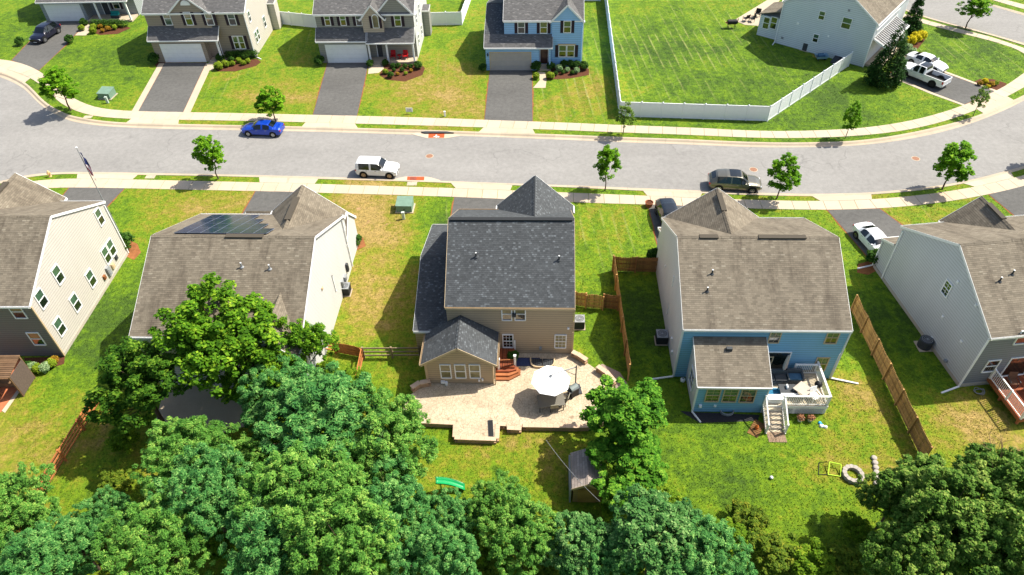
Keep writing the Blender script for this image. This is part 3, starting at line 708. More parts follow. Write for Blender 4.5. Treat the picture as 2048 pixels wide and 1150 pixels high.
well(H3, -8.1, -2.93, .55, M_dkgrey)
wallbits(H3, 'S', .12, [(-4.35, 4.75, .3, .25, .25, M_dkgrey, 'satellite_dish'), (-2.4, 1.05, .2, .3, .1, M_grey, 'outlet_cover'), (-.35, 3.3, .15, .12, .12, M_white, 'flood_light')])
wallbits(H3, 'S', -2.92, [(-9.6, .65, .3, .25, .15, M_white, 'dryer_vent'), (-9.35, .5, .2, .4, .2, M_white, 'exhaust_pipe'), (-6.9, .85, .14, .2, .1, M_white, 'outlet_cover'), (-6.65, .95, .12, .25, .1, M_white, 'hose_tap')])
pipes(H3, [(-7.18, 3.19, 7.55), (-1.09, 3.02, 7.44)])

# --- blue house with the deck
H4 = House('house', 'blue sided house with weathered brown roof and white railed deck', (11.92, 34.12), -3.0)
gable(H4, 0, 11.5, 0, 12.3, 5.3, 8.4, 'x', [S_pale, S_blue], M_brownroof, M_trim, oe=.14, orr=.06)
w_ = [c_ for c_ in H4.e.children if c_.name.startswith('wall')][0]
for p in w_.data.polygons:
    if abs(p.normal.y) > .9: p.material_index = 1
crossgable(H4, .45, 7.65, 12.2, 12.55, 5.3, 8.05, 12.3, 6.9, S_pale, M_brownroof, M_trim, xm=4.05)
ridgevent(H4, 1.55, 2.9, 6.15, 8.54, M_brownroof); ridgevent(H4, 5.8, 9.2, 6.15, 8.54, M_brownroof); ridgevent(H4, 9.7, 12.0, 4.05, 8.19, M_brownroof, 'y')
shed(H4, .25, 2.2, 14.0, 12.32, 2.9, 3.7, M_brownroof, M_trim, wallm=S_pale)
shed(H4, .9, 5.8, -3.2, -.004, 2.9, 4.35, M_brownroof, M_trim, wallm=S_blue, oy=.1, ox=.1)
w_ = [c_ for c_ in H4.e.children if c_.name.startswith('wall')][-1]; w_.data.materials.append(S_pale)
for p in w_.data.polygons:
    if p.normal.x < -.9: p.material_index = 1
MB().box(3.0, 3.4, -1.0, -.75, 4.0, 4.28).build('roof_vent', M_dkgrey, H4.e)
zq = lambda x, y: (1240+x/3.594, 560+y/3.594)
for a, b in (((626, 780), (706, 873)), ((751, 780), (831, 876)), ((877, 782), (957, 879))):
    winpx(H4, 'S', -3.2, *zq(*a), *zq(*b), grid=(2, 2), panes=(M_paneg, M_pane), trim=M_tantrim)
for a, b in (((1085, 362), (1140, 451)), ((1495, 368), (1552, 456)), ((1417, 553), (1470, 650)), ((1040, 548), (1074, 640))):
    winpx(H4, 'S', 0, *zq(*a), *zq(*b), grid=(2, 1), panes=(M_paneg, M_pane), trim=M_tantrim)
window(H4, 'S', 0, 6.35, 8.05, .95, 2.95, panes=(M_pane, M_pane), double=False)
zf = lambda x, y: (1120+x/5.23, 480+y/5.23)
winpx(H4, 'W', 0, *zf(1193, 372), *zf(1176, 490), panes=(M_pane, M_pane)); winpx(H4, 'W', 0, *zf(1143, 665), *zf(1126, 775), panes=(M_pane, M_pane))
window(H4, 'W', .9, -2.2, -.9, .9, 2.5, grid=(2, 2), panes=(M_pane, M_pane))
cornerboard(H4, [(.02, .02), (11.48, .02), (.92, -3.18), (5.78, -3.18)], 0, 2.75, M_trim, .09); MB().box(-.03, .07, -.03, .07, 2.75, 5.2).build('corner_post', M_trim, H4.e)
downspout(H4, -.06, -.06, 5.15, M_trim, (-1.9, -.3)); downspout(H4, 11.55, -.06, 5.15, M_trim, (1.9, -.45)); downspout(H4, .85, -3.27, 2.75, M_trim, (.5, -.9))
well(H4, 3.35, -3.2, .5, M_grey)
wallbits(H4, 'S', -3.2, [(1.35, .75, .2, .25, .15, M_white, 'hose_tap'), (2.4, .72, .18, .18, .06, M_white, 'vent_cover')])
wallbits(H4, 'W', 0, [(1.6, 1.0, .2, .2, .1, M_white, 'vent_cover'), (2.4, 1.6, .2, .2, .08, M_white, 'vent_cover'), (8.5, 3.5, .15, .3, .05, M_white, 'vent_cover')])
pipes(H4, [(2.24, 3.56, 7.2), (1.79, 2.36, 6.61)])

# --- white gabled house with solar panels
H2 = House('house', 'white sided house with solar panels on its brown roof', (-14.89, 38.85), -3.34)
gable(H2, -11.6, .25, -4.8, 8.9, 5.55, 8.9, 'x', [S_white], M_brownroof, M_white, oe=.14, orr=.2)
crossgable(H2, -5.55, .2, 8.6, 9.7, 5.5, 7.95, 8.9, 4.0, S_white, M_brownroof, M_white)
gable(H2, -8.5, .2, 8.95, 12.3, 2.9, 4.6, 'x', S_white, M_brownroof, M_white, oe=.3, orr=.1)
crossgable(H2, -3.3, .2, -4.7, -6.3, 5.4, 6.95, -4.8, -1.9, S_white, M_brownroof, M_white, xm=-1.5)
ridgevent(H2, -6.2, -3.4, 2.05, 9.04, M_brownroof); ridgevent(H2, 5.2, 8.1, -2.68, 8.1, M_brownroof, 'y', .24)
pipes(H2, [(-4.57, -.17, 7.96), (-2.5, -.29, 7.9)], M_grey)
zs = lambda x, y: (260+x/3.834, 420+y/3.834)
winpx(H2, 'E', .25, *zs(1545, 505), *zs(1578, 622), panes=(M_paneg, M_pane))
wallbits(H2, 'E', .25, [(1.2, 4.6, .28, .28, .06, M_tantrim, 'gable_vent'), (-3.2, 2.7, .3, .3, .06, M_tantrim, 'wall_vent'), (5.4, 1.2, .35, .6, .18, M_grey, 'electric_meter'), (6.3, 1.0, .5, .5, .2, M_grey, 'meter_box'), (7.3, 1.3, .3, .8, .2, M_dkgrey, 'meter_box')])
downspout(H2, .33, 8.75, 5.3, M_white); downspout(H2, .33, -4.7, 5.3, M_white, (1.5, .3))
# solar array: racks of framed modules on the front slope
M_cell = NT('solar_cell'); _co = M_cell.co(); _b = M_cell.n('ShaderNodeTexBrick'); _b.offset = 0; _b.inputs['Scale'].default_value = 1; _b.inputs['Brick Width'].default_value = .16; _b.inputs['Row Height'].default_value = .16
_b.inputs['Mortar Size'].default_value = .012; _b.inputs[1].default_value = lin('#16233a'); _b.inputs[2].default_value = lin('#182540'); _b.inputs[3].default_value = lin('#27334d'); M_cell.l(_co, _b.inputs[0])
M_cell.b.inputs['IOR'].default_value = 1.42; M_cell = M_cell.fin(_b.outputs[0], .12)
m2 = 3.35/6.85; cs_, sn_ = 1/math.hypot(1, m2), m2/math.hypot(1, m2)
arr = thing('solar_array', 'dark blue solar panel array on the brown roof of the white house', 'solar panels', H2.o, H2.a)
for row, (xa, nn) in enumerate(((-10.25, 7), (-10.3, 6), (-10.3, 5), (-10.3, 4))):
    for k in range(nn):
        x0 = xa+k*1.0; sa = .35+row*1.66
        pt = lambda x, s_, h: (x, 2.05+s_*cs_+h*sn_, 8.9+RT-s_*sn_+h*cs_)
        vv = [pt(x, s_, h) for h in (.09, .13) for x, s_ in ((x0+.01, sa), (x0+.99, sa), (x0+.99, sa+1.63), (x0+.01, sa+1.63))]
        pm = MB().add(vv, [(0, 1, 2, 3), (7, 6, 5, 4), (0, 4, 5, 1), (1, 5, 6, 2), (2, 6, 7, 3), (3, 7, 4, 0)]); po = pm.build('solar_panel', plain('#646b78', .5, .1, 4), arr); fixn(po)
        vv = [pt(x, s_, .134) for x, s_ in ((x0+.035, sa+.03), (x0+.965, sa+.03), (x0+.965, sa+1.6), (x0+.035, sa+1.6))]
        co_ = MB().add(vv, [(0, 1, 2, 3)]).build('cell', M_cell, po)
    mbr = MB(); mbr.bar(pt(xa, sa+.4, .05), pt(xa+nn, sa+.4, .05), .05, .06); mbr.bar(pt(xa, sa+1.2, .05), pt(xa+nn, sa+1.2, .05), .05, .06); mbr.build('rail', M_chrome, arr)

# --- cream house at the left
H1 = House('house', 'cream sided two storey house with brown roof at the left edge', (-35.49, 38.01), -2.28)
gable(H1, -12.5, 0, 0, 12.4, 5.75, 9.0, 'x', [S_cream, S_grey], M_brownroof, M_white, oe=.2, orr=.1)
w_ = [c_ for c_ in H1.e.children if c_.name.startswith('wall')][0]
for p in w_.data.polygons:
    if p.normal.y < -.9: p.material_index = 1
crossgable(H1, -9.9, -4.0, 12.2, 13.2, 5.7, 8.1, 12.4, 7.9, S_cream, M_brownroof, M_white)
ridgevent(H1, 9.5, 12.0, -6.95, 8.25, M_brownroof, 'y', .24)
zo = lambda x, y: (x/3.833, 280+y/3.833)
zp_ = lambda x, y: (x/4.107, 560+y/4.107)
for (cx, cy) in (((990+1085)/2/5.227, 340+(400+580)/2/5.227),): pass
def sidewin(H, face, pos, px, py, wd, ht, **k):
    u, z = H.hx(px, py, pos); return window(H, face, pos, u-wd/2, u+wd/2, z-ht/2, z+ht/2, **k)
for px, py, wd in ((198.5, 434, .85), (219.5, 492, .0), (115.4, 549.5, .95), (181.5, 557, .95), (82, 598, .95), (150.5, 605.5, .95), (119, 653.5, .95)):
    if wd: sidewin(H1, 'E', 0, px, py, wd, 1.55)
u_, z_ = H1.hx(217, 503, 0)
for k in (-.5, .5): window(H1, 'E', 0, u_+k-.46, u_+k+.46, z_-.8, z_+.8)
for a, b in (((68, 205), (220, 312)), ((216, 425), (383, 537))):
    ua, za = H1.hy(*zp_((a[0]+b[0])/2, (a[1]+b[1])/2), 0); window(H1, 'S', 0, ua-.5, ua+.5, za-.72, za+.72, panes=(M_paneb, M_pane))
downspout(H1, .06, -.05, 5.5, M_tantrim); downspout(H1, .06, 12.35, 5.5, M_white)
cornerboard(H1, [(.0, .02)], 0, 5.6, M_tantrim, .1)
wallbits(H1, 'E', 0, [(8.9, 1.0, .45, .9, .2, M_grey, 'electric_meter'), (9.7, .9, .4, .5, .15, M_tantrim, 'meter_box'), (10.6, 1.1, .35, .4, .12, M_dkgrey, 'gas_meter'), (8.1, 1.0, .3, .4, .15, M_soil, 'meter_box')])
MB().box(-.005, .035, .1, 12.3, -.05, .28).build('foundation', M_found, H1.e)

# --- grey house at the right
H5 = House('house', 'pale grey sided house with brown roof at the right edge', (32.49, 32.39), 4.87)
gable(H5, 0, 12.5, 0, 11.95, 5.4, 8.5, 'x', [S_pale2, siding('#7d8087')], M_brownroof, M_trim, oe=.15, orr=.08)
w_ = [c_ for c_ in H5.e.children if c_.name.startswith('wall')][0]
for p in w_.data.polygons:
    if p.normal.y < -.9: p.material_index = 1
crossgable(H5, 3.7, 8.4, 11.8, 12.4, 5.4, 7.35, 11.95, 8.2, S_pale2, M_brownroof, M_trim)
ridgevent(H5, 5.4, 10, 5.97, 8.64, M_brownroof); ridgevent(H5, 9.6, 11.6, 6.05, 7.5, M_brownroof, 'y')
shed(H5, .05, 3.2, 13.45, 11.97, 2.9, 3.55, M_brownroof, M_trim, wallm=S_pale2)
pipes(H5, [(1.85, 3.34, 7.24), (2.92, 3.72, 7.43)])
sidewin(H5, 'W', 0, 1894, 577, .8, 1.25, grid=(2, 2), panes=(M_pane, M_pane))
zr_ = lambda x, y: (1640+x/3.194, 540+y/3.194)
for (x, y) in ((883, 75), (998, 226), (785, 298), (904, 456)):
    u_, z_ = H5.hx(*zr_(x, y), 0); wallbits(H5, 'W', 0, [(u_, z_, .2, .2, .05, M_white, 'vent_cover')])
u_, z_ = H5.hy(*zr_(1092, 612), 0); window(H5, 'S', 0, u_-.5, u_+.5, z_-.65, z_+.65, panes=(M_pane, M_pane))
window(H5, 'S', 0, 2.7, 4.6, .78, 2.85, panes=(M_pane, M_pane), double=False); u_, z_ = H5.hy(*zr_(1300, 428), 0); window(H5, 'S', 0, u_-.5, u_+.5, z_-.7, z_+.7)
downspout(H5, -.06, -.06, 5.2, M_white, (-1.5, -.35)); downspout(H5, -.06, 11.7, 5.2, M_white); downspout(H5, -.06, 13.4, 2.8, M_white, (-1.4, -.2))
MB().box(-.035, .005, .1, 13.3, -.05, .3).build('foundation', M_found, H5.e); MB().box(.05, 6, -.035, .005, -.05, .35).build('foundation', M_found, H5.e)
cornerboard(H5, [(.0, .0)], 0, 5.3, M_white, .1)
wallbits(H5, 'W', 0, [(4.2, .7, .2, .25, .2, M_white, 'hose_tap'), (2.0, .6, .25, .2, .2, M_grey, 'pipe_cover')])

# ------------------------------------------------------------------ houses across the street
# --- tan house with the flared concrete drive strips
HA = House('house', 'taupe sided house with dark shutters beside the concrete edged driveway', (-44.44, 88.84), -2.49)
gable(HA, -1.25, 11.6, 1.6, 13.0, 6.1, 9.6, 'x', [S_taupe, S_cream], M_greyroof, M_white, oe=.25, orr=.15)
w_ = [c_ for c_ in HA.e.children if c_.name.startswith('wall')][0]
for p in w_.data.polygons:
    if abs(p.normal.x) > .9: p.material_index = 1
crossgable(HA, 2.2, 7.1, 1.7, 1.35, 6.1, 8.2, 1.6, 5.2, S_taupe, M_greyroof, M_white)
MB().box(-1.0, 5.9, .35, 1.62, -.05, 3.15).build('wall', S_taupe, HA.e)
shed(HA, -1.05, 7.7, .35, 1.6, 3.2, 4.2, M_greyroof, M_white, ox=.2, oy=.3)
zA = lambda x, y: (x/3.833, y/3.833)
garage_door(HA, 'S', .35, .1, 5.3, 0, 2.4, M_white, M_white)
for x0, x1 in ((1238, 1322), (1400, 1482), (1560, 1642), (1733, 1812)): winpx(HA, 'S', 1.6 if x0 > 1700 or x0 < 1300 else 1.35, *zA(x0, 92), *zA(x1+8, 193), shut=M_shut, trim=M_white)
u0, z1_ = HA.hy(*zA(1775, 275), 1.6); u1, z0_ = HA.hy(*zA(1890, 375), 1.6)
window(HA, 'S', 1.6, u0, (u0+u1)/2-.02, z0_, z1_); window(HA, 'S', 1.6, (u0+u1)/2+.02, u1, z0_, z1_)
for a in (u0-.42, u1+.04):
    s_ = MB(); wbox(s_, 'S', 1.6, a, a+.38, 0, .04, z0_, z1_); s_.build('shutter', M_shut, HA.e)
door(HA, 'S', 1.6, 6.3, 7.25, .25, 2.4, M_door, M_white)
for x in (7.55,): MB().box(x-.1, x+.1, .25, .45, .1, 3.1).build('porch_post', M_white, HA.e)
MB().box(5.95, 8.0, .1, 1.55, -.05, .22).build('porch_step', M_conc2, HA.e)
mb = MB(); vv = [(4.65+.62*math.cos(a), 0, 7.05+.62*math.sin(a)) for a in np.linspace(0, math.pi, 10)]
mb.add([(x, 1.34, z) for x, y, z in vv]+[(x, 1.27, z) for x, y, z in vv], [tuple(range(10)), tuple(range(19, 9, -1))]+[(i, i+1, i+11, i+10) for i in range(9)]+[(9, 0, 10, 19)]); fixn(mb.build('gable_vent', M_white, HA.e))
zAr = lambda x, y: (500+x/3.833, y/3.833)
for (px, py, wd) in ((528.5, 43.5, .9), (514, 71.5, 1.6)):
    u_, z_ = HA.hx(px, py, 11.6)
    if wd > 1:
        for k in (-.45, .45): window(HA, 'E', 11.6, u_+k-.4, u_+k+.4, z_-.75, z_+.75)
    else: window(HA, 'E', 11.6, u_-.45, u_+.45, z_-.75, z_+.75)
u_, z_ = HA.hx(498, 33, 11.6); window(HA, 'E', 11.6, u_-.4, u_+.4, z_-.7, z_+.7)
MB().box(11.62, 12.5, 10.2, 11.8, -.05, 3.6).build('chimney_box', S_cream, HA.e); HAc = shed(HA, 11.64, 12.45, 10.15, 11.85, 3.6, 3.75, M_greyroof, M_trim, ox=.08, oy=.05)
downspout(HA, 11.55, 1.5, 5.9, M_white, (.9, -.6))

# --- sage house with the red porch chairs
HB = House('house', 'sage grey house with arched window gable and red porch chairs', (-22.86, 87.35), -2.85)
gable(HB, -.9, 11.5, 1.4, 13, 6.0, 9.4, 'x', [S_hb, S_white], M_greyroof, M_white, oe=.25, orr=.15)
w_ = [c_ for c_ in HB.e.children if c_.name.startswith('wall')][0]
for p in w_.data.polygons:
    if abs(p.normal.x) > .9: p.material_index = 1
crossgable(HB, 7.0, 11.35, 1.5, 1.3, 6.0, 8.3, 1.4, 5.0, S_hb, M_greyroof, M_white)
crossgable(HB, 5.1, 7.7, 1.38, .85, 5.6, 7.1, 1.4, 3.6, siding('#b3a593'), M_greyroof, M_white, zb=3.6)
MB().box(-.85, 5.35, .3, 1.42, -.05, 3.1).build('wall', S_hb, HB.e)
shed(HB, -.85, 5.3, .3, 1.4, 3.15, 4.1, M_greyroof, M_white, ox=.2, oy=.3)
shed(HB, 5.5, 11.35, .05, 1.395, 2.95, 4.12, M_greyroof, M_white, ox=.12, oy=.25)
zB = lambda x, y: (500+x/3.833, y/3.833)
garage_door(HB, 'S', .3, .05, 5.15, 0, 2.36, M_white, M_white)
for x0, x1 in ((560, 620), (680, 740), (802, 862)): winpx(HB, 'S', 1.4, *zB(x0, 104), *zB(x1+4, 196), shut=M_shut)
winpx(HB, 'S', 1.3, *zB(1098, 100), *zB(1165, 202), shut=M_shut)
# arched window
u0, z1_ = HB.hy(*zB(928, 108), .85); u1, z0_ = HB.hy(*zB(995, 215), .85); um = (u0+u1)/2; rr = (u1-u0)/2
mb = MB(); n_ = 12
prof = [(u0, z0_), (u0, z1_-rr)]+[(um-rr*math.cos(a), z1_-rr+rr*math.sin(a)) for a in np.linspace(.2, math.pi-.2, n_)]+[(u1, z1_-rr), (u1, z0_)]
inn = [(um+(x-um)*.82, z0_+.07+(z-z0_)*.9) for x, z in prof]; k_ = len(prof)
mb.add([(x, .78, z) for x, z in prof]+[(x, .78, z) for x, z in inn]+[(x, .852, z) for x, z in prof], [(i, (i+1) % k_, k_+(i+1) % k_, k_+i) for i in range(k_)]+[(i, (i+1) % k_, 2*k_+(i+1) % k_, 2*k_+i) for i in range(k_)])
wo = mb.build('arched_window', M_white, HB.e); fixn(wo)
po = MB().add([(x, .82, z) for x, z in inn], [tuple(range(k_))]).build('pane', M_paneb, wo); fixn(po)
for a in (u0-.36, u1+.04):
    s_ = MB(); wbox(s_, 'S', .85, a, a+.3, 0, .04, z0_, z1_-.25); s_.build('shutter', M_shut, HB.e)
door(HB, 'S', 1.4, 6.35, 7.3, .3, 2.5, M_dkgrey, M_white)
for k in (8.6, 9.75): window(HB, 'S', 1.4, k, k+1.05, 1.0, 2.6)
for k in (8.18, 10.84):
    s_ = MB(); wbox(s_, 'S', 1.4, k, k+.38, 0, .04, 1.0, 2.6); s_.build('shutter', M_shut, HB.e)
for x in (5.62, 7.9, 11.25):
    MB().box(x-.1, x+.1, -.1, .1, .28, 2.85).build('porch_post', M_white, HB.e)
MB().box(5.4, 11.45, -.2, 1.38, -.05, .28).build('porch_floor', M_conc2, HB.e); MB().box(5.6, 7.0, -.8, -.22, -.05, .15).build('porch_step', M_conc2, HB.e)
for py, pz in ((3.2, 4.5), (6.0, 4.6), (3.2, 1.8), (6.2, 1.7)): window(HB, 'E', 11.5, py-.4, py+.4, pz-.7, pz+.7, panes=(M_pane, M_pane))
MB().box(11.52, 12.4, 8.2, 9.8, -.05, 3.4).build('chimney_box', S_hb, HB.e); shed(HB, 11.54, 12.35, 8.15, 9.85, 3.4, 3.55, M_greyroof, M_trim, ox=.08, oy=.05)

# --- sky blue house
HC = House('house', 'sky blue house with dark shutters and beige garage door', (-2.02, 84.06), -3.6)
gable(HC, 1.9, 11.5, 1.5, 12.8, 5.9, 9.2, 'x', S_sky, M_greyroof, M_white, oe=.2, orr=.1)
crossgable(HC, 7.75, 11.4, 1.6, 1.2, 5.9, 7.75, 1.5, 4.8, S_sky, M_greyroof, M_white, oe=.22)
MB().box(-.4, 6.2, .2, 1.52, -.05, 3.1).build('wall', S_sky, HC.e)
gable(HC, -.45, 1.88, 1.55, 12.6, 4.0, 5.6, 'x', S_sky, M_darkroof, M_white, oe=.1, orr=.12, rake=(1, 0), eaves=(0, 1))
shed(HC, -.45, 7.75, .2, 1.495, 3.15, 4.02, M_greyroof, M_white, ox=.12, oy=.25)
zC = lambda x, y: (940+x/3.833, y/3.833)
garage_door(HC, 'S', .2, .15, 5.15, 0, 2.35, plain('#a9a39a', .6, .06, 2), M_tantrim)
for x0, x1 in ((364, 422), (536, 593)): winpx(HC, 'S', 1.5, *zC(x0, 163), *zC(x1, 256), shut=M_shut)
winpx(HC, 'S', 1.2, *zC(718, 158), *zC(774, 252), shut=M_shut)
u0, z1_ = HC.hy(*zC(680, 345), 1.2); u1, z0_ = HC.hy(*zC(800, 437), 1.2)
window(HC, 'S', 1.2, u0, (u0+u1)/2-.02, z0_, z1_); window(HC, 'S', 1.2, (u0+u1)/2+.02, u1, z0_, z1_)
for a in (u0-.42, u1+.04):
    s_ = MB(); wbox(s_, 'S', 1.2, a, a+.38, 0, .04, z0_, z1_); s_.build('shutter', M_shut, HC.e)
wbx = MB(); wbox(wbx, 'S', 1.2, u0-.1, u1+.1, 0, .1, z1_, z1_+.15); wbx.build('window_head', M_tantrim, HC.e)
door(HC, 'S', 1.5, 6.35, 7.3, .3, 2.5, M_door, M_white)
MB().box(7.45, 7.65, .1, .3, .1, 3.05).build('porch_post', S_sky, HC.e); MB().box(6.2, 7.7, .0, 1.45, -.05, .25).build('porch_step', M_conc2, HC.e)
wallbits(HC, 'S', .2, [(-.15, 2.1, .15, .35, .15, M_black, 'wall_lamp')])
downspout(HC, 11.55, 1.15, 5.7, M_white, (.8, -.5))

# --- corner house, gable end towards the camera
HD = House('house', 'large white sided corner house behind the white vinyl fence', (35.5, 89.67), -40.62)
S_hd = siding('#c9d0d4')
gable(HD, 0, 11.5, 0, 13, 5.5, 9.3, 'y', S_hd, M_brownroof, M_white, oe=.2, orr=.15)
MB().box(-3.0, -.02, .8, 5.0, -.05, 2.75).build('wall', S_hd, HD.e)
shed_o = MB().slab([(-3.2, 5.2, 2.9), (-3.2, .6, 2.9), (-.0, .6, 4.0), (-.0, 5.2, 4.0)], .12).build('roof', M_brownroof, HD.e)
zD = lambda x, y: (1440+x/3.368, y/3.368)
for x0, y0, x1, y1 in ((668, 75, 705, 133), (826, 120, 880, 193), (628, 230, 662, 284)):
    a = HD.hy(*zD((x0+x1)/2, (y0+y1)/2), 0); wd = (x1-x0)/3.368/15.5*1.15; ht = 1.1 if x0 != 826 else 1.4
    window(HD, 'S', 0, a[0]-wd/2, a[0]+wd/2, a[1]-ht/2, a[1]+ht/2)
for x0 in (290, 340):
    a = HD.hy(*zD(x0+22, 155), .8); window(HD, 'S', .8, a[0]-.45, a[0]+.45, a[1]-.8, a[1]+.8, panes=(M_pane, M_pane))
downspout(HD, -.05, -.08, 5.3, M_white, (.1, -.8)); cornerboard(HD, [(11.5, .0)], 0, 5.4, M_white, .1)
MB().slab([(13.3, .6, 2.75), (13.3, 8.6, 2.75), (11.5, 8.6, 3.5), (11.5, .6, 3.5)], .12).build('porch_roof', M_greyroof, HD.e)
seam = MB()
for k in range(17): seam.bar((13.3, .7+k*.49, 2.8), (11.55, .7+k*.49, 3.53), .05, .05)
stuff(seam.build('roof_seams', M_white, HD.e))
fm = MB(); fm.bar((13.35, .5, 2.68), (13.35, 8.7, 2.68), .1, .22); fm.bar((13.3, .52, 2.7), (11.5, .52, 3.45), .08, .2); fm.build('porch_fascia', M_white, HD.e)
for y in (.7, 3.3, 5.9, 8.5): MB().box(13.05, 13.25, y-.1, y+.1, .1, 2.65).build('porch_post', M_white, HD.e)
MB().box(11.5, 13.4, .5, 8.7, -.05, .3).build('porch_floor', M_conc2, HD.e)
# upper balustrade along the porch roof
bal = MB(); bal.bar((11.62, .3, 4.6), (11.62, 8.6, 4.6), .08, .08); bal.bar((11.62, .3, 3.8), (11.62, 8.6, 3.8), .06, .06)
for k in range(28): bal.bar((11.62, .3+k*.3, 3.6), (11.62, .3+k*.3, 4.6), .04, .04)
stuff(bal.build('balustrade', M_white, HD.e))
wallbits(HD, 'S', 0, [(2.3, 3.2, .25, .25, .06, M_white, 'wall_vent'), (7.9, 6.2, .25, .25, .06, M_grey, 'wall_vent'), (.8, .9, .3, .3, .1, M_grey, 'meter_box'), (6.4, 2.6, .2, .2, .05, M_white, 'wall_vent'), (4.9, 7.4, .35, .35, .06, M_tantrim, 'wall_vent')])

# --- house at the top left corner
H0 = House('house', 'grey house with white garage door at the top left corner', (-65.85, 103.52), -1.48)
S_h0 = siding('#8f9598')
gable(H0, -.6, 12.3, 1.6, 12, 5.6, 9.0, 'x', S_h0, M_greyroof, M_white)
MB().box(-.6, 5.6, 0, 1.62, -.05, 3.0).build('wall', S_h0, H0.e)
shed(H0, -.6, 12.2, -.2, 1.55, 3.0, 3.9, M_greyroof, M_white, ox=.15, oy=.3)
garage_door(H0, 'S', 0, .05, 5.05, 0, 2.4, M_white, M_white)
for x in (7.6, 12.0): MB().box(x-.1, x+.1, -.55, -.35, .2, 2.85).build('porch_post', M_white, H0.e)
MB().box(5.65, 12.2, -.7, 1.55, -.05, .25).build('porch_floor', M_conc2, H0.e)
window(H0, 'S', 1.6, 9.0, 10.0, 1.0, 2.5, shut=M_shut); door(H0, 'S', 1.6, 7.4, 8.3, .25, 2.4, M_dkgrey, M_white)

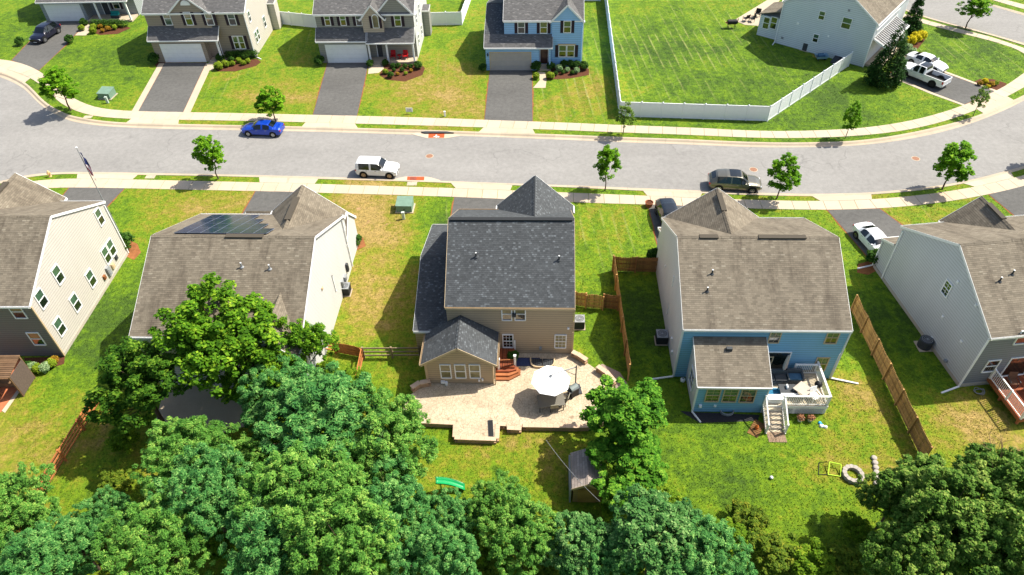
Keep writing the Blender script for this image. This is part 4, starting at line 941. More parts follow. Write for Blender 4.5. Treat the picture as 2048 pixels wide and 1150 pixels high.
# ------------------------------------------------------------------ vehicles
def vehicle(name, label, cat, loc, rz, L, W, Ht, style, col, group='vehicles', glassm=None, roofm=None, cladding=None, rim=None):
    """x forward; stations: (x fraction, sill z, belt z, top z, half width belt, half width top)"""
    t = thing(name, label, cat, loc, rz, group)
    hw = W/2; gm = glassm or M_carglass
    if style == 'sedan':
        st = [(0, .42, .82, .90, .80, .62), (.03, .28, .93, 1.01, .92, .70), (.12, .22, .97, 1.06, .99, .74), (.165, .22, .97, 1.13, 1.0, .72), (.31, .22, .96, Ht-.05, 1.0, .62), (.45, .22, .94, Ht, 1.0, .64), (.57, .22, .92, Ht-.03, 1.0, .64), (.735, .22, .90, 1.0, 1.0, .74), (.88, .24, .80, .89, .96, .72), (.96, .28, .66, .76, .85, .62), (1, .36, .55, .62, .72, .5)]
        win = (.235, .68); ws = (.59, .715); rw = (.165, .29); wheels = (.19, .81); wr = .325
    elif style == 'boxy':
        st = [(0, .45, .95, 1.25, .88, .70), (.02, .30, 1.0, Ht-.12, .96, .72), (.06, .26, 1.0, Ht-.02, 1.0, .78), (.30, .26, .99, Ht, 1.0, .79), (.56, .26, .98, Ht-.02, 1.0, .78), (.73, .26, .97, 1.10, 1.0, .82), (.86, .27, .94, 1.04, 1.0, .82), (.95, .30, .88, .97, .97, .78), (1, .36, .72, .80, .90, .7)]
        win = (.09, .67); ws = (.575, .715); rw = (.004, .02); wheels = (.19, .83); wr = .36
    elif style == 'suv':
        st = [(0, .45, .90, 1.0, .82, .62), (.03, .30, 1.0, 1.22, .94, .66), (.14, .25, 1.03, Ht-.08, 1.0, .68), (.30, .25, 1.02, Ht, 1.0, .72), (.50, .25, 1.0, Ht, 1.0, .73), (.60, .25, .98, Ht-.05, 1.0, .72), (.74, .25, .96, 1.08, 1.0, .78), (.90, .27, .88, .97, .97, .76), (.97, .30, .74, .83, .88, .68), (1, .36, .6, .68, .76, .56)]
        win = (.14, .70); ws = (.615, .73); rw = (.035, .13); wheels = (.19, .82); wr = .37
    else:  # pickup cab and nose only
        st = [(.42, .42, 1.15, 1.3, .97, .75), (.425, .36, 1.15, Ht-.03, 1.0, .74), (.50, .36, 1.14, Ht, 1.0, .76), (.62, .36, 1.13, Ht-.02, 1.0, .75), (.735, .36, 1.12, 1.22, 1.0, .82), (.90, .38, 1.08, 1.17, 1.0, .84), (.98, .42, .98, 1.07, .96, .8), (1, .5, .8, .88, .9, .74)]
        win = (.44, .70); ws = (.635, .725); rw = None; wheels = (.20, .81); wr = .42
    st = np.array(st); n_ = 44
    fx = np.unique(np.concatenate([np.linspace(st[0, 0], 1, n_), st[:, 0]])); m = len(fx)
    v = np.stack([np.interp(fx, st[:, 0], st[:, k]) for k in range(1, 6)], 1)
    ker = np.array([.25, .5, .25])
    for _ in range(2):
        vp = np.vstack([v[:1], v, v[-1:]]); v = vp[:-2]*.25+vp[1:-1]*.5+vp[2:]*.25
    ring = []
    for i in range(m):
        zb, zl, zt, wb, wt = v[i]; wb *= hw; wt *= hw
        half = [(wb*.86, zb), (wb*.97, zb+.08), (wb*1.0, zb+.3*(zl-zb)+.1), (wb*.995, zb+.75*(zl-zb)), (wb*.965, zl), (wb*.965*.72+wt*.28, zl+.28*(zt-.05-zl)), (wb*.965*.3+wt*.7, zl+.7*(zt-.05-zl)), (wt, zt-.05), (wt*.88, zt-.012), (wt*.5, zt), (0, zt+.012)]
        ring.append(half+[(-y, z) for y, z in half[-2::-1]])
    k_ = len(ring[0]); X = (fx-.5)*L
    mb = MB(); mb.add([(X[i], y, z) for i in range(m) for y, z in ring[i]], [(i*k_+j, (i+1)*k_+j, (i+1)*k_+j+1, i*k_+j+1) for i in range(m-1) for j in range(k_-1)]+[tuple(range(k_)), tuple(range((m-1)*k_, m*k_))[::-1]])
    body = mb.build('body', col, t, True, 40); fixn(body)
    def patch(nm, i0, i1, j0, j1, mt, off=.008, pts=None):
        """raised skin patch from the body grid"""
        p = MB(); ii = [i for i in range(m) if i0 <= fx[i] <= i1]
        if len(ii) < 2: return None
        vv = []
        for i in ii:
            for j in range(j0, j1+1):
                y, z = ring[i][j]; c_ = np.array([0, y*.9, z-.6]); c_ = c_/(np.linalg.norm(c_)+1e-6)
                dx = .006 if nm == 'windshield' else -.006 if nm == 'rear_window' else 0
                vv.append((X[i]+dx, y+c_[1]*off, z+c_[2]*off))
        q = j1-j0+1
        p.add(vv, [(a*q+b, (a+1)*q+b, (a+1)*q+b+1, a*q+b+1) for a in range(len(ii)-1) for b in range(q-1)])
        o = p.build(nm, mt, t, True); fixn(o); return o
    mid = (win[0]+win[1])/2-.01
    for j0, j1 in ((4, 7), (k_-8, k_-5)):
        patch('side_window', win[0], mid-.012, j0, j1, gm); patch('side_window', mid+.006, win[1]-.015, j0, j1, gm)
    patch('windshield', ws[0], ws[1], 7, k_-8, gm)
    if rw: patch('rear_window', rw[0], rw[1], 8, k_-9, gm)
    if roofm: patch('roof_panel', ws[0]-.26, ws[0]-.03, 8, k_-9, roofm)
    zl_ = lambda f: np.interp(f, fx, v[:, 1])
    for s_ in (-1, 1):
        w_f = np.interp(.965, fx, v[:, 3])*hw; zf = np.interp(.965, fx, v[:, 1])
        MB().box(.962*L-L/2, .985*L-L/2, min(s_*w_f*.62, s_*w_f*.98), max(s_*w_f*.62, s_*w_f*.98), zf-.16, zf-.02).build('headlight', M_lamp, t)
        if style != 'pickup':
            w_r = np.interp(.02, fx, v[:, 3])*hw; zr = np.interp(.02, fx, v[:, 1])
            MB().box(-L/2-.01, -L/2+.17, min(s_*w_r*.70, s_*w_r*.99), max(s_*w_r*.70, s_*w_r*.99), zr-.2, zr-.02).build('taillight', M_tail, t)
        mx = (win[1]-.02-.5)*L; mb = MB(); mb.bar((mx, s_*hw*.95, zl_(win[1])+.08), (mx-.02, s_*hw*1.14, zl_(win[1])+.12), .13, .14); mb.build('wing_mirror', col, t)
        for f in (mid-.10, mid+.13):
            MB().box((f-.5)*L-.1, (f-.5)*L+.1, min(s_*hw*.985, s_*hw*1.012), max(s_*hw*.985, s_*hw*1.012), zl_(f)-.13, zl_(f)-.10).build('door_handle', M_chrome, t)
        for f in wheels:
            wx = (f-.5)*L
            MB().tube((wx, s_*(hw-.30), wr+.02), (wx, s_*(hw-.0+.004), wr+.02), wr+.075, n=20).build('wheel_arch', cladding or M_black, t)
            wo = MB().tube((wx, s_*(hw-.24), wr), (wx, s_*(hw+.014), wr), wr, n=22).build('wheel', M_rubber, t, True, 40)
            rm = MB(); rm.tube((wx, s_*(hw-.02), wr), (wx, s_*(hw+.020), wr), wr*.62, n=18)
            rm.build('rim', rim or M_chrome, wo)
            sp = MB()
            for q in range(5):
                a = 2*math.pi*q/5+.3
                sp.bar((wx+wr*.2*math.cos(a), s_*(hw+.022), wr+wr*.2*math.sin(a)), (wx+wr*.5*math.cos(a), s_*(hw+.022), wr+wr*.5*math.sin(a)), .012, wr*.16, up=(math.sin(a), 0, -math.cos(a)))
            stuff(sp.build('rim_openings', M_black, wo))
    MB().box(L/2-.05, L/2+.012, -hw*.5, hw*.5, .38, .52).build('grille', M_black, t)
    MB().box(L/2-.10, L/2+.02, -.26, .26, .30, .37).build('number_plate', M_trim, t)
    if style == 'pickup':
        x0, x1 = -L/2, (.42-.5)*L-.02
        b = MB(); zt = 1.18
        b.box(x0, x1, hw*.90, hw*.99, .42, zt); b.build('bed_side', col, t)
        b = MB(); b.box(x0, x1, -hw*.99, -hw*.90, .42, zt); b.build('bed_side', col, t)
        b = MB(); b.box(x0-.06, x0+.02, -hw*.90, hw*.90, .45, zt-.02); b.build('tailgate', col, t)
        b = MB(); b.box(x0+.02, x1, -hw*.90, hw*.90, .50, .66); b.build('cargo_bed', M_black, t)
        b = MB(); b.box(x1-.05, x1, -hw*.9, hw*.9, .66, zt-.02); b.build('bed_front', M_black, t)
        b = MB(); b.box(x0-.1, x0-.062, -hw*.95, hw*.95, .45, .6); b.build('bumper', M_chrome, t)
        for s_ in (-1, 1): MB().box(x0-.03, x0+.12, min(s_*hw*.93, s_*hw*1.005), max(s_*hw*.93, s_*hw*1.005), .8, 1.1).build('taillight', M_tail, t)
    return t
M_lamp = plain('#c9ced2', .15, .1, 6, .6); M_tail = plain('#b01418', .25, .2, 6, .5)
P_white = paint('white', '#dfe1e2', .7); P_blue = paint('blue', '#0c3fae', .8, .25); P_black = paint('black', '#14172a', .8, .2, .3); P_taupe = paint('taupe', '#6d6a5e', .9, .6, .3); P_graph = paint('graphite', '#20262c', .9, .4, .25)
def vplace(p0, p1):
    a, b = G(*p0), G(*p1); d = b-a; return (a+b)/2, math.atan2(d.y, d.x)
def veh(p_rear, p_front, side, *args, **k):
    """rear and front ground points of the camera-side flank; side = half width offset direction"""
    c_, rz = vplace(p_rear, p_front); W = args[4]
    n_ = Vector((-math.sin(rz), math.cos(rz), 0))*side*W/2
    z = k.pop('z', -.118)
    c_ = c_+n_; c_.z = z
    return vehicle(args[0], args[1], args[2], c_, rz, args[3], args[4], args[5], args[6], args[7], **k)
veh((711.5, 353.5), (794, 357), 1, 'suv_car', 'small white boxy suv parked by the near kerb', 'car', 4.24, 1.81, 1.69, 'boxy', P_white, cladding=M_rubber, rim=plain('#b99a72', .4, .2, 6))
veh((562.5, 274), (481.5, 271), -1, 'sedan_car', 'bright blue sedan parked by the far kerb', 'car', 4.6, 1.78, 1.45, 'sedan', P_blue)
veh((1418, 381), (1521, 386.5), 1, 'suv_car', 'long taupe crossover with dark glass roof parked by the near kerb', 'car', 5.1, 1.93, 1.70, 'suv', P_taupe, roofm=M_carglass)
veh((1704, 471), (1751, 524), 1, 'sedan_car', 'white sedan in the drive beside the pale grey house', 'car', 4.75, 1.84, 1.46, 'sedan', P_white, z=.024)
veh((108, 57), (56, 92), 1, 'suv_car', 'dark navy suv on the drive at the top left', 'car', 4.75, 1.9, 1.72, 'suv', P_black, z=.024)
veh((1872, 180), (1796, 150), -1, 'pickup_truck', 'white crew cab pickup truck with open black bed', 'truck', 5.7, 2.0, 1.92, 'pickup', P_white, z=.024, roofm=M_carglass, rim=M_black)
veh((1806, 124), (1880, 152), 1, 'sedan_car', 'white sedan with sunroof tucked behind the pickup truck', 'car', 4.8, 1.85, 1.45, 'sedan', P_white, z=.024)
veh((1309, 424), (1324, 470), 1, 'suv_car', 'dark graphite car half hidden beside the blue house garage', 'car', 4.7, 1.9, 1.6, 'suv', P_graph, z=.024)

# ------------------------------------------------------------------ fences
M_vinyl = plain('#e4e6e8', .45, .03, 2); W_fence = wood('fence', '#b08a56', .25); W_fence2 = wood('fence_dark', '#8f6a42', .25); W_rail = wood('rail', '#b07040', .25); W_grey = wood('greyrail', '#8a7a62', .3)
def vinyl(name, label, pts, h=1.85, span=2.35):
    f = thing(name, label, 'fence', (0, 0, 0), 0, 'white vinyl fences')
    pp = MB().box(-.065, .065, -.065, .065, 0, h+.06); pp.lathe([(.10, h+.06), (.10, h+.1), (.0, h+.17)], 4); pm = None
    for a, b in zip(pts[:-1], pts[1:]):
        d = b-a; n_ = max(1, round(d.length/span)); u = d.normalized(); rz = math.atan2(u.y, u.x); s_ = d.length/n_
        pan = MB().box(.07, s_-.07, -.018, .018, .08, h-.05)
        pan.box(.07, s_-.07, -.04, .04, h-.1, h); pan.box(.07, s_-.07, -.04, .04, .04, .16)
        k = .22
        while k < s_-.1: pan.box(k, k+.012, -.024, .024, .16, h-.1); k += .155
        panm = None
        for i in range(n_):
            if panm is None: o = pan.build('panel', M_vinyl, f); panm = o.data
            else: o = sub('panel', panm, None, f)
            o.location = a+u*(i*s_); o.rotation_euler.z = rz
        for i in range(n_+(1 if b is pts[-1] else 0)):
            if pm is None: o = pp.build('post', M_vinyl, f); pm = o.data
            else: o = sub('post', pm, None, f)
            o.location = a+u*(i*s_); o.rotation_euler.z = rz
    return f
vinyl('vinyl_fence', 'white vinyl privacy fence along the big lawn, angled towards the corner house', [G(1208, -12), G(1239, 233), G(1534, 242.5), G(1696, 133)])
vinyl('vinyl_fence', 'short white vinyl fence between the taupe and sage houses', [G(559, 48), G(634, 56), ])
vinyl('vinyl_fence', 'white vinyl fence between the sage and sky blue houses', [G(862, 51), G(924, 50), G(945, -10)])
vinyl('vinyl_fence', 'piece of white vinyl fence behind the sky blue house', [G(1168, 2), G(1200, 2)])
def plankfence(name, label, a, b, h=1.8, rail_side=1, group='wooden plank fences', mt=None, bays=None, scallop=.12, face=None, parent=None, postx=True):
    """posts and rails on one side, each plank its own piece"""
    f = parent or thing(name, label, 'fence', (0, 0, 0), 0, group)
    d = b-a; u = d.normalized(); rz = math.atan2(u.y, u.x); nrm = Vector((-u.y, u.x, 0))*rail_side
    n_ = bays or max(1, round(d.length/2.4)); s_ = d.length/n_; pw = .145; k = int(d.length/pw)
    meshes = []
    for q in range(5):
        hh = h-scallop*(q/4)
        mb = MB().box(-pw/2+.006, pw/2-.006, -.011, .011, .04, hh-.05); mb.add([(-pw/2+.006, -.011, hh-.05), (pw/2-.006, -.011, hh-.05), (pw/2-.006, .011, hh-.05), (-pw/2+.006, .011, hh-.05), (-pw/2+.045, -.011, hh), (pw/2-.045, -.011, hh), (pw/2-.045, .011, hh), (-pw/2+.045, .011, hh)], [(4, 5, 6, 7), (0, 1, 5, 4), (1, 2, 6, 5), (2, 3, 7, 6), (3, 0, 4, 7)])
        me = bpy.data.meshes.new('plank'); me.from_pydata(mb.v, [], mb.f); me.materials.append(mt or W_fence); meshes.append(me)
    for i in range(k):
        x = (i+.5)*pw; fr = (x % s_)/s_; q = int(round(4*math.sin(math.pi*fr)))
        o = sub('plank', meshes[q], None, f, a+u*x-nrm*.03+Vector((0, 0, random.uniform(-.015, .015))), rz+random.uniform(-.01, .01))
    for i in range(n_+1):
        o = MB().box(-.055, .055, -.055, .055, -.05, h+.03).build('post', mt or W_fence, f); o.location = a+u*(i*s_)+nrm*.05; o.rotation_euler.z = rz
    for i in range(n_):
        for zz in (.35, h*.53, h-.35):
            o = MB().box(.06, s_-.06, -.02, .02, zz-.045, zz+.045).build('rail', mt or W_fence, f); o.location = a+u*(i*s_)+nrm*.005; o.rotation_euler.z = rz
    return f
plankfence('plank_fence', 'long wooden plank fence right of the blue house', G(1702, 622), G(1845, 925), 1.8, -1)
pf = plankfence('plank_fence', 'wooden plank fence between the tan and blue houses', G(1225.5, 542), G(1257, 760), 1.8, -1)
plankfence('plank_fence', 'dark wooden fence with gate beside the blue house', G(1226, 543), G(1314, 545), 1.75, -1, mt=W_fence2, bays=2)
plankfence('plank_fence', 'wooden fence with gate beside the tan house', G(1149, 612), G(1171, 615), 1.7, -1, bays=1)
plankfence('fence_gate', 'wooden plank gate between the tan house and the tall fence', G(1171.5, 616), G(1205, 619), 1.5, -1, bays=1, group='wooden plank fences', scallop=-.12)
plankfence('plank_fence', 'short reddish plank fence panel beside the gate', G(1205.5, 617), G(1235, 620), 1.7, -1, bays=1, mt=W_fence2)
def railfence(name, label, pts, rails=3, h=1.25, mt=None, span=2.4, group='split rail fences'):
    f = thing(name, label, 'fence', (0, 0, 0), 0, group); mt = mt or W_rail
    for a, b in zip(pts[:-1], pts[1:]):
        d = b-a; n_ = max(1, round(d.length/span)); u = d.normalized(); s_ = d.length/n_; rz = math.atan2(u.y, u.x)
        for i in range(n_+1):
            o = MB().box(-.07, .07, -.07, .07, -.05, h+random.uniform(-.02, .05)).build('post', mt, f); o.location = a+u*(i*s_); o.rotation_euler.z = rz
        for i in range(n_):
            for k in range(rails):
                zz = h*(.25+.68*k/(rails-1)) if rails > 1 else h*.6
                o = MB().bar((.0, 0, zz+random.uniform(-.02, .02)), (s_, 0, zz+random.uniform(-.02, .02)), .07, .11).build('rail', mt, f); o.location = a+u*(i*s_)+Vector((0, 0, 0)); o.rotation_euler.z = rz
    return f
railfence('rail_fence', 'orange brown rail fence running down the left lawn', [G(204, 803), G(92, 988), G(40, 1075)], 4, 1.3)
railfence('rail_fence', 'weathered split rail fence meeting the tan house', [G(729, 716), G(842, 715)], 3, 1.2, W_grey)
railfence('rail_fence', 'brown rail fence behind the white house', [G(640, 700), G(672, 706)], 3, 1.2, W_rail)
railfence('rail_fence', 'brown rail fence running from the gate into the trees', [G(727, 718), G(715, 780), G(690, 900)], 3, 1.2, W_rail)
plankfence('fence_gate', 'small brown picket gate between the rail fences', G(674, 706), G(726, 716), 1.15, -1, mt=W_rail, bays=1, scallop=-.1, group='split rail fences')

# ------------------------------------------------------------------ street things
def lathe_obj(name, label, cat, loc, prof, mt, n_=16, group=None):
    o = MB().lathe(prof, n_).build(name, mt, None, True, 40); o.location = loc; return tag(o, label, cat, group)
# manholes
M_rust = plain('#8f6a55', .85, .2, 8, .2, 0, .5)
for px, py, lab in ((859, 312, 'round manhole cover in the road above the white suv'), (1507, 339, 'round manhole cover in the road beside the taupe crossover'), (1831.5, 317, 'pale round manhole cover in the road at the right bend')):
    p = G(px, py, -.118); t = thing('manhole_cover', lab, 'manhole', p, 0, 'manhole covers')
    MB().lathe([(0, .012), (.30, .012), (.34, .008), (.36, .0)], 24).build('lid', M_rust, t); MB().lathe([(.36, .0), (.36, .008), (.42, .006), (.43, .0)], 24).build('ring', M_conc2, t)
# storm drains
M_brickred = plain('#b5512c', .85, .15, 5, .2, 0, .4)
def inlet(label, pts, red, throat):
    """widened gutter apron with painted slab"""
    t = thing('storm_drain', label, 'storm drain', (0, 0, 0), 0, 'storm drains')
    P = [tuple(G(*p))[:2] for p in pts]; MB().prism(P, -.13, -.098).build('gutter_apron', M_conc, t)
    P = [tuple(G(*p))[:2] for p in red]; ro = MB().prism(P, -.12, -.088).build('painted_slab', M_brickred, t)
    if throat:
        P = [tuple(G(*p))[:2] for p in throat]; MB().prism(P, -.1, .045).build('inlet_throat', M_dkgrey, t)
    return t, ro
t, ro = inlet('storm drain with painted white design by the far kerb', [(822, 266), (830, 268.5), (854, 274.5), (890, 274.8), (922, 270), (905, 265), (838, 262)], [(857, 266.3), (889, 266.3), (888, 274), (856.5, 274)], [(842, 264.2), (852, 263), (893, 263.2), (908, 265.8), (895, 266), (850, 266)])
for k, (a, b) in enumerate(((868.5, 271.8), (872.5, 269.2), (876.5, 272), (872.5, 272.2))):
    p = G(a, b); MB().lathe([(0, .0), (.13, .0)], 3+k).build('painted_mark', M_white, t).location = (p.x, p.y, -.084)
t, ro = inlet('brick red storm drain slab by the near kerb', [(781, 358.5), (800, 353.5), (812, 351.3), (852, 351.8), (862, 353.4), (880, 358.5), (880, 363), (781, 361)], [(814.5, 351.8), (848.5, 352.2), (848, 359), (814, 358.6)], None)
gb = MB(); a, b = G(820, 355.5), G(832, 355.8)
for k in range(6): p = a.lerp(b, k/5); gb.box(p.x-.03, p.x+.03, p.y-.25, p.y+.25, -.088, -.08)
stuff(gb.build('grate', M_dkgrey, t))
# utility cabinets
M_util = plain('#6f8a78', .55, .12, 3); M_util2 = plain('#4f5a48', .6, .15, 4)
def transformer(label, loc, rz, mt, sx=1.5, sy=1.3, h=.95):
    t = thing('utility_cabinet', label, 'utility box', loc, rz, 'green utility cabinets')
    MB().box(-sx/2-.12, sx/2+.12, -sy/2-.12, sy/2+.12, -.02, .06).build('plinth', M_conc2, t)
    mb = MB(); mb.add([(x, y, z) for x in (-sx/2, sx/2) for y, z in ((-sy/2, .06), (sy/2, .06), (sy/2, h), (-sy/2, h*.8))], [(0, 1, 2, 3), (7, 6, 5, 4), (0, 4, 5, 1), (1, 5, 6, 2), (3, 2, 6, 7), (3, 7, 4, 0)]); fixn(mb.build('cabinet', mt, t))
    mb = MB(); mb.add([(x, y, z) for x in (-sx/2-.04, sx/2+.04) for y, z in ((-sy/2-.05, h*.8+.004), (sy/2+.05, h+.012), (sy/2+.05, h+.05), (-sy/2-.05, h*.8+.045))], [(0, 1, 2, 3), (7, 6, 5, 4), (0, 4, 5, 1), (1, 5, 6, 2), (3, 2, 6, 7), (3, 7, 4, 0)]); fixn(mb.build('lid', mt, t))
    MB().box(-.05, .05, -sy/2-.03, -sy/2, h*.35, h*.5).build('latch', M_dkgrey, t)
transformer('green utility cabinet on the lawn near the tan house drive', G(811, 417), R(-4), M_util)
transformer('pale green utility cabinet on the lawn by the top left bend', G(216, 193), R(-8), M_util, 1.5, 1.4, .9)
def pedestal(label, loc, mt, r=.13, h=.75):
    t = thing('utility_pedestal', label, 'pedestal', loc, 0, 'utility pedestals')
    MB().box(-r, r, -r*.8, r*.8, -.02, h).build('housing', mt, t); MB().box(-r-.02, r+.02, -r*.8-.02, r*.8+.02, h, h+.07).build('cap', mt, t)
pedestal('small pale pedestal just below the green utility cabinet', G(807.5, 438), plain('#b9c4b4', .6, .1, 4))
pedestal('small pedestal just below the pale green cabinet at the bend', G(216, 206), plain('#aebbb0', .6, .1, 4))
pedestal('small white marker post on the sage house lawn', G(890, 233), M_white, .09, .6)
# hydrant
t = thing('fire_hydrant', 'pale yellow fire hydrant on the verge at the left', 'hydrant', G(101, 353), 0)
MB().lathe([(.17, 0), (.17, .05), (.11, .06), (.11, .5), (.14, .52), (.14, .56), (.11, .6), (.07, .7), (.03, .74), (0, .75)], 14).build('barrel', plain('#d9b27c', .6, .1, 6), t, True, 40)
for a in (0, math.pi/2, math.pi): MB().tube((0, 0, .4), (.2*math.cos(a), -.2*math.sin(a), .4), .06, n=10).build('nozzle', plain('#d9b27c', .6, .1, 6), t)
# flagpole
fb = G(242, 470); ft = hgt((242, 470), (162.5, 294))
t = thing('flagpole', 'tall thin flagpole with limp flag beside the cream house', 'flagpole', fb)
MB().tube((0, 0, 0), (0, 0, ft), .05, .03, 8).build('pole', M_grey, t); MB().lathe([(0, ft), (.09, ft+.06), (.09, ft+.12), (0, ft+.18)], 10).build('finial', M_white, t)
mb = MB(); n_ = 10; H_ = 2.2
def flagpt(i, j): return (.05+i*.06+.05*math.sin(j*.7+i), .09*math.sin(i*1.7+j*.35), ft-.35-j*H_/n_-i*.16)
for (nm, j0, j1, mt) in (('canton', 0, 4, plain('#2c3566', .8, .1, 4)), ('stripes', 4, n_, None)):
    if nm == 'stripes':
        for q in range(5):
            f_ = MB(); f_.add([flagpt(i, j) for i in (q, q+1) for j in range(j0, j1+1)], [(k, k+1, k+1+(j1-j0+1), k+(j1-j0+1)) for k in range(j1-j0)])
            f_.build('flag_stripe', plain('#c05a68' if q % 2 else '#e6dcdc', .8, .08, 4), t)
    else:
        f_ = MB(); f_.add([flagpt(i, j) for i in range(6) for j in range(j0, j1+1)], [(i*(j1-j0+1)+k, i*(j1-j0+1)+k+1, (i+1)*(j1-j0+1)+k+1, (i+1)*(j1-j0+1)+k) for i in range(5) for k in range(j1-j0)]); f_.build('flag_canton', mt, t)
# yard sign
a = G(819.5, 228); t = thing('yard_sign', 'small white yard sign with dark print on the sage house lawn', 'sign', a, R(-4))
MB().box(-.40, .40, -.012, .012, .28, .80).build('board', M_white, t)
for x in (-.3, .3): MB().box(x-.012, x+.012, -.01, .01, -.05, .28).build('stake', M_dkgrey, t)
for k, (x, w_) in enumerate(((-.15, .1), (0, .13), (.15, .1))):
    MB().add([(x-w_/2, -.014, .5), (x+w_/2, -.014, .5), (x, -.014, .68)], [(0, 1, 2)]).build('print_mark', M_dkgrey, t)
MB().box(-.28, .28, -.0145, -.0125, .36, .42).build('print_line', M_dkgrey, t)
# cover slabs in the verge
for px, py, lab in ((301, 353.5, 'pale concrete utility cover in the verge by the left drive'), (824, 367.5, 'pale concrete utility cover in the verge below the red drain slab'), (176, 234, 'pinkish concrete utility cover in the verge by the top left bend')):
    t = tag(MB().box(-.5, .5, -.32, .32, -.05, .02).build('utility_cover', M_conc2), lab, 'utility cover', 'verge utility covers'); t.location = G(px, py); t.rotation_euler.z = R(-3)
    MB().box(-.42, .42, -.25, .25, .02, .028).build('lid', M_conc, t)
# pot by the blue house drive
t = thing('flower_pot', 'round red brown tub at the end of the blue house drive', 'pot', G(1297.5, 412.5))
MB().lathe([(0, 0), (.3, 0), (.38, .45), (.40, .5), (.36, .5), (.33, .4), (0, .4)], 18).build('tub', plain('#9a5a3a', .8, .2, 5), t, True, 50); MB().lathe([(0, .41), (.33, .41)], 14).build('soil', M_mulch, t)
# air conditioners
def acunit(label, loc, rz=0.0, round_=False, s=.82, h=.85):
    t = thing('air_conditioner', label, 'air conditioner', loc, rz, 'outdoor air conditioners'); s /= 2
    MB().box(-s-.08, s+.08, -s-.08, s+.08, -.02, .06).build('pad', M_conc2, t)
    if round_: MB().lathe([(0, .06), (s*1.05, .06), (s*1.05, h), (s*.95, h+.03), (0, h+.03)], 22).build('casing', M_dkgrey, t, True, 40)
    else:
        mb = MB().box(-s, s, -s, s, .06, h)
        mb.build('casing', M_dkgrey, t)
        fins = MB()
        for k in range(9): zz = .14+k*(h-.2)/9; fins.box(-s-.008, s+.008, -s-.008, s+.008, zz, zz+.03)
        stuff(fins.build('fins', M_grey if False else M_black, t))
        MB().box(-s-.012, s+.012, -s-.012, s+.012, h-.02, h+.035).build('top_panel', M_grey, t)
    z = h+.04; mb = MB()
    for r in (.10, .19, .28): mb.lathe([(r*s*2.6, z), (r*s*2.6+.02, z+.015), (r*s*2.6+.04, z)], 20)
    stuff(mb.build('fan_guard', M_black if not round_ else M_grey, t)); MB().lathe([(0, z-.006), (s*.78, z-.006)], 20).build('fan_well', M_black, t); MB().lathe([(0, z+.02), (.09, z+.01)], 10).build('fan_hub', M_grey, t)
acunit('grey air conditioner beside the white house wall', G(692, 586), R(-3)); acunit('black sided air conditioner with pale top beside the tan house', G(1158, 652), R(-3))
acunit('dark air conditioner beside the blue house wall', G(1322, 682), R(-3), False, .85); acunit('round dark air conditioner beside the pale grey house', G(1847, 693), 0, True, .95, .8); acunit('dark air conditioner against the white corner house', G(1611, 99), R(-40), True, 1.1, .95)

# ------------------------------------------------------------------ the patio behind the tan house
M_stamp = stamped(); M_block = plain('#a88a6c', .9, .18, 5, .2, 0, .5); M_cap = concrete('#c4aa90', .08, .25, '#b88a68')
PZ = .42
def smooth_poly(pts): return [tuple(G(*p, PZ))[:2] for p in pts]
pat = struct(MB().prism(smooth_poly([(806, 815), (820, 790), (836, 779), (858, 770), (870, 730), (1000, 705), (1143, 705), (1160, 716), (1176, 727), (1196, 741), (1213, 754), (1226, 770), (1231, 795), (1226, 820), (1210, 838), (1180, 849), (1104, 849.5), (1043.6, 849), (1043.6, 855), (1013, 854), (1012.5, 847), (994.5, 846), (992.5, 876), (909, 873), (911, 845), (850, 842), (812, 841)]), -.08, PZ).build('patio', M_stamp))
def wallrun(parent, pts, z0, z1, dep, L=.42, courses=2, capname='cap_stone', blockname='wall_block', cap=True, ov=.03):
    """dry laid block wall along a polyline; each block and cap its own piece"""
    P = [Vector((*G(*p, PZ)[:2], 0)) for p in pts]
    s_ = [0]
    for a, b in zip(P[:-1], P[1:]): s_.append(s_[-1]+(b-a).length)
    def at(t):
        for i in range(len(P)-1):
            if t <= s_[i+1] or i == len(P)-2:
                f = (t-s_[i])/(s_[i+1]-s_[i]+1e-9); return P[i].lerp(P[i+1], f), (P[i+1]-P[i]).normalized()
    n_ = max(1, round(s_[-1]/L)); l = s_[-1]/n_
    ch = (z1-.07-z0)/courses if cap else (z1-z0)/courses
    bme = MB().box(-l/2+.006, l/2-.006, -dep/2, dep/2, 0, ch-.008); bm_ = bpy.data.meshes.new('wall_block'); bm_.from_pydata(bme.v, [], bme.f); bm_.materials.append(M_block)
    cme = MB().box(-l/2+.005, l/2-.005, -dep/2-ov, dep/2+ov, 0, .07); cm_ = bpy.data.meshes.new('cap_stone'); cm_.from_pydata(cme.v, [], cme.f); cm_.materials.append(M_cap)
    for c_ in range(courses):
        for k in range(n_):
            p, u = at((k+.5+(.5 if c_ % 2 else 0))*l if k < n_-1 or c_ % 2 == 0 else (k+.5)*l)
            if c_ % 2 and k == n_-1: continue
            sub(blockname, bm_, None, parent, (p.x, p.y, z0+c_*ch), math.atan2(u.y, u.x)+random.uniform(-.01, .01))
    if cap:
        for k in range(n_):
            p, u = at((k+.5)*l); sub(capname, cm_, None, parent, (p.x, p.y, z1-.07+random.uniform(-.004, .004)), math.atan2(u.y, u.x)+random.uniform(-.008, .008))
rw_ = thing('retaining_wall', 'tan block retaining wall edging the patio above the back lawn', 'wall')
for seg in ([(806, 842), (850, 843.5), (911, 846.5)], [(911, 848), (909.5, 874.5)], [(909, 875.5), (992.5, 878.5)], [(993.8, 878), (995.5, 848)], [(996, 848), (1012, 849)], [(1014, 856), (1043, 857.5)], [(1045, 851), (1104, 852), (1150, 852.5), (1182, 851.5), (1212, 840), (1228, 822), (1233, 796)]):
    wallrun(rw_, seg, -.03, PZ+.05, .26)
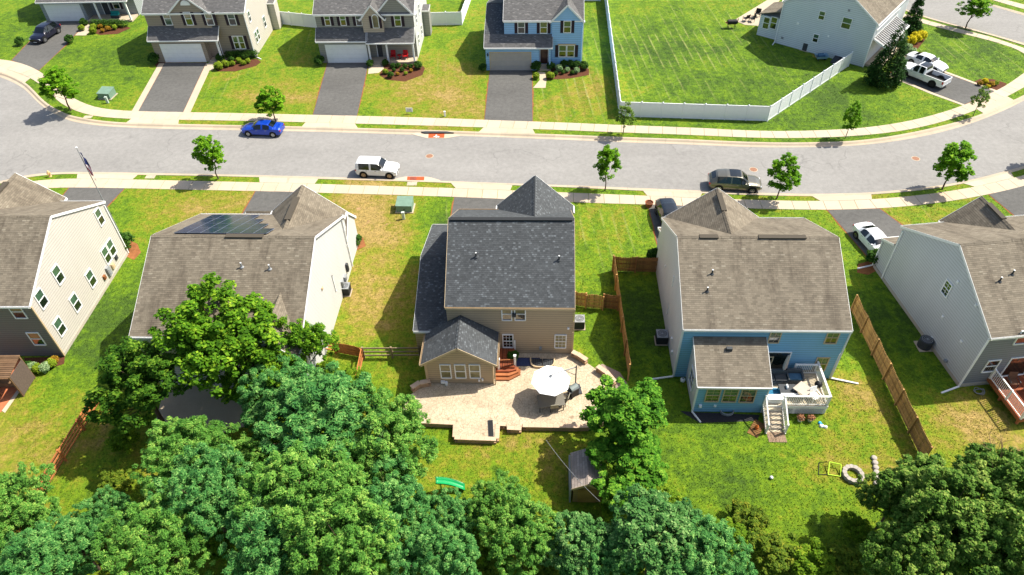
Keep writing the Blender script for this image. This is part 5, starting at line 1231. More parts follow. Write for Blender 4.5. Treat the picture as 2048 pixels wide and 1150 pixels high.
for lab, seg in (('curved tan seat wall at the left end of the patio', [(824, 783), (838, 774), (862, 769)]), ('short tan seat wall by the tan house corner', [(1144, 711), (1158, 718), (1173, 728)]), ('curved tan seat wall at the right of the patio', [(1194, 740), (1213, 753), (1229, 772)])):
    sw = thing('seat_wall', lab, 'wall', group='patio seat walls'); wallrun(sw, seg, PZ, PZ+.5, .32)
sheet('gravel_strip', [(1190, 735), (1205, 728), (1240, 745), (1256, 770), (1262, 800), (1236, 800), (1230, 770)], .012, plain('#8f7f74', .95, .35, 20, .2, 0, .8))
# umbrella
um_c = (G(1101.7, 763, 2.25)); um_c = Vector((um_c.x, um_c.y, PZ))
M_canvas = plain('#f2f2f0', .7, .02, 2)
t = thing('patio_umbrella', 'large white octagonal cantilever umbrella over the patio table', 'umbrella', um_c, R(8))
r = 1.42; zr_ = 1.95; zt_ = 2.42
for k in range(8):
    a0, a1 = 2*math.pi*k/8, 2*math.pi*(k+1)/8
    p0 = (r*math.cos(a0), r*math.sin(a0), zr_); p1 = (r*math.cos(a1), r*math.sin(a1), zr_); am = (a0+a1)/2
    m0 = (r*.5*math.cos(a0), r*.5*math.sin(a0), zr_+(zt_-zr_)*.56); m1 = (r*.5*math.cos(a1), r*.5*math.sin(a1), zr_+(zt_-zr_)*.56); c_ = (r*.93*math.cos(am)*.99, r*.93*math.sin(am)*.99, zr_+.0)
    MB().add([p0, c_, p1, m1, m0, (.09*math.cos(a0), .09*math.sin(a0), zt_), (.09*math.cos(a1), .09*math.sin(a1), zt_)], [(0, 1, 4), (1, 3, 4), (1, 2, 3), (4, 3, 6, 5)]).build('canopy_panel', M_canvas, t)
    MB().bar((.05*math.cos(a0), .05*math.sin(a0), zt_-.03), (r*.98*math.cos(a0), r*.98*math.sin(a0), zr_-.02), .025, .03).build('rib', M_grey, t)
MB().lathe([(0, zt_+.12), (.12, zt_+.03), (.12, zt_-.03)], 12).build('hub', M_grey, t)
mp = H3.L(1146, 752, PZ+2.0); base_l = Vector((1.75, .55, 0))
MB().tube((1.9, .35, 0), (1.9, .35, 2.75), .045, n=10).build('mast', M_dkgrey, t); MB().bar((1.9, .35, 2.6), (.05, .0, zt_+.18), .05, .06).build('arm', M_grey, t); MB().bar((1.9, .35, 1.7), (1.1, .2, 2.52), .03, .03).build('strut', M_grey, t)
MB().box(1.45, 2.35, -.1, .8, .0, .08).build('base', M_dkgrey, t)
# table and chairs
M_tbl = plain('#6a675f', .35, .1, 4, .5); M_sling = plain('#8d8878', .8, .1, 8)
tb = G(1102, 800, PZ+.72); t = thing('patio_table', 'grey patio table half under the white umbrella', 'table', (tb.x, tb.y, PZ), R(5))
MB().box(-.95, .95, -.55, .55, .68, .72).build('table_top', M_tbl, t)
for x in (-.85, .85):
    for y in (-.45, .45): MB().box(x-.03, x+.03, y-.03, y+.03, 0, .68).build('leg', M_dkgrey, t)
def chair(label, loc, rz, mt=None, fm=None, group='patio chairs', w_=.55):
    mt = mt or M_sling; fm = fm or M_dkgrey
    t = thing('patio_chair', label, 'chair', loc, rz, group); w_ /= 2
    MB().box(-w_, w_, -.27, .27, .40, .45).build('seat', mt, t); MB().bar((0, -.27, .45), (0, -.42, 1.0), 2*w_, .04, up=(0, 1, 0)).build('backrest', mt, t)
    for s_ in (-1, 1):
        MB().box(s_*w_-.02, s_*w_+.02, .22, .26, 0, .40).build('leg', fm, t); MB().box(s_*w_-.02, s_*w_+.02, -.27, -.23, 0, .40).build('leg', fm, t)
        mb = MB(); mb.bar((s_*(w_+.03), -.32, .64), (s_*(w_+.03), .28, .64), .05, .03); mb.bar((s_*(w_+.03), .26, .63), (s_*(w_+.02), .24, .38), .03, .03); mb.build('armrest', fm, t)
q = G(1107, 818, PZ); chair('sling patio chair on the lawn side of the patio table', q, R(185-180))
q = G(1126, 806, PZ); chair('sling patio chair at the right end of the patio table', q, R(70))
q = G(1088, 790, PZ); chair('sling patio chair in the shade left of the patio table', q, R(-95))
# grill
t = thing('patio_grill', 'grey kettle style cart grill right of the umbrella', 'grill', G(1146, 790, PZ), R(35))
MB().box(-.5, .5, -.28, .28, .75, .8).build('shelf', M_dkgrey, t); mb = MB(); mb.add([(x, .26*math.cos(a), .82+.24*math.sin(a)) for x in (-.32, .32) for a in np.linspace(0, math.pi, 9)], [tuple(range(9)), tuple(range(17, 8, -1))]+[(i, i+1, i+10, i+9) for i in range(8)]+[(8, 0, 9, 17)]); fixn(mb.build('lid', plain('#6f7a78', .35, .1, 5, .5), t))
MB().box(-.34, .34, -.24, .24, .1, .74).build('cabinet', M_black, t); MB().bar((-.25, -.28, .95), (.25, -.28, .95), .03, .03).build('handle', M_chrome, t)
for x in (-.3, .3): MB().tube((x, -.26, .08), (x, -.2, .08), .08, n=12).build('wheel', M_rubber, t)
# door landing and steps
W_deck = wood('deck', '#8a4a2e', .25); W_deckp = wood('steps', '#a5673f', .2)
t = thing('deck_stairs', 'red brown timber landing and corner steps beside the sunroom', 'steps', H3.o, H3.a)
x0, x1 = -5.75, -4.35
for k in range(10):
    xx = x0+k*.14; MB().box(xx+.004, xx+.136, -1.75, .08, 1.0, 1.03).build('deck_board', W_deck, t)
MB().box(x0, x1, -1.78, -1.752, .82, 1.0).build('rim_board', W_deck, t); MB().box(x1, x1+.028, -1.78, .08, .82, 1.0).build('rim_board', W_deck, t)
for k in range(4):
    e = .28*(k+1); z = 1.0-.15*(k+1)
    MB().prism([(x0+.02, -1.78-e), (x1-.35, -1.78-e), (x1+e*.55, -1.78-e*.35), (x1+e*.55-.0, -1.5), (x0+.02, -1.5)], z-.14, z).build('step', W_deckp if k else W_deck, t)
for (x, y, zb) in ((x0+.25, -1.85, .5), (x1+.05, -1.5, .45)): MB().box(x-.075, x+.075, y-.075, y+.075, zb, 1.95).build('post', M_white, t); MB().box(x-.1, x+.1, y-.1, y+.1, 1.95, 2.02).build('post_cap', M_white, t)
MB().bar((x0+.25, -1.85, 1.85), (x1+.05, -1.5, 1.55), .06, .05).build('handrail', W_deckp, t)
bl = MB()
for k in range(1, 9): p = Vector((x0+.25, -1.85, 0)).lerp(Vector((x1+.05, -1.5, 0)), k/9); bl.bar((p.x, p.y, .9), (p.x, p.y, 1.8-.28*k/9), .03, .03)
stuff(bl.build('baluster', M_black, t))
MB().box(x1-.05, x1+.05, -.02, .08, .9, 1.95).build('post', M_white, t)
# planter, mat, egress window well
t = thing('planter_pot', 'round planter with leafy plant by the tan house landing', 'planter', G(1027, 722, PZ)); MB().lathe([(0, 0), (.2, 0), (.32, .3), (.33, .42), (.28, .42), (0, .36)], 16).build('pot', plain('#7a8068', .8, .2, 5), t, True, 50)
_pl = t
t = tag(MB().box(-.95, .95, -.42, .42, 0, .03).build('door_mat', plain('#2d3350', .95, .15, 6)), 'dark blue outdoor mat against the tan house wall', 'mat'); t.location = G(1055, 724, PZ); t.rotation_euler.z = R(-3)
MB().box(-.9, .9, -.37, .37, .03, .034).build('mat_field', plain('#343c5e', .95, .2, 9), t)
wl = G(1085, 725, PZ); t = thing('egress_well', 'dark covered egress window well beside the blue mat', 'window well', wl, R(-3))
mb = MB(); n_ = 16; vv = []
for k in range(n_+1):
    a = math.pi*k/n_; cx, sy = math.copysign(abs(math.cos(a))**.55, math.cos(a)), abs(math.sin(a))**.55
    for rr, z in ((1.0, 0.0), (1.0, .18), (.91, .18), (.91, 0.0)): vv.append((rr*.95*cx, .35-rr*.95*sy, z))
mb.add(vv, [(4*k+i, 4*k+4+i, 4*k+4+(i+1) % 4, 4*k+(i+1) % 4) for k in range(n_) for i in range(4)]); fixn(mb.build('well_wall', M_tantrim, t))
MB().box(-.85, -.03, -.5, .3, .05, .1).build('grate_panel', M_dkgrey, t); MB().box(.03, .85, -.5, .3, .05, .1).build('grate_panel', M_dkgrey, t)
gs = MB()
for k in range(12): gs.box(-.84+k*.145, -.81+k*.145, -.5, .3, .1, .115)
stuff(gs.build('grate_bars', M_black, t))
t = tag(MB().box(-.18, .18, -.7, .7, 0, .04).build('boot_mat', M_dkgrey), 'dark rectangular mat lying on the patio steps slab', 'mat'); t.location = G(981.5, 857, PZ); t.rotation_euler.z = R(3); MB().box(-.15, .15, -.66, .66, .04, .046).build('mat_field', M_black, t)

# ------------------------------------------------------------------ blue house deck
M_comp = wood('composite', '#b3a893', .12); M_wvin = plain('#e6e3dc', .5, .04, 3)
DZ = .95
t = thing('timber_deck', 'raised pale deck with white railing behind the blue house', 'deck', H4.o, H4.a)
dx0, dx1, dy0 = 5.85, 10.2, -3.3
for k in range(23):
    yy = dy0+k*.143; MB().box(dx0, dx1, yy+.004, yy+.139, DZ-.03, DZ).build('deck_board', M_comp, t)
for bx in ((dx0, dx1, dy0-.03, dy0), (dx1, dx1+.03, dy0-.03, 0)): MB().box(*bx, DZ-.28, DZ-.004).build('rim_board', M_wvin, t)
for (x, y) in ((dx0+.1, dy0+.1), (8.0, dy0+.1), (dx1-.1, dy0+.1), (dx1-.1, -1.5)): MB().box(x-.07, x+.07, y-.07, y+.07, -.05, DZ-.03).build('deck_post', M_wvin, t)
def railing(t, a, b, z, posts=None, h=1.0, mt=None, cap=.14, step=.13):
    a, b = Vector(a), Vector(b); mt = mt or M_wvin; u = b-a
    MB().bar(a+Vector((0, 0, z+h)), b+Vector((0, 0, z+h)), cap, .05).build('top_rail', mt, t); MB().bar(a+Vector((0, 0, z+.1)), b+Vector((0, 0, z+.1)), .06, .05).build('bottom_rail', mt, t)
    n_ = int(u.length/step); bl = MB()
    for k in range(1, n_): p = a+u*k/n_; bl.box(p.x-.016, p.x+.016, p.y-.016, p.y+.016, z+.12, z+h-.02)
    stuff(bl.build('baluster', mt, t))
    for p in (posts or (a, b)): MB().box(p[0]-.06, p[0]+.06, p[1]-.06, p[1]+.06, z, z+h+.06).build('post', mt, t)
railing(t, (7.15, dy0+.06, 0), (dx1-.06, dy0+.06, 0), DZ); railing(t, (dx1-.06, dy0+.06, 0), (dx1-.06, -.1, 0), DZ, [(dx1-.06, -.1)]); railing(t, (8.5, -.35, 0), (dx1-.1, -.35, 0), DZ, [(8.5, -.35)])
for k in range(6):
    z = DZ-.158*(k+1); y = dy0-.27*(k+1)
    MB().box(5.75, 7.0, y, y+.30, z-.04, z).build('step', M_comp, t)
    MB().box(5.78, 6.97, y+.30, y+.32, z-.0, z+.115).build('riser', M_wvin, t)
for x in (5.72, 7.03):
    MB().bar((x, dy0, DZ-.12), (x, dy0-1.75, .02), .04, .24).build('stringer', M_wvin, t)
    MB().bar((x, dy0, DZ+.95), (x, dy0-1.75, 1.0), .09, .05).build('handrail', M_wvin, t); MB().box(x-.06, x+.06, dy0-1.72, dy0-1.60, -.02, 1.08).build('post', M_wvin, t); MB().box(x-.06, x+.06, dy0-.02, dy0+.1, DZ, DZ+1.06).build('post', M_wvin, t)
    bl = MB()
    for k in range(1, 12): f = k/12; yy = dy0-1.7*f; bl.box(x-.016, x+.016, yy-.016, yy+.016, (DZ-.1)*(1-f)+.1, DZ+.95-f*.93)
    stuff(bl.build('baluster', M_wvin, t))
lat = MB()
for k in range(26):
    x = 7.15+k*.12; lat.bar((x, dy0+.02, .05), (min(x+.6, dx1), dy0+.02, .05+min(.6, dx1-x)), .02, .03, up=(0, 1, 0)); lat.bar((x, dy0+.03, min(.65, .05+x-7.1)), (min(x+.6, dx1), dy0+.03, .05), .02, .03, up=(0, 1, 0))
stuff(lat.build('lattice', M_wvin, t))
MB().box(7.15, dx1, dy0+.05, dy0+.08, .0, .66).build('skirt_board', M_black, t)
def deckpt(px, py, h=0.0): p = G(px, py, DZ+h); return p
M_wick = plain('#4d5153', .85, .2, 14, .2, 0, .6); M_cush = plain('#3d5f78', .9, .12, 5)
t = thing('deck_sofa', 'dark wicker corner sofa against the blue house', 'sofa', H4.W(6.9, -1.05, DZ), H4.a)
MB().box(-.95, .95, -.4, .4, .0, .38).build('base', M_wick, t); MB().box(-.95, .95, .25, .45, .38, .8).build('backrest', M_wick, t)
for x in (-.47, .47): MB().box(x-.44, x+.44, -.38, .22, .385, .5).build('cushion', M_dkgrey, t)
for x in (-.98, .9): MB().box(x, x+.1, -.4, .4, .38, .62).build('armrest', M_wick, t)
t = thing('deck_sofa', 'dark wicker loveseat beside the folded umbrella', 'sofa', H4.W(8.3, -.95, DZ), H4.a)
MB().box(-.6, .6, -.38, .38, .0, .38).build('base', M_wick, t); MB().box(-.6, .6, .22, .42, .38, .8).build('backrest', M_wick, t); MB().box(-.55, .55, -.36, .2, .385, .5).build('cushion', M_cush, t); MB().box(.55, .68, -.38, .38, .38, .64).build('armrest', M_wick, t)
up_ = H4.W(7.55, -.75, DZ); t = thing('folded_umbrella', 'folded beige umbrella standing by the blue house wall', 'umbrella', up_, 0)
MB().lathe([(0, 0), (.28, 0), (.28, .06), (.05, .1), (0, .1)], 16).build('base', M_dkgrey, t); MB().tube((0, 0, .1), (0, 0, 2.5), .025, n=8).build('pole', M_grey, t); MB().lathe([(.1, .95), (.16, 1.2), (.14, 1.9), (.08, 2.4), (.0, 2.5)], 10).build('folded_canopy', plain('#a89a90', .85, .12, 6), t)
t = thing('deck_rug', 'small blue patterned rug on the deck', 'rug', H4.W(6.55, -2.2, DZ+.002), H4.a)
MB().box(-.65, .65, -.45, .45, 0, .012).build('rug_field', plain('#2f6f8f', .95, .5, 5), t); MB().box(-.7, .7, -.5, .5, 0, .008).build('rug_border', plain('#c9d6d8', .95, .1, 5), t)
t = thing('deck_table', 'dark low table with white top on the deck', 'table', H4.W(7.6, -2.15, DZ), H4.a)
MB().box(-.6, .6, -.4, .4, .42, .48).build('table_top', M_dkgrey, t); MB().box(-.6, .6, -.62, -.42, .3, .5).build('front_tray', M_trim, t); MB().box(-.1, .0, -.05, .25, .48, .68).build('jug', M_white, t)
for x in (-.52, .52):
    for y in (-.33, .33): MB().box(x-.03, x+.03, y-.03, y+.03, 0, .42).build('leg', M_dkgrey, t)
t = thing('square_table', 'tilted square grey table on the deck', 'table', H4.W(8.55, -2.35, DZ), H4.a+R(40)); MB().box(-.5, .5, -.5, .5, .68, .73).build('table_top', plain('#b3a698', .7, .1, 5), t)
for x in (-.42, .42):
    for y in (-.42, .42): MB().box(x-.03, x+.03, y-.03, y+.03, 0, .68).build('leg', M_grey, t)
t = thing('deck_grill', 'black kettle grill in the corner of the deck', 'grill', H4.W(9.75, -1.9, DZ), 0)
MB().lathe([(0, .95), (.12, .93), (.24, .82), (.27, .7), (.24, .55), (.12, .45), (0, .43)], 16).build('kettle', M_black, t, True); MB().box(-.05, .05, -.02, .02, .94, .99).build('handle', M_chrome, t)
for a in (0, 2.1, 4.2): MB().bar((.12*math.cos(a), .12*math.sin(a), .5), (.28*math.cos(a), .28*math.sin(a), 0), .025, .025).build('leg', M_chrome, t)
chair('white framed chair in the front corner of the deck', H4.W(9.35, -2.75, DZ), H4.a+R(200), M_white, M_white, 'deck chairs')
t = thing('deck_bench', 'pale storage bench at the head of the deck stairs', 'bench', H4.W(6.55, -2.9, DZ), H4.a); MB().box(-.5, .5, -.2, .2, 0, .42).build('box', M_trim, t); MB().box(-.53, .53, -.23, .23, .42, .48).build('lid', M_white, t)
# by the deck: pots, paver pad, propane ball, bits
M_straw = plain('#9a6a4a', .9, .35, 12)
for k, (x, lab) in enumerate(((8.35, 'left of two bushy copper plants in pots under the deck'), (9.05, 'right of two bushy copper plants in pots under the deck'))):
    t = thing('potted_plant', lab, 'planter', H4.W(x, -3.85, 0), 0, 'potted plants by the deck'); MB().lathe([(0, 0), (.16, 0), (.22, .3), (.18, .3), (0, .26)], 14).build('pot', plain('#c9c6b8', .8, .1, 5), t, True, 50)
    rn = np.random.default_rng(k); mb = MB()
    for q in range(150):
        d = Vector(rn.normal(size=3)); d.z = abs(d.z); d.normalize(); p = Vector((0, 0, .3))+d*.3*rn.random()**.3; u = Vector(rn.normal(size=3)).normalized()*.06; v_ = d.cross(u).normalized()*.05
        mb.add([p-u, p+v_, p+u, p-v_], [(0, 1, 2, 3)])
    mb.build('foliage', M_straw, t)
pv = thing('paver_pad', 'worn brown paver pad at the foot of the deck stairs', 'pavers', H4.W(6.4, -5.3, 0), H4.a)
for i in range(5):
    for j in range(3): MB().box(-.62+i*.25, -.385+i*.25, -.42+j*.28, -.15+j*.28, -.03, .025).build('paver', plain('#86705c', .9, .2, 4), pv)
t = thing('coir_mat', 'brown mat with a small orange gnome leaning by the stairs', 'mat', H4.W(5.15, -4.6, .0), H4.a+R(-35)); MB().box(-.38, .38, -.7, .7, 0, .03).build('mat_field', plain('#7b5a36', .95, .3, 12), t); MB().lathe([(0, .5), (.06, .34), (.12, .3), (.14, .03), (0, .03)], 10).build('figure', plain('#c96a2c', .8, .2, 8), t)
t = thing('propane_tank', 'small white round tank at the corner of the blue house', 'tank', H4.W(.6, -.45, 0)); MB().lathe([(0, .4), (.1, .38), (.19, .25), (.17, .08), (.1, .0)], 14).build('body', M_white, t, True); MB().lathe([(.08, .38), (.08, .46), (.05, .46)], 10).build('collar', M_grey, t)
rb = H4.W(9.7, -4.3, 0); M_tarp = plain('#2f9ad0', .6, .3, 8)
t = thing('garden_toys', 'heap of blue and white toys beside the deck', 'toys', rb)
for k in range(7):
    a = random.uniform(0, 6.28); rr = random.uniform(0, .45); MB().lathe([(0, .16), (.1, .12), (.14, 0)], 6, (rr*math.cos(a), rr*math.sin(a), 0)).build('toy', M_tarp if k % 2 else M_white, t)

# ------------------------------------------------------------------ grey house deck at the right edge
t = thing('timber_deck', 'dark boarded deck with white balusters behind the pale grey house', 'deck', H5.o, H5.a)
ex0, ex1, ey0, EZ = 1.95, 7.9, -3.75, .75
for k in range(41):
    xx = ex0+k*.143; MB().box(xx+.004, xx+.139, ey0, -.01, EZ-.03, EZ).build('deck_board', W_deck, t)
MB().box(ex0-.03, ex0, ey0-.03, 0, EZ-.26, EZ-.004).build('rim_board', W_deckp, t); MB().box(ex0, ex1, ey0-.03, ey0, EZ-.26, EZ-.004).build('rim_board', W_deckp, t)
railing(t, (ex0+.06, ey0+.06, 0), (ex0+.06, -.06, 0), EZ, [(ex0+.06, ey0+.06), (ex0+.06, -2.0), (ex0+.06, -.06)], 1.0, M_wvin, .1, .14); railing(t, (ex0+.06, ey0+.06, 0), (ex1, ey0+.06, 0), EZ, [(4.6, ey0+.06), (ex1, ey0+.06)], 1.0, M_wvin, .1, .14)
for (x, y) in ((ex0+.2, ey0+.2), (4.6, ey0+.2), (ex0+.2, -1.5)): MB().box(x-.07, x+.07, y-.07, y+.07, -.05, EZ-.03).build('deck_post', W_deckp, t)
chair('brown chair beside the patio door of the pale grey house', H5.W(3.1, -.85, EZ), H5.a+R(170), plain('#6b4a36', .8, .15, 6), M_dkgrey, 'grey house deck chairs', .6)
t = thing('deck_table', 'pale square table on the dark boarded deck', 'table', H5.W(4.4, -1.7, EZ), H5.a); MB().box(-.7, .7, -.5, .5, .68, .73).build('table_top', plain('#cdb9a0', .6, .1, 5), t)
for x in (-.6, .6):
    for y in (-.4, .4): MB().box(x-.03, x+.03, y-.03, y+.03, 0, .68).build('leg', M_grey, t)
t = thing('garden_hose', 'coiled pale hose on the grass by the pale grey house', 'hose', H5.W(1.15, -.65, .0)); mb = MB(); pr = None
for k in range(60):
    a = k*.42; rr = .28+.08*math.sin(k*.9); p = Vector((rr*math.cos(a), rr*math.sin(a), .03+.012*(k % 17)))
    if pr is not None: mb.tube(pr, p, .018, n=5, cap=False)
    pr = p
mb.build('coil', M_grey, t)

# ------------------------------------------------------------------ cream house garden shelter
t = thing('garden_shelter', 'brown roofed garden shelter behind the cream house', 'shelter', G(22, 760, 0), H1.a+R(1))
W_shel = wood('shelter', '#6e5640', .2)
p = [G(x, y, 2.3) for x, y in ((-60, 724), (44, 715), (15, 755), (-80, 765))]
o_ = G(22, 760, 0)
lo = [Matrix.Rotation(-(H1.a+R(1)), 3, 'Z') @ (Vector((q.x, q.y, 0))-Vector((o_.x, o_.y, 0))) for q in p]
sx0, sx1 = lo[0].x, lo[1].x; sy0, sy1 = lo[2].y, lo[1].y
for k in range(11):
    a = sy0+(sy1-sy0)*k/11; b = sy0+(sy1-sy0)*(k+1)/11; MB().box(sx0, sx1, a, b-.015, 2.25+.03*k, 2.30+.03*k).build('roof_slat', W_shel, t)
for x in (sx0+.2, (sx0+sx1)/2, sx1-.1):
    for y in (sy0+.1, sy1-.1): MB().box(x-.06, x+.06, y-.06, y+.06, -.02, 2.25 if y < 0 else 2.5).build('post', W_shel, t)
MB().box(sx1-.06, sx1-.02, sy0+.1, sy1-.1, .1, 2.2).build('side_screen', plain('#5d5048', .85, .2, 9), t)
MB().box(sx0, sx1-.3, sy1-1.0, sy1-.4, .1, .5).build('bench', W_shel, t)
sheet('patio', [(-120, 705), (30, 708), (57, 735), (50, 760), (28, 790), (8, 820), (-120, 900)], .03, plain('#b56a45', .85, .15, 3))
sheet('patio_edge', [(57.5, 735), (62, 741), (54, 764), (31, 796), (10, 826), (4, 822), (28, 790), (50, 760)], .035, M_conc)
sheet('patio', [(330, 770), (460, 745), (500, 850), (400, 880), (310, 850)], .03, M_conc2)
sheet('flower_bed', [(48, 716), (130, 713), (128, 728), (85, 742), (58, 740)], .014, M_mulch)

# ------------------------------------------------------------------ back lawn things
M_shedroof = shingle('shed', '#a0938a', '#b4a89e', '#7a6e64', .3, .2, .3, .2); W_shed = siding('#8f7a50', .22)
c0 = G(1174, 938, 1.9); c0.z = 0; t = thing('garden_shed', 'small tan garden shed half hidden by the bright tree', 'shed', c0, R(-3)); HS = type('o', (), {})(); HS.e = t
gable(HS, -.9, .9, -1.25, 1.2, 1.65, 2.15, 'y', W_shed, M_shedroof, M_tantrim, oe=.1, orr=.08, gut=False)
MB().box(-.6, .6, -1.3, -1.256, .05, 1.55).build('door', wood('sheddoor', '#8d7440', .2), t)
MB().box(-1.12, -1.02, -1.3, 1.3, 0, 1.5).build('side_panel', M_grey, t)
# slide
M_slide = paint('slide', '#06904f', .5)
t = thing('play_slide', 'green plastic slide poking out of the trees', 'slide', (0, 0, 0)); a, b = G(872, 966, 1.15), G(930, 978, .12); mb = MB(); n_ = 14; vv = []
u = (b-a); u.z = 0; u.normalize(); nn = Vector((-u.y, u.x, 0))
for k in range(n_+1):
    f = k/n_; p = a.lerp(b, f); p.z = 1.15-1.15*(f**1.1)*(1.3-.3*f)+.14; p.z = max(p.z, .12); p += nn*.18*math.sin(f*3)
    for y, z in ((-.25, .2), (-.24, .22), (-.18, .03), (0, 0), (.18, .03), (.24, .22), (.25, .2)): vv.append(p+nn*y+Vector((0, 0, z)))
mb.add(vv, [(k*7+i, k*7+7+i, k*7+8+i, k*7+1+i) for k in range(n_) for i in range(6)])
so_ = mb.build('chute', M_slide, t, True); sm = so_.modifiers.new('thick', 'SOLIDIFY'); sm.thickness = .03
for f in (.15,): p = a.lerp(b, f); MB().box(p.x-.04, p.x+.04, p.y-.04, p.y+.04, 0, 1.0).build('support', M_slide, t)
# cable run
t = thing('zip_line', 'thin sagging cable strung across the back lawn', 'cable', (0, 0, 0)); pr = None; mb = MB(); a, b = G(1092, 880, 2.6), G(1200, 1003, 2.9)
for k in range(17): f = k/16; p = a.lerp(b, f); p.z -= .35*4*f*(1-f); mb.tube(pr, p, .012, n=5, cap=False) if pr is not None else 0; pr = p
mb.build('wire', M_grey, t)
# fire ring, stones, goal, ball
M_stone = plain('#a39c92', .9, .12, 5, .2, 0, .6)
t = thing('fire_pit', 'round grey stone fire ring on the lawn', 'fire pit', G(1704.5, 951, 0)); st_m = None
for c_ in range(2):
    for k in range(13):
        a0 = 2*math.pi*(k+.5*c_)/13; a1 = a0+2*math.pi/13*.94; ri, ro_ = .42, .68
        if st_m is None or True:
            mb = MB(); vv = []
            pr_ = [(ri, a0), (ri, a1), (ro_*.97, a1), (ro_*1.03, (a0+a1)/2), (ro_*.97, a0)]
            mb.prism([(r_*math.cos(q), r_*math.sin(q)) for r_, q in pr_], c_*.15, c_*.15+.145); mb.build('stone', M_stone, t)
MB().lathe([(0, .02), (.42, .02)], 16).build('grass_floor', M_grass, t)
for k, (px, py) in enumerate(((1747.5, 917), (1749.5, 926.5), (1751, 936), (1752, 945.5), (1752, 955.5), (1752.5, 967))):
    t = tag(MB().lathe([(0, .16), (.15, .16), (.19, .13), (.2, 0)], 12).build('edging_stone', M_stone, None, True, 50), ('topmost', 'second', 'third', 'fourth', 'fifth', 'lowest')[k]+' of six round edging stones in a row right of the fire ring', 'stone', 'row of edging stones'); t.location = G(px, py)
M_lime = plain('#b9e03c', .6, .1, 6)
t = thing('football_goal', 'lime framed toy goal tipped beside the fire ring', 'goal', (0, 0, 0)); q = [G(1659, 924, .35), G(1682, 929, .35), G(1681, 953, .05), G(1656, 949, .05)]
for i in range(4): MB().tube(q[i], q[(i+1) % 4], .035, n=8).build('frame_tube', M_lime, t)
q2 = [G(1638, 925, .03), G(1637, 949, .03)]
for a, b in ((q[0], q2[0]), (q2[0], q2[1]), (q2[1], q[3])): MB().tube(a, b, .022, n=6).build('frame_tube', M_black, t)
t = tag(MB().lathe([(0, .24), (.06, .23), (.11, .17), (.12, .12), (.11, .07), (.06, .01), (0, 0)], 14).build('football', M_white, None, True), 'white ball alone on the lawn', 'ball'); t.location = G(1542, 957); MB().lathe([(.121, .13), (.121, .11)], 14).build('ball_band', M_dkgrey, t)

# ------------------------------------------------------------------ things by the far houses
chair('left red chair on the sage house porch', HB.W(8.4, .75, .28), HB.a+R(180), plain('#b5161c', .6, .1, 5), plain('#b5161c', .6, .1, 5), 'red porch chairs', .6); chair('right red chair on the sage house porch', HB.W(10.0, .75, .28), HB.a+R(180), plain('#b5161c', .6, .1, 5), plain('#b5161c', .6, .1, 5), 'red porch chairs', .6)
t = thing('porch_table', 'small red table between the red porch chairs', 'table', HB.W(9.2, .8, .28)); MB().lathe([(0, .5), (.28, .5), (.28, .46), (.04, .44), (.04, .04), (.18, .0)], 14).build('top_and_stem', plain('#b5161c', .6, .1, 5), t); MB().box(-.2, .2, -.2, .2, 0, .02).build('foot', M_dkgrey, t)
t = thing('barrel_smoker', 'black barrel smoker grill on the big lawn by the corner house', 'grill', G(1462, 56)); mb = MB().tube((-.6, 0, .85), (.6, 0, .85), .33, n=14); mb.build('barrel', M_black, t); MB().tube((.75, 0, .6), (.75, 0, 1.3), .06, n=8).build('chimney', M_black, t); MB().box(-.85, -.6, -.25, .25, .75, .79).build('shelf', W_rail, t)
for x in (-.45, .45):
    for y in (-.22, .22): MB().box(x-.03, x+.03, y-.03, y+.03, 0, .6).build('leg', M_black, t)
sheet('patio', [(1468, 41), (1535, 0), (1560, 0), (1518, 52), (1490, 50)], .03, M_conc)
for k, (px, py, lab) in enumerate(((1491, 42, 'dark planter box on the corner house patio'), (1503, 43, 'dark low patio chair beside the corner house sunroom'), (1514, 33, 'dark upright chair against the corner house sunroom'))):
    chair(lab, G(px, py, .03), R(30+k*60), M_black, M_black, 'corner house patio chairs', .7)
t = thing('wheelbarrow', 'pale blue garden cart heaped with things beside the corner house', 'cart', G(1641, 120)); mb = MB(); mb.add([(-.6, -.35, .3), (.6, -.35, .3), (.6, .35, .3), (-.6, .35, .3), (-.8, -.5, .65), (.8, -.5, .65), (.8, .5, .65), (-.8, .5, .65)], [(0, 3, 2, 1), (0, 1, 5, 4), (1, 2, 6, 5), (2, 3, 7, 6), (3, 0, 4, 7)]); mb.build('tray', plain('#8fb0bf', .6, .15, 4), t); MB().tube((.5, -.1, .2), (.5, .1, .2), .2, n=14).build('wheel', M_rubber, t); MB().bar((-.4, -.3, .4), (-1.3, -.35, .7), .04, .04).build('handle', W_rail, t); MB().bar((-.4, .3, .4), (-1.3, .35, .7), .04, .04).build('handle', W_rail, t); MB().box(-.4, .3, -.3, .3, .45, .8).build('load', plain('#4b6c88', .8, .3, 7), t)
for x in (-.4,):
    for y in (-.3, .3): MB().box(x-.03, x+.03, y-.03, y+.03, 0, .35).build('leg', M_dkgrey, t)
t = thing('cellar_hatch', 'dark sloping hatch against the corner house wall', 'hatch', HD.W(8.6, -.7, 0), HD.a); mb = MB(); mb.add([(x, y, z) for x in (-.7, .7) for y, z in ((-.6, 0), (.65, 0), (.65, .55), (-.6, .18))], [(0, 1, 2, 3), (7, 6, 5, 4), (0, 4, 5, 1), (1, 5, 6, 2), (2, 6, 7, 3), (3, 7, 4, 0)]); fixn(mb.build('hatch_body', M_dkgrey, t)); MB().box(-.02, .02, -.6, .6, .5, .56).build('seam', M_black, t)
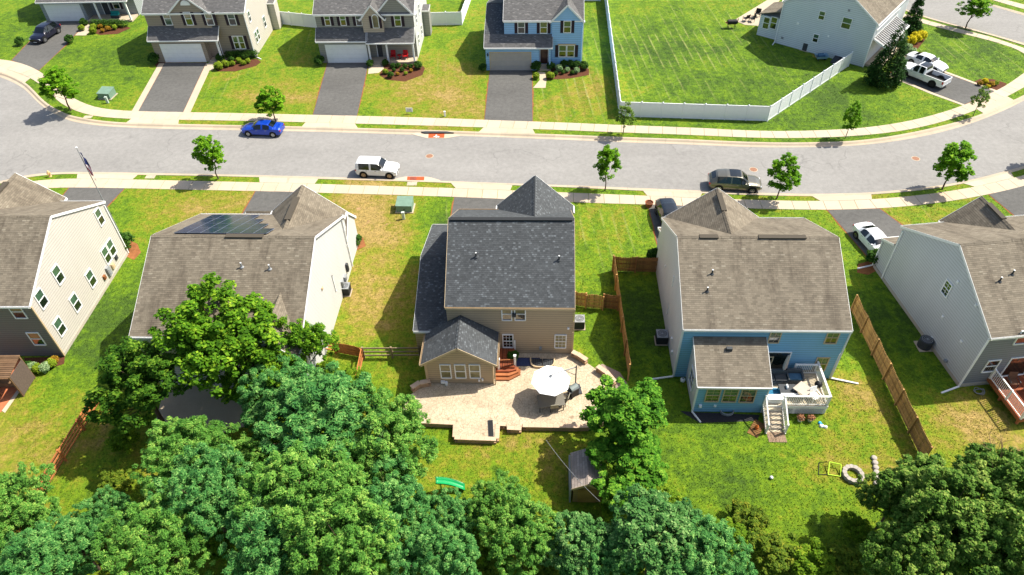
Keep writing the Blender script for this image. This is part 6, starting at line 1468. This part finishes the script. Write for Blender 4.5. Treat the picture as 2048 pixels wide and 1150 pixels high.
t = thing('cushion_bench', 'teal cushioned bench on the top left porch', 'bench', H0.W(9.5, .3, .25), H0.a); MB().box(-.6, .6, -.25, .25, 0, .42).build('base', M_dkgrey, t); MB().box(-.58, .58, -.23, .23, .42, .54).build('cushion', plain('#1f8a86', .85, .15, 6), t); MB().box(-.6, .6, .2, .28, .42, .9).build('backrest', plain('#1f8a86', .85, .15, 6), t)
sheet('path', [(1066, 176), (1091, 176), (1093, 160), (1090, 145), (1075, 143), (1080, 160)], .024, M_conc); sheet('path', [(736, 148), (757, 146), (768, 138), (765, 130), (738, 130)], .024, M_conc); sheet('path', [(408, 142), (426, 140), (432, 130), (424, 122), (413, 128)], .024, M_conc)
sheet('path', [(150, 71), (172, 71), (182, 60), (178, 48), (166, 55)], .024, M_conc); sheet('path', [(255, 30), (285, -5), (330, -15), (300, 5), (275, 32)], .024, M_conc)
BEDS = [[(424, 132), (432, 123), (515, 118), (522, 124), (512, 132), (470, 143), (435, 143)], [(758, 150), (770, 128), (838, 126), (850, 136), (845, 150), (810, 163), (775, 160)], [(1090, 160), (1095, 136), (1160, 128), (1178, 138), (1178, 150), (1140, 157)], [(176, 62), (186, 50), (252, 53), (262, 56), (235, 68), (200, 70)], [(1945, 165), (1960, 158), (1985, 158), (2014, 167), (2006, 177), (1988, 181), (1960, 172)]]
for b in BEDS: sheet('flower_bed', b, .014, M_mulch)
sheet('flower_bed', [(310, 130), (318, 122), (330, 124), (329, 136), (315, 138)], .014, M_mulch); sheet('flower_bed', [(258, 480), (275, 488), (282, 505), (268, 520), (250, 512)], .014, M_soil); sheet('flower_bed', [(706, 470), (726, 475), (732, 492), (716, 500), (706, 498)], .014, M_soil); sheet('flower_bed', [(1716, 528), (1748, 520), (1756, 540), (1736, 550), (1714, 545)], .014, M_soil); sheet('flower_bed', [(1360, 822), (1385, 824), (1519, 830), (1516, 842), (1400, 846)], .014, plain('#2c2c30', .95, .3, 12)); sheet('flower_bed', [(1790, 95), (1830, 60), (1850, 80), (1825, 110), (1800, 112)], .014, M_mulch)

# ------------------------------------------------------------------ trees and plants
def leafcloud(name, mt, clumps, n_, size, seed, kind='leaf', flat=.35, shell=.55):
    """clumps: (centre, radius); many small leaf faces through each clump's outer shell"""
    g = np.random.default_rng(seed); cs = np.array([c_ for c_, r in clumps]); rs = np.array([r for c_, r in clumps])
    w_ = rs**2; ci = g.choice(len(rs), n_, p=w_/w_.sum())
    d = g.normal(size=(n_, 3)); d[:, 2] += .35; d /= np.linalg.norm(d, axis=1)[:, None]
    rad = rs[ci]*(shell+(1-shell)*g.random(n_)**.5)*(1+.12*g.normal(size=n_))
    P = cs[ci]+d*rad[:, None]*np.array([1, 1, .85])
    nrm = d*.45+np.array([.12, 0, 1.0])+g.normal(size=(n_, 3))*flat; nrm /= np.linalg.norm(nrm, axis=1)[:, None]
    a = g.normal(size=(n_, 3)); a -= nrm*(a*nrm).sum(1)[:, None]; a /= np.linalg.norm(a, axis=1)[:, None]; b = np.cross(nrm, a)
    var = np.clip(.5+.22*g.normal(size=n_)+.10*g.normal(size=len(rs))[ci], 0, 1)
    if kind in ('leaf', 'slim'):
        wd = .62 if kind == 'leaf' else .34
        s_ = size*(.55+.95*g.random(n_))[:, None]
        V = np.stack([P-a*s_, P+b*s_*wd-nrm*s_*.12, P+a*s_, P-b*s_*wd-nrm*s_*.12], 1); k = 1
    else:                                      # pinnate frond: leaflets either side of a drooping stem
        out = d*np.array([1, 1, .25])+np.array([0, 0, -.05])+g.normal(size=(n_, 3))*np.array([.55, .55, .22]); out /= np.linalg.norm(out, axis=1)[:, None]
        side = np.cross(out, nrm); side /= np.linalg.norm(side, axis=1)[:, None]+1e-6; up = np.cross(side, out)
        L = size*(2.6+1.6*g.random(n_)); q = []
        prs = 4
        for i in range(prs):
            f = (i+.6)/prs
            base = P+out*(L*f)[:, None]-up*(L*.22*f*f)[:, None]
            for s_ in (-1, 1):
                ld = side*s_*.9+out*.45; ll = (size*(1.0-.35*abs(f-.45)))[..., None] if np.ndim(size) else size*(1.0-.4*abs(f-.45)); wv = out*size*.26
                tip = base+ld*ll-up*ll*.15
                q.append(np.stack([base-wv*.4, base+ld*ll*.5-wv, tip, base+ld*ll*.5+wv], 1))
        V = np.stack(q, 1).reshape(-1, 4, 3); k = prs*2
    m = len(V); var = np.repeat(var, k*4).astype(np.float32)
    me = bpy.data.meshes.new(name); me.vertices.add(m*4); me.vertices.foreach_set('co', V.reshape(-1).astype(np.float32))
    me.loops.add(m*4); me.loops.foreach_set('vertex_index', np.arange(m*4, dtype=np.int32)); me.polygons.add(m)
    me.polygons.foreach_set('loop_start', np.arange(0, m*4, 4, dtype=np.int32)); me.polygons.foreach_set('loop_total', np.full(m, 4, dtype=np.int32))
    me.update(calc_edges=True); at = me.attributes.new('var', 'FLOAT', 'POINT'); at.data.foreach_set('value', var)
    me.materials.append(mt); return me
def crown_clumps(g, rx, rz, zc, n_, cr, lean=(0, 0), fill=.45, flatbase=.3, lobes=7):
    """several uneven lobes, each a cluster of leaf clumps, so the outline is ragged and gaps stay open"""
    if not lobes:
        out = []
        for i in range(n_):
            d = g.normal(size=3); d /= np.linalg.norm(d); f = .25+.75*g.random()**.5; tp = 1-.28*d[2]
            out.append((np.array([d[0]*rx*f*tp, d[1]*rx*f*tp, zc+d[2]*rz*f]), cr*(.55+.8*g.random())))
        return out
    out = []; lb = []
    for i in range(lobes):
        a = 2*math.pi*(i+g.random()*.7)/lobes; f = .35+.4*g.random(); e = -.45+1.3*g.random()
        lb.append((np.array([rx*f*math.cos(a), rx*f*math.sin(a), zc+rz*.55*e]), .34+.22*g.random()))
    lb.append((np.array([g.normal()*.1*rx, g.normal()*.1*rx, zc+rz*.55]), .5))
    for i in range(n_):
        c0, k = lb[i % len(lb)]; d = g.normal(size=3); d[2] = d[2]*.8+.25; d /= np.linalg.norm(d); f = .5+.5*g.random()**.5
        c_ = c0+d*np.array([rx, rx, rz])*k*f
        out.append((c_, cr*(.5+.8*g.random())))
    return out
def limbs(mb, g, clumps, base, zfork, r0, nb=12):
    top = max(c_[2] for c_, r in clumps)
    p = Vector(base); pr = r0; zs = np.linspace(0, top*.8, 6); pts = []
    for i, z in enumerate(zs): pts.append(Vector((base[0]+g.normal()*.06*i*.6, base[1]+g.normal()*.06*i*.6, base[2]+z)))
    for i in range(5): mb.tube(pts[i], pts[i+1], r0*(1-i*.17), r0*(1-(i+1)*.17), 8, cap=False)
    idx = g.choice(len(clumps), min(nb, len(clumps)), replace=False)
    for j in idx:
        c_ = Vector(clumps[j][0]); zz = zfork+(max(c_.z*.75, zfork)-zfork)*g.random(); f = min(max(zz/(top*.8), 0), 1)*5; i = min(int(f), 4); s_ = pts[i].lerp(pts[i+1], f-i)
        m = s_.lerp(c_, .5)+Vector((0, 0, .15*(c_-s_).length*.3)); rr = r0*.42*(1-f/7)
        mb.tube(s_, m, rr, rr*.6, 6, cap=False); mb.tube(m, c_, rr*.6, rr*.18, 6, cap=False)
VAR = {}
def variant(key, mt, rx, rz, zc, nc, cr, n_, size, seed, kind='leaf', zfork=None, r0=.16, nb=12, fill=.45, shell=.5, flatbase=.3, bark_=None, lobes=7):
    g = np.random.default_rng(seed); cl = crown_clumps(g, rx, rz, zc, nc, cr, fill=fill, flatbase=flatbase, lobes=lobes)
    cm = leafcloud('crown', mt, cl, n_, size, seed+100, kind, shell=shell)
    mb = MB(); limbs(mb, g, cl, (0, 0, 0), zfork or zc*.45, r0, nb)
    tm = bpy.data.meshes.new('trunk'); tm.from_pydata(mb.v, [], mb.f); tm.materials.append(bark_ or M_bark); tm.polygons.foreach_set('use_smooth', [True]*len(tm.polygons))
    VAR[key] = (cm, tm, zc, rx); return VAR[key]
def tree(key, name, label, loc, sc, rz, cat='tree', group=None, tilt=(0, 0), crown_mat=None):
    cm, tm, _, _ = VAR[key]
    t = thing(name, label, cat, loc, rz, group); t.scale = sc; t.rotation_euler = (tilt[0], tilt[1], rz)
    o = obj('trunk', tm, t); c_ = obj('crown', cm, t)
    return t
L_maple = leaf('maple', '#2a4e0c', '#538016', '#9cb830', .25); L_maple2 = leaf('maple_dark', '#20420e', '#416a18', '#82a030', .25); L_locust = leaf('locust', '#24562a', '#508a42', '#9cc46c', .25); L_locust2 = leaf('locust_b', '#305c20', '#5e9238', '#a8c45c', .25)
L_street = leaf('street', '#38600c', '#5f9216', '#9ec22e'); L_dull = leaf('dull', '#3f5c1c', '#668434', '#9aa850'); L_box = leaf('box', '#1c3a10', '#33561a', '#5d7a2c', .15); L_lime = leaf('lime', '#4a6a12', '#769020', '#a8b03a', .2); L_yel = leaf('gold', '#8a8a08', '#c2b414', '#e6d63a', .2)
L_arb = leaf('arb', '#16300f', '#264818', '#4a6a2a', .12); L_olive = leaf('olive', '#245024', '#4e7e3c', '#96b46c', .2); L_brush = leaf('brush', '#3a5414', '#627a20', '#98962f', .3); L_vine = leaf('vine', '#3c5c0c', '#66881a', '#9eaa2e', .3)
for k in range(3): variant('maple%d' % k, (L_maple, L_maple2, L_maple)[k], 3.2, 3.4, 5.6, 330, .34, 22000, .105, 11+k, r0=.2, nb=40, lobes=9)
for k in range(4): variant('locust%d' % k, (L_locust, L_locust2)[k % 2], 3.6, 2.9, 5.6, 640, .27, 44000, .098, 31+k, 'slim', r0=.17, nb=50, lobes=11, shell=.4)
for k in range(4): variant('street%d' % k, L_street if k != 3 else L_dull, 1.4, 2.0, 3.55, 110 if k != 3 else 60, .24, 6500 if k != 3 else 3000, .09, 51+k, zfork=1.4, r0=.07, nb=12, lobes=0)
for k in range(2): variant('brush%d' % k, (L_brush, L_vine)[k], 1.5, 1.0, 1.0, 70, .26, 5200, .085, 71+k, zfork=.3, r0=.05, nb=14, fill=.3, flatbase=.6)
variant('olive0', L_olive, 3.0, 2.4, 4.4, 520, .25, 34000, .08, 81, r0=.16, nb=20); variant('olive1', leaf('scrub', '#2a4c16', '#547828', '#a2b256', .2), 3.2, 2.8, 4.6, 560, .25, 36000, .08, 82, r0=.16, nb=20)
# fast broadleaf upright (behind the patio)
variant('bright', leaf('bright', '#285410', '#4f8420', '#92b83c', .25), 2.3, 3.2, 4.6, 300, .28, 22000, .09, 91, r0=.16, nb=16)
def crownpx(key, cx, cy, zc, rpx, label, name='tree', rz=0.0, zs=1.0, cat='tree', group=None, sq=1.0):
    p = G(cx, cy, zc); k = rpx/ppm(p)/VAR[key][3]; kz = zc/VAR[key][2]
    return tree(key, name, label, (p.x, p.y, -.02), (k, k*sq, kz*zs), rz, cat, group)
FT = [('maple0', 445, 672, 6.8, 118, 'tall bright green maple in front of the white house', 'maple_tree', .3), ('maple1', 275, 762, 5.2, 95, 'dark green maple left of the tall maple by the rail fence', 'maple_tree', 1.9), ('maple2', 520, 755, 4.4, 74, 'green maple between the tall maple and the picket gate', 'maple_tree', 5.0), ('maple2', 600, 690, 4.6, 62, 'smaller maple overlapping the right corner of the white house', 'maple_tree', 2.2),
      ('locust0', 655, 835, 5.6, 132, 'broad blue green locust nearest the tan house patio', 'locust_tree', .5), ('locust1', 772, 892, 5.2, 102, 'blue green locust with its crown reaching the green slide', 'locust_tree', 1.2), ('locust2', 560, 800, 4.6, 85, 'locust crown between the tall maple and the broad locust', 'locust_tree', 2.4),
      ('locust3', 385, 908, 4.6, 95, 'blue green locust below the dark maple', 'locust_tree', 3.3), ('locust0', 415, 1000, 5.2, 100, 'locust standing in the shade at the lower left', 'locust_tree', 4.0), ('locust1', 610, 985, 5.8, 118, 'locust in the middle of the lower left grove', 'locust_tree', 5.1),
      ('locust2', 785, 1040, 5.0, 105, 'locust at the bottom between slide and grove', 'locust_tree', 3.9), ('locust3', 690, 1095, 6.0, 115, 'locust cut by the bottom edge left of the centre', 'locust_tree', .9), ('locust0', 540, 1105, 5.4, 105, 'locust cut by the bottom edge near the lower left', 'locust_tree', 2.9),
      ('locust1', 25, 1030, 4.6, 84, 'locust at the left edge over the rail fence', 'locust_tree', .2), ('locust2', 232, 1030, 3.0, 50, 'small sunlit locust beside the end of the rail fence', 'locust_tree', 4.5), ('locust3', 330, 1085, 4.8, 100, 'locust at the bottom left beyond the bare patch', 'locust_tree', 2.1), ('locust0', 70, 1130, 4.4, 95, 'locust in the bottom left corner', 'locust_tree', 1.4),
      ('locust1', 1000, 1010, 3.6, 60, 'small locust between the slide and the shed', 'locust_tree', 3.0), ('locust0', 905, 1042, 3.6, 62, 'locust just below the green slide', 'locust_tree', 4.8), ('locust2', 880, 1120, 5.0, 85, 'locust cut by the bottom edge below the slide', 'locust_tree', 5.7), ('locust3', 1040, 1075, 4.2, 80, 'locust below the shed lawn', 'locust_tree', 1.1),
      ('locust3', 470, 945, 3.6, 70, 'locust filling the middle of the left grove', 'locust_tree', 1.6), ('locust1', 730, 985, 4.4, 80, 'locust behind the green slide', 'locust_tree', 2.5), ('locust0', 1235, 1110, 3.4, 72, 'low locust at the bottom edge below the bright tree', 'locust_tree', 5.5), ('locust2', 150, 1085, 3.4, 70, 'low locust at the bottom edge near the lower left corner', 'locust_tree', 3.5), ('bright', 1246, 838, 3.9, 80, 'bright green upright tree at the right of the patio', 'broadleaf_tree', .4), ('bright', 1262, 930, 2.5, 80, 'bright green tree behind the garden shed', 'broadleaf_tree', 2.6), ('olive0', 1150, 1092, 3.6, 74, 'silvery green scrub tree below the shed', 'scrub_tree', .2), ('olive0', 1310, 1075, 4.4, 112, 'silvery green scrub tree at the bottom right of the centre', 'scrub_tree', 2.0), ('locust2', 1400, 1130, 4.2, 95, 'locust cut by the bottom edge right of the centre', 'locust_tree', .8),
      ('olive1', 1890, 1040, 5.2, 125, 'dense dark scrub tree at the lower right', 'scrub_tree', .9), ('olive1', 2010, 980, 4.6, 105, 'dense scrub tree at the right edge below the grey house lawn', 'scrub_tree', 3.1), ('olive1', 1810, 1120, 4.4, 88, 'scrub tree cut by the bottom edge at the lower right', 'scrub_tree', 4.4), ('olive1', 2020, 1110, 5.4, 120, 'scrub tree in the bottom right corner', 'scrub_tree', 5.2), ('olive1', 1790, 1000, 3.4, 60, 'small dark scrub tree at the left of the lower right thicket', 'scrub_tree', 1.7)]
for key, cx, cy, zc, rp, lab, nm, rz in FT: crownpx(key, cx, cy, zc, rp, lab, nm, rz, group=nm.replace('_', ' ')+'s')
# street trees: base, top, crown half width in the photograph
ST = [(437, 358, 418, 264, 34, 0, 'street tree on the near verge in front of the white house'), (1210, 381, 1216, 287, 31, 1, 'street tree on the near verge right of the tan house'), (1553, 398, 1567, 303, 36, 2, 'street tree on the near verge right of the taupe crossover'), (1884, 379, 1907, 275, 42, 0, 'street tree on the near verge in front of the pale grey house'),
      (142, 221, 112, 128, 40, 1, 'street tree on the far verge at the top left bend'), (552, 243, 540, 171, 34, 2, 'street tree on the far verge behind the blue sedan'), (1246, 268, 1247, 199, 24, 3, 'slim street tree at the corner of the white vinyl fence'), (1690, 277, 1708, 200, 20, 2, 'thin young street tree on the right of the far verge'), (1946, 232, 1968, 166, 19, 3, 'sparse young street tree by the pickup truck drive'), (1931, 57, 1958, -22, 34, 1, 'round street tree beside the corner road'), (2092, 333, 2125, 235, 40, 2, 'street tree just past the right edge of the near verge')]
for k, (bx, by, tx, ty, hw_, v_, lab) in enumerate(ST):
    p = G(bx, by); h = hgt((bx, by), (tx, ty)); cm, tm, zc, rx = VAR['street%d' % v_]
    s_ = hw_/ppm((p.x, p.y, h*.65))/1.65; sz = h/5.75
    tree('street%d' % v_, 'street_tree', lab, (p.x, p.y, 0), (s_, s_, sz), k*1.3, group='young street trees')
# conifers by the corner house
def conifer(label, bx, by, tx, ty, hw_, seed):
    p = G(bx, by); h = hgt((bx, by), (tx, ty)); r = hw_/ppm((p.x, p.y, h*.3)); g = np.random.default_rng(seed); cl = []
    for i in range(150):
        f = g.random()**1.3*.94; a = g.random()*6.28; rr = r*(1-f)**.8*(.95-.2*(f < .05)); cl.append((np.array([rr*.75*math.cos(a), rr*.75*math.sin(a), .3+f*h*.97]), max(.22, rr*.38)))
    t = thing('conifer', label, 'conifer', p, 0, 'tall conifers by the corner house'); obj('crown', leafcloud('crown', L_arb, cl, 9000, .11, seed, flat=.6), t); MB().tube((0, 0, 0), (0, 0, h*.8), .12, .03, 8).build('trunk', M_bark, t)
conifer('tall dark conifer between the corner house and the pickup truck', 1765, 168, 1797, 35, 40, 5); conifer('slimmer dark conifer behind the corner house porch', 1814, 72, 1822, -18, 24, 6); conifer('small dark conifer by the end of the long plank fence', 1842, 965, 1872, 915, 34, 8)
# clipped shrubs: shared meshes
SH = {}
for nm, mt in (('box', L_box), ('lime', L_lime), ('gold', L_yel), ('dull', leaf('hydrangea', '#4a6a3a', '#7c9a68', '#b0bc90', .2)), ('rust', leaf('rust', '#6a5a1a', '#96741e', '#c09a3a', .2))):
    g = np.random.default_rng(len(nm)); cl = [(np.array([0, 0, .5]), .42)]+[(np.array([.36*math.cos(a)*math.sin(b), .36*math.sin(a)*math.sin(b), .48+.36*math.cos(b)]), .2) for a, b in zip(g.random(16)*6.28, np.arccos(1-1.5*g.random(16)))]
    SH[nm] = leafcloud('shrub', mt, cl, 1700, .062, 5, shell=.75, flat=.5)
ORD = ('leftmost', 'second', 'third', 'fourth', 'fifth', 'sixth', 'seventh', 'eighth', 'ninth', 'tenth', 'eleventh', 'twelfth', 'thirteenth', 'fourteenth', 'fifteenth')
def shrubs(items, where, group, z=0.0):
    items = sorted(items, key=lambda q: q[0])
    for k, it in enumerate(items):
        px, py, r = it[:3]; kind = it[3] if len(it) > 3 else 'box'; zs = it[4] if len(it) > 4 else 1.0
        p = G(px, py+r*.55, z); s_ = 2*r/ppm(p)
        o = obj('shrub', SH[kind]); o.location = p; o.scale = (s_, s_, s_*zs); o.rotation_euler.z = k*1.7
        lab = (ORD[k] if k else 'leftmost')+(' from the left of the' if k else ' of the')+' shrubs '+where if len(items) > 1 else 'single rounded shrub '+where
        tag(o, lab, 'shrub', group)
zz1 = lambda l: [(x/3.833, y/3.833, r/3.833, *e) for x, y, r, *e in l]
zz2 = lambda l: [(500+x/3.833, y/3.833, r/3.833, *e) for x, y, r, *e in l]
zz3 = lambda l: [(940+x/3.833, y/3.833, r/3.833, *e) for x, y, r, *e in l]
shrubs(zz1([(1695, 455, 33), (1680, 515, 32, 'lime'), (1735, 497, 28, 'lime'), (1780, 463, 22), (1785, 492, 20, 'lime'), (1835, 470, 22, 'lime'), (1870, 487, 20, 'lime'), (1905, 472, 20, 'lime')]), 'in the taupe house bed', 'taupe house shrubs')
shrubs(zz1([(1195, 462, 42)]), 'left of the taupe house garage', 'corner shrubs'); shrubs(zz2([(540, 478, 38)]), 'left of the sage house garage', 'corner shrubs'); shrubs(zz3([(100, 530, 32)]), 'left of the sky blue house garage', 'corner shrubs')
shrubs(zz1([(632, 222, 23, 'lime'), (725, 213, 24, 'lime'), (720, 242, 25, 'lime'), (775, 208, 18, 'rust'), (835, 225, 20, 'rust'), (885, 215, 20, 'lime'), (790, 240, 16, 'rust'), (650, 180, 28)]), 'in the top left house bed', 'top left house shrubs')
shrubs(zz1([(545, 312, 33)]), 'right of the navy suv drive', 'drive shrubs'); shrubs(zz1([(165, 328, 32)]), 'beside the front of the navy suv', 'drive shrubs')
shrubs(zz2([(925, 495, 28), (1040, 488, 25), (1098, 510, 20), (1138, 508, 20), (1190, 512, 19), (1235, 515, 19), (1288, 510, 32), (1040, 555, 22, 'lime'), (1080, 582, 25), (1105, 540, 15), (1133, 570, 15, 'rust'), (1168, 538, 18), (1195, 565, 15, 'lime'), (1235, 545, 15, 'rust')]), 'in the sage house bed', 'sage house shrubs')
shrubs(zz3([(508, 522, 40), (620, 518, 32), (680, 530, 28, 'dull'), (720, 500, 30), (770, 500, 30), (815, 505, 30), (870, 515, 35), (508, 590, 26, 'lime'), (617, 588, 30, 'lime'), (657, 568, 18), (710, 558, 18), (745, 542, 20, 'dull'), (782, 562, 18), (815, 548, 24, 'dull')]), 'in the sky blue house bed', 'sky blue house shrubs')
shrubs([(254, 487, 19)], 'beside the cream house corner', 'house corner shrubs'); shrubs([(714, 483, 12)], 'beside the white house corner', 'house corner shrubs'); shrubs([(1307, 512, 14)], 'beside the blue house wall', 'house corner shrubs'); shrubs([(1747, 517, 17)], 'beside the white sedan', 'house corner shrubs')
shrubs([(1818, 84, 10, 'gold'), (1828, 78, 11, 'gold'), (1838, 74, 11, 'gold')], 'of gold by the conifers', 'gold shrubs')
shrubs([(1806, 80, 9), (1812, 98, 9, 'dull'), (1822, 106, 8, 'dull'), (1800, 92, 8)], 'between conifers and white sedan', 'porch bed shrubs')
shrubs([(1958, 168, 5, 'rust'), (1968, 164, 6, 'gold'), (1980, 170, 6, 'rust'), (1990, 168, 5, 'lime'), (1975, 174, 4, 'gold')], 'in the bed by the pickup drive', 'bed plants')
shrubs([(70, 735, 10, 'dull'), (82, 738, 11, 'lime'), (95, 735, 11, 'dull'), (105, 728, 10, 'lime'), (112, 720, 8, 'rust'), (60, 730, 8, 'box')], 'in the cream house back bed', 'back bed plants')
# hedges
def hedge(label, a, b, w_, h):
    p, q = G(*a), G(*b); d = q-p; n_ = max(3, int(d.length/.35)); g = np.random.default_rng(3)
    cl = [(np.array(p.lerp(q, k/n_))-np.array(p)+np.array([0, g.normal()*.05, h*.5]), w_*.62) for k in range(n_+1)]+[(np.array(p.lerp(q, k/n_))-np.array(p)+np.array([0, 0, h*.78]), w_*.45) for k in range(n_+1)]
    o = obj('hedge', leafcloud('hedge', L_box, cl, 3200, .07, 9, shell=.8)); o.location = p; tag(o, label, 'hedge', 'clipped hedges')
hedge('clipped hedge in front of the taupe house window', (458, 118), (512, 115), .8, 1.0); hedge('clipped hedge in front of the top left porch', (190, 53), (252, 53), .9, .9)
# planter plant
o = obj('foliage', SH['box'], _pl); o.location = (0, 0, .3); o.scale = (.9, .9, .6)
# undergrowth along the bottom and wood edge
BR = [(230, 960, 40, 0), (290, 1045, 55, 0), (180, 1085, 50, 0), (450, 1090, 55, 1), (930, 1065, 50, 1), (965, 1110, 55, 1), (1090, 1125, 60, 0), (1490, 1040, 48, 0), (1450, 1085, 55, 1), (1545, 1105, 60, 0), (1620, 1130, 60, 1), (1700, 1135, 55, 0), (1250, 1135, 60, 1), (760, 1130, 55, 1), (1000, 1145, 60, 0), (1345, 1010, 40, 1), (1225, 1010, 34, 1), (520, 900, 45, 1), (250, 880, 40, 1), (650, 740, 34, 1), (705, 760, 36, 1), (1720, 1060, 40, 1)]
BW = ('below the rail fence end at the left', 'on the bare patch at the lower left', 'at the bottom edge near the lower left corner', 'at the bottom edge under the left locusts', 'covered in vines below the slide', 'of tangled vines at the bottom below the slide', 'at the bottom edge below the garden shed', 'at the lower end of the blue house lawn', 'at the bottom edge left of the open lawn', 'at the bottom edge under the open lawn', 'at the bottom edge right under the ball lawn', 'at the bottom edge beside the lower right thicket', 'at the bottom edge under the silvery scrub', 'at the bottom edge in the middle of the locusts', 'at the bottom edge near the centre', 'right of the bright tree on the lawn edge', 'in front of the garden shed', 'between the tall maple and the left locusts', 'under the dark maple by the rail fence', 'against the picket gate behind the white house', 'left of the tan house sunroom', 'at the left edge of the lower right thicket')
for k, (px, py, rp, v_) in enumerate(BR):
    p = G(px, py, .8); s_ = rp/ppm(p)/1.75
    where = 'at the bottom edge' if py > 1060 else 'at the edge of the lawn'
    tree('brush%d' % v_, 'bush', '%s bush %s' % (('yellow green', 'fresh green')[v_], BW[k]), (p.x, p.y, 0), (s_, s_, s_*1.0), k*2.1, 'bush', 'undergrowth bushes')
# dead twiggy branches in the right thicket
t = thing('dead_branches', 'bare reddish dead branches in the lower right thicket', 'branches', G(1935, 1000, 0)); mb = MB(); g = np.random.default_rng(4)
for i in range(46):
    a = g.random()*6.28; e = .2+.9*g.random(); d = Vector((math.cos(a)*math.cos(e), math.sin(a)*math.cos(e), math.sin(e))); p = Vector((0, 0, 4.6)); r = .03
    for j in range(4):
        q = p+d*(.35+.3*g.random()); mb.tube(p, q, r, r*.65, 5, cap=False); p = q; r *= .65; d = (d+Vector(g.normal(size=3))*.35).normalized()
mb.tube((0, 0, 0), (0, 0, 4.6), .14, .06, 8); mb.build('branch', bark('#9a7a62'), t)

# short mown grass: small blades standing on the lawns within view
def inside(P, poly):
    x, y = P[:, 0], P[:, 1]; r = np.zeros(len(P), bool); n_ = len(poly)
    for i in range(n_):
        (x0, y0), (x1, y1) = poly[i], poly[(i+1) % n_]
        if y0 != y1: r ^= ((y0 > y) != (y1 > y)) & (x < (x1-x0)*(y-y0)/(y1-y0)+x0)
    return r
g = np.random.default_rng(77); N = 420000
u = g.random(N); yy = 17+u**1.15*88; xx = (g.random(N)*2-1)*(12+yy*.78)
P = np.stack([xx, yy], 1); bad = np.zeros(N, bool)
ex = list(EXCL)+[np.vstack([a[::4], b[::-1][::4]]) for a, b in ((cS1, cW1), (cS2, cW2), (cK1, cK2), (sA, sB), (kA, kC))]
ex.append(np.array(smooth_poly([(806, 815), (820, 790), (858, 770), (870, 730), (1000, 705), (1143, 705), (1196, 741), (1226, 770), (1233, 800), (1226, 822), (1182, 852), (1043, 858), (1013, 857), (995, 850), (993, 880), (908, 878), (909, 848), (806, 845)])))
for o_ in apr.children: ex.append(np.array([(v.co.x, v.co.y) for v in o_.data.vertices][:len(o_.data.vertices)//2]))
for poly in ex: bad |= inside(P, poly)
for H, bx in ((H1, (-12.5, 0, 0, 13)), (H2, (-11.6, .3, -6, 12.3)), (H3, (-11.9, 0, -2.9, 12.3)), (H4, (0, 11.5, 0, 13)), (H5, (0, 12, 0, 13)), (HA, (-1, 11.6, .4, 13)), (HB, (-1, 11.5, 0, 13)), (HC, (-.4, 11.5, .2, 13)), (HD, (0, 11.5, 0, 13))):
    d = P-np.array(H.o[:2])[None]; lx, ly = d @ H.X, d @ H.Y; bad |= (lx > bx[0]) & (lx < bx[1]) & (ly > bx[2]) & (ly < bx[3])
P = P[~bad]; m = len(P); a = g.random(m)*6.28; wv = np.stack([np.cos(a), np.sin(a), np.zeros(m)], 1)*(.016+.022*g.random(m))[:, None]
B = np.column_stack([P, np.zeros(m)]); T = B+np.stack([g.normal(size=m)*.035, g.normal(size=m)*.035, .035+.06*g.random(m)], 1)
V = np.stack([B-wv, B+wv, T], 1).reshape(-1, 3).astype(np.float32)
me = bpy.data.meshes.new('grass_blades'); me.vertices.add(3*m); me.vertices.foreach_set('co', V.reshape(-1)); me.loops.add(3*m); me.loops.foreach_set('vertex_index', np.arange(3*m, dtype=np.int32)); me.polygons.add(m)
me.polygons.foreach_set('loop_start', np.arange(0, 3*m, 3, dtype=np.int32)); me.polygons.foreach_set('loop_total', np.full(m, 3, dtype=np.int32)); me.update(calc_edges=True)
for nm, sp in (('dry', DRY), ('stripe', STRIPE)):
    at = me.attributes.new(nm, 'FLOAT', 'POINT'); at.data.foreach_set('value', np.repeat(np.clip(field(P, sp)+.12*g.normal(size=m)*(nm == 'dry'), -1, 1), 3).astype(np.float32))
me.materials.append(M_grass); go = stuff(obj('grass_blades', me)); go['label'] = 'short mown grass covering the lawns'; go['category'] = 'grass'
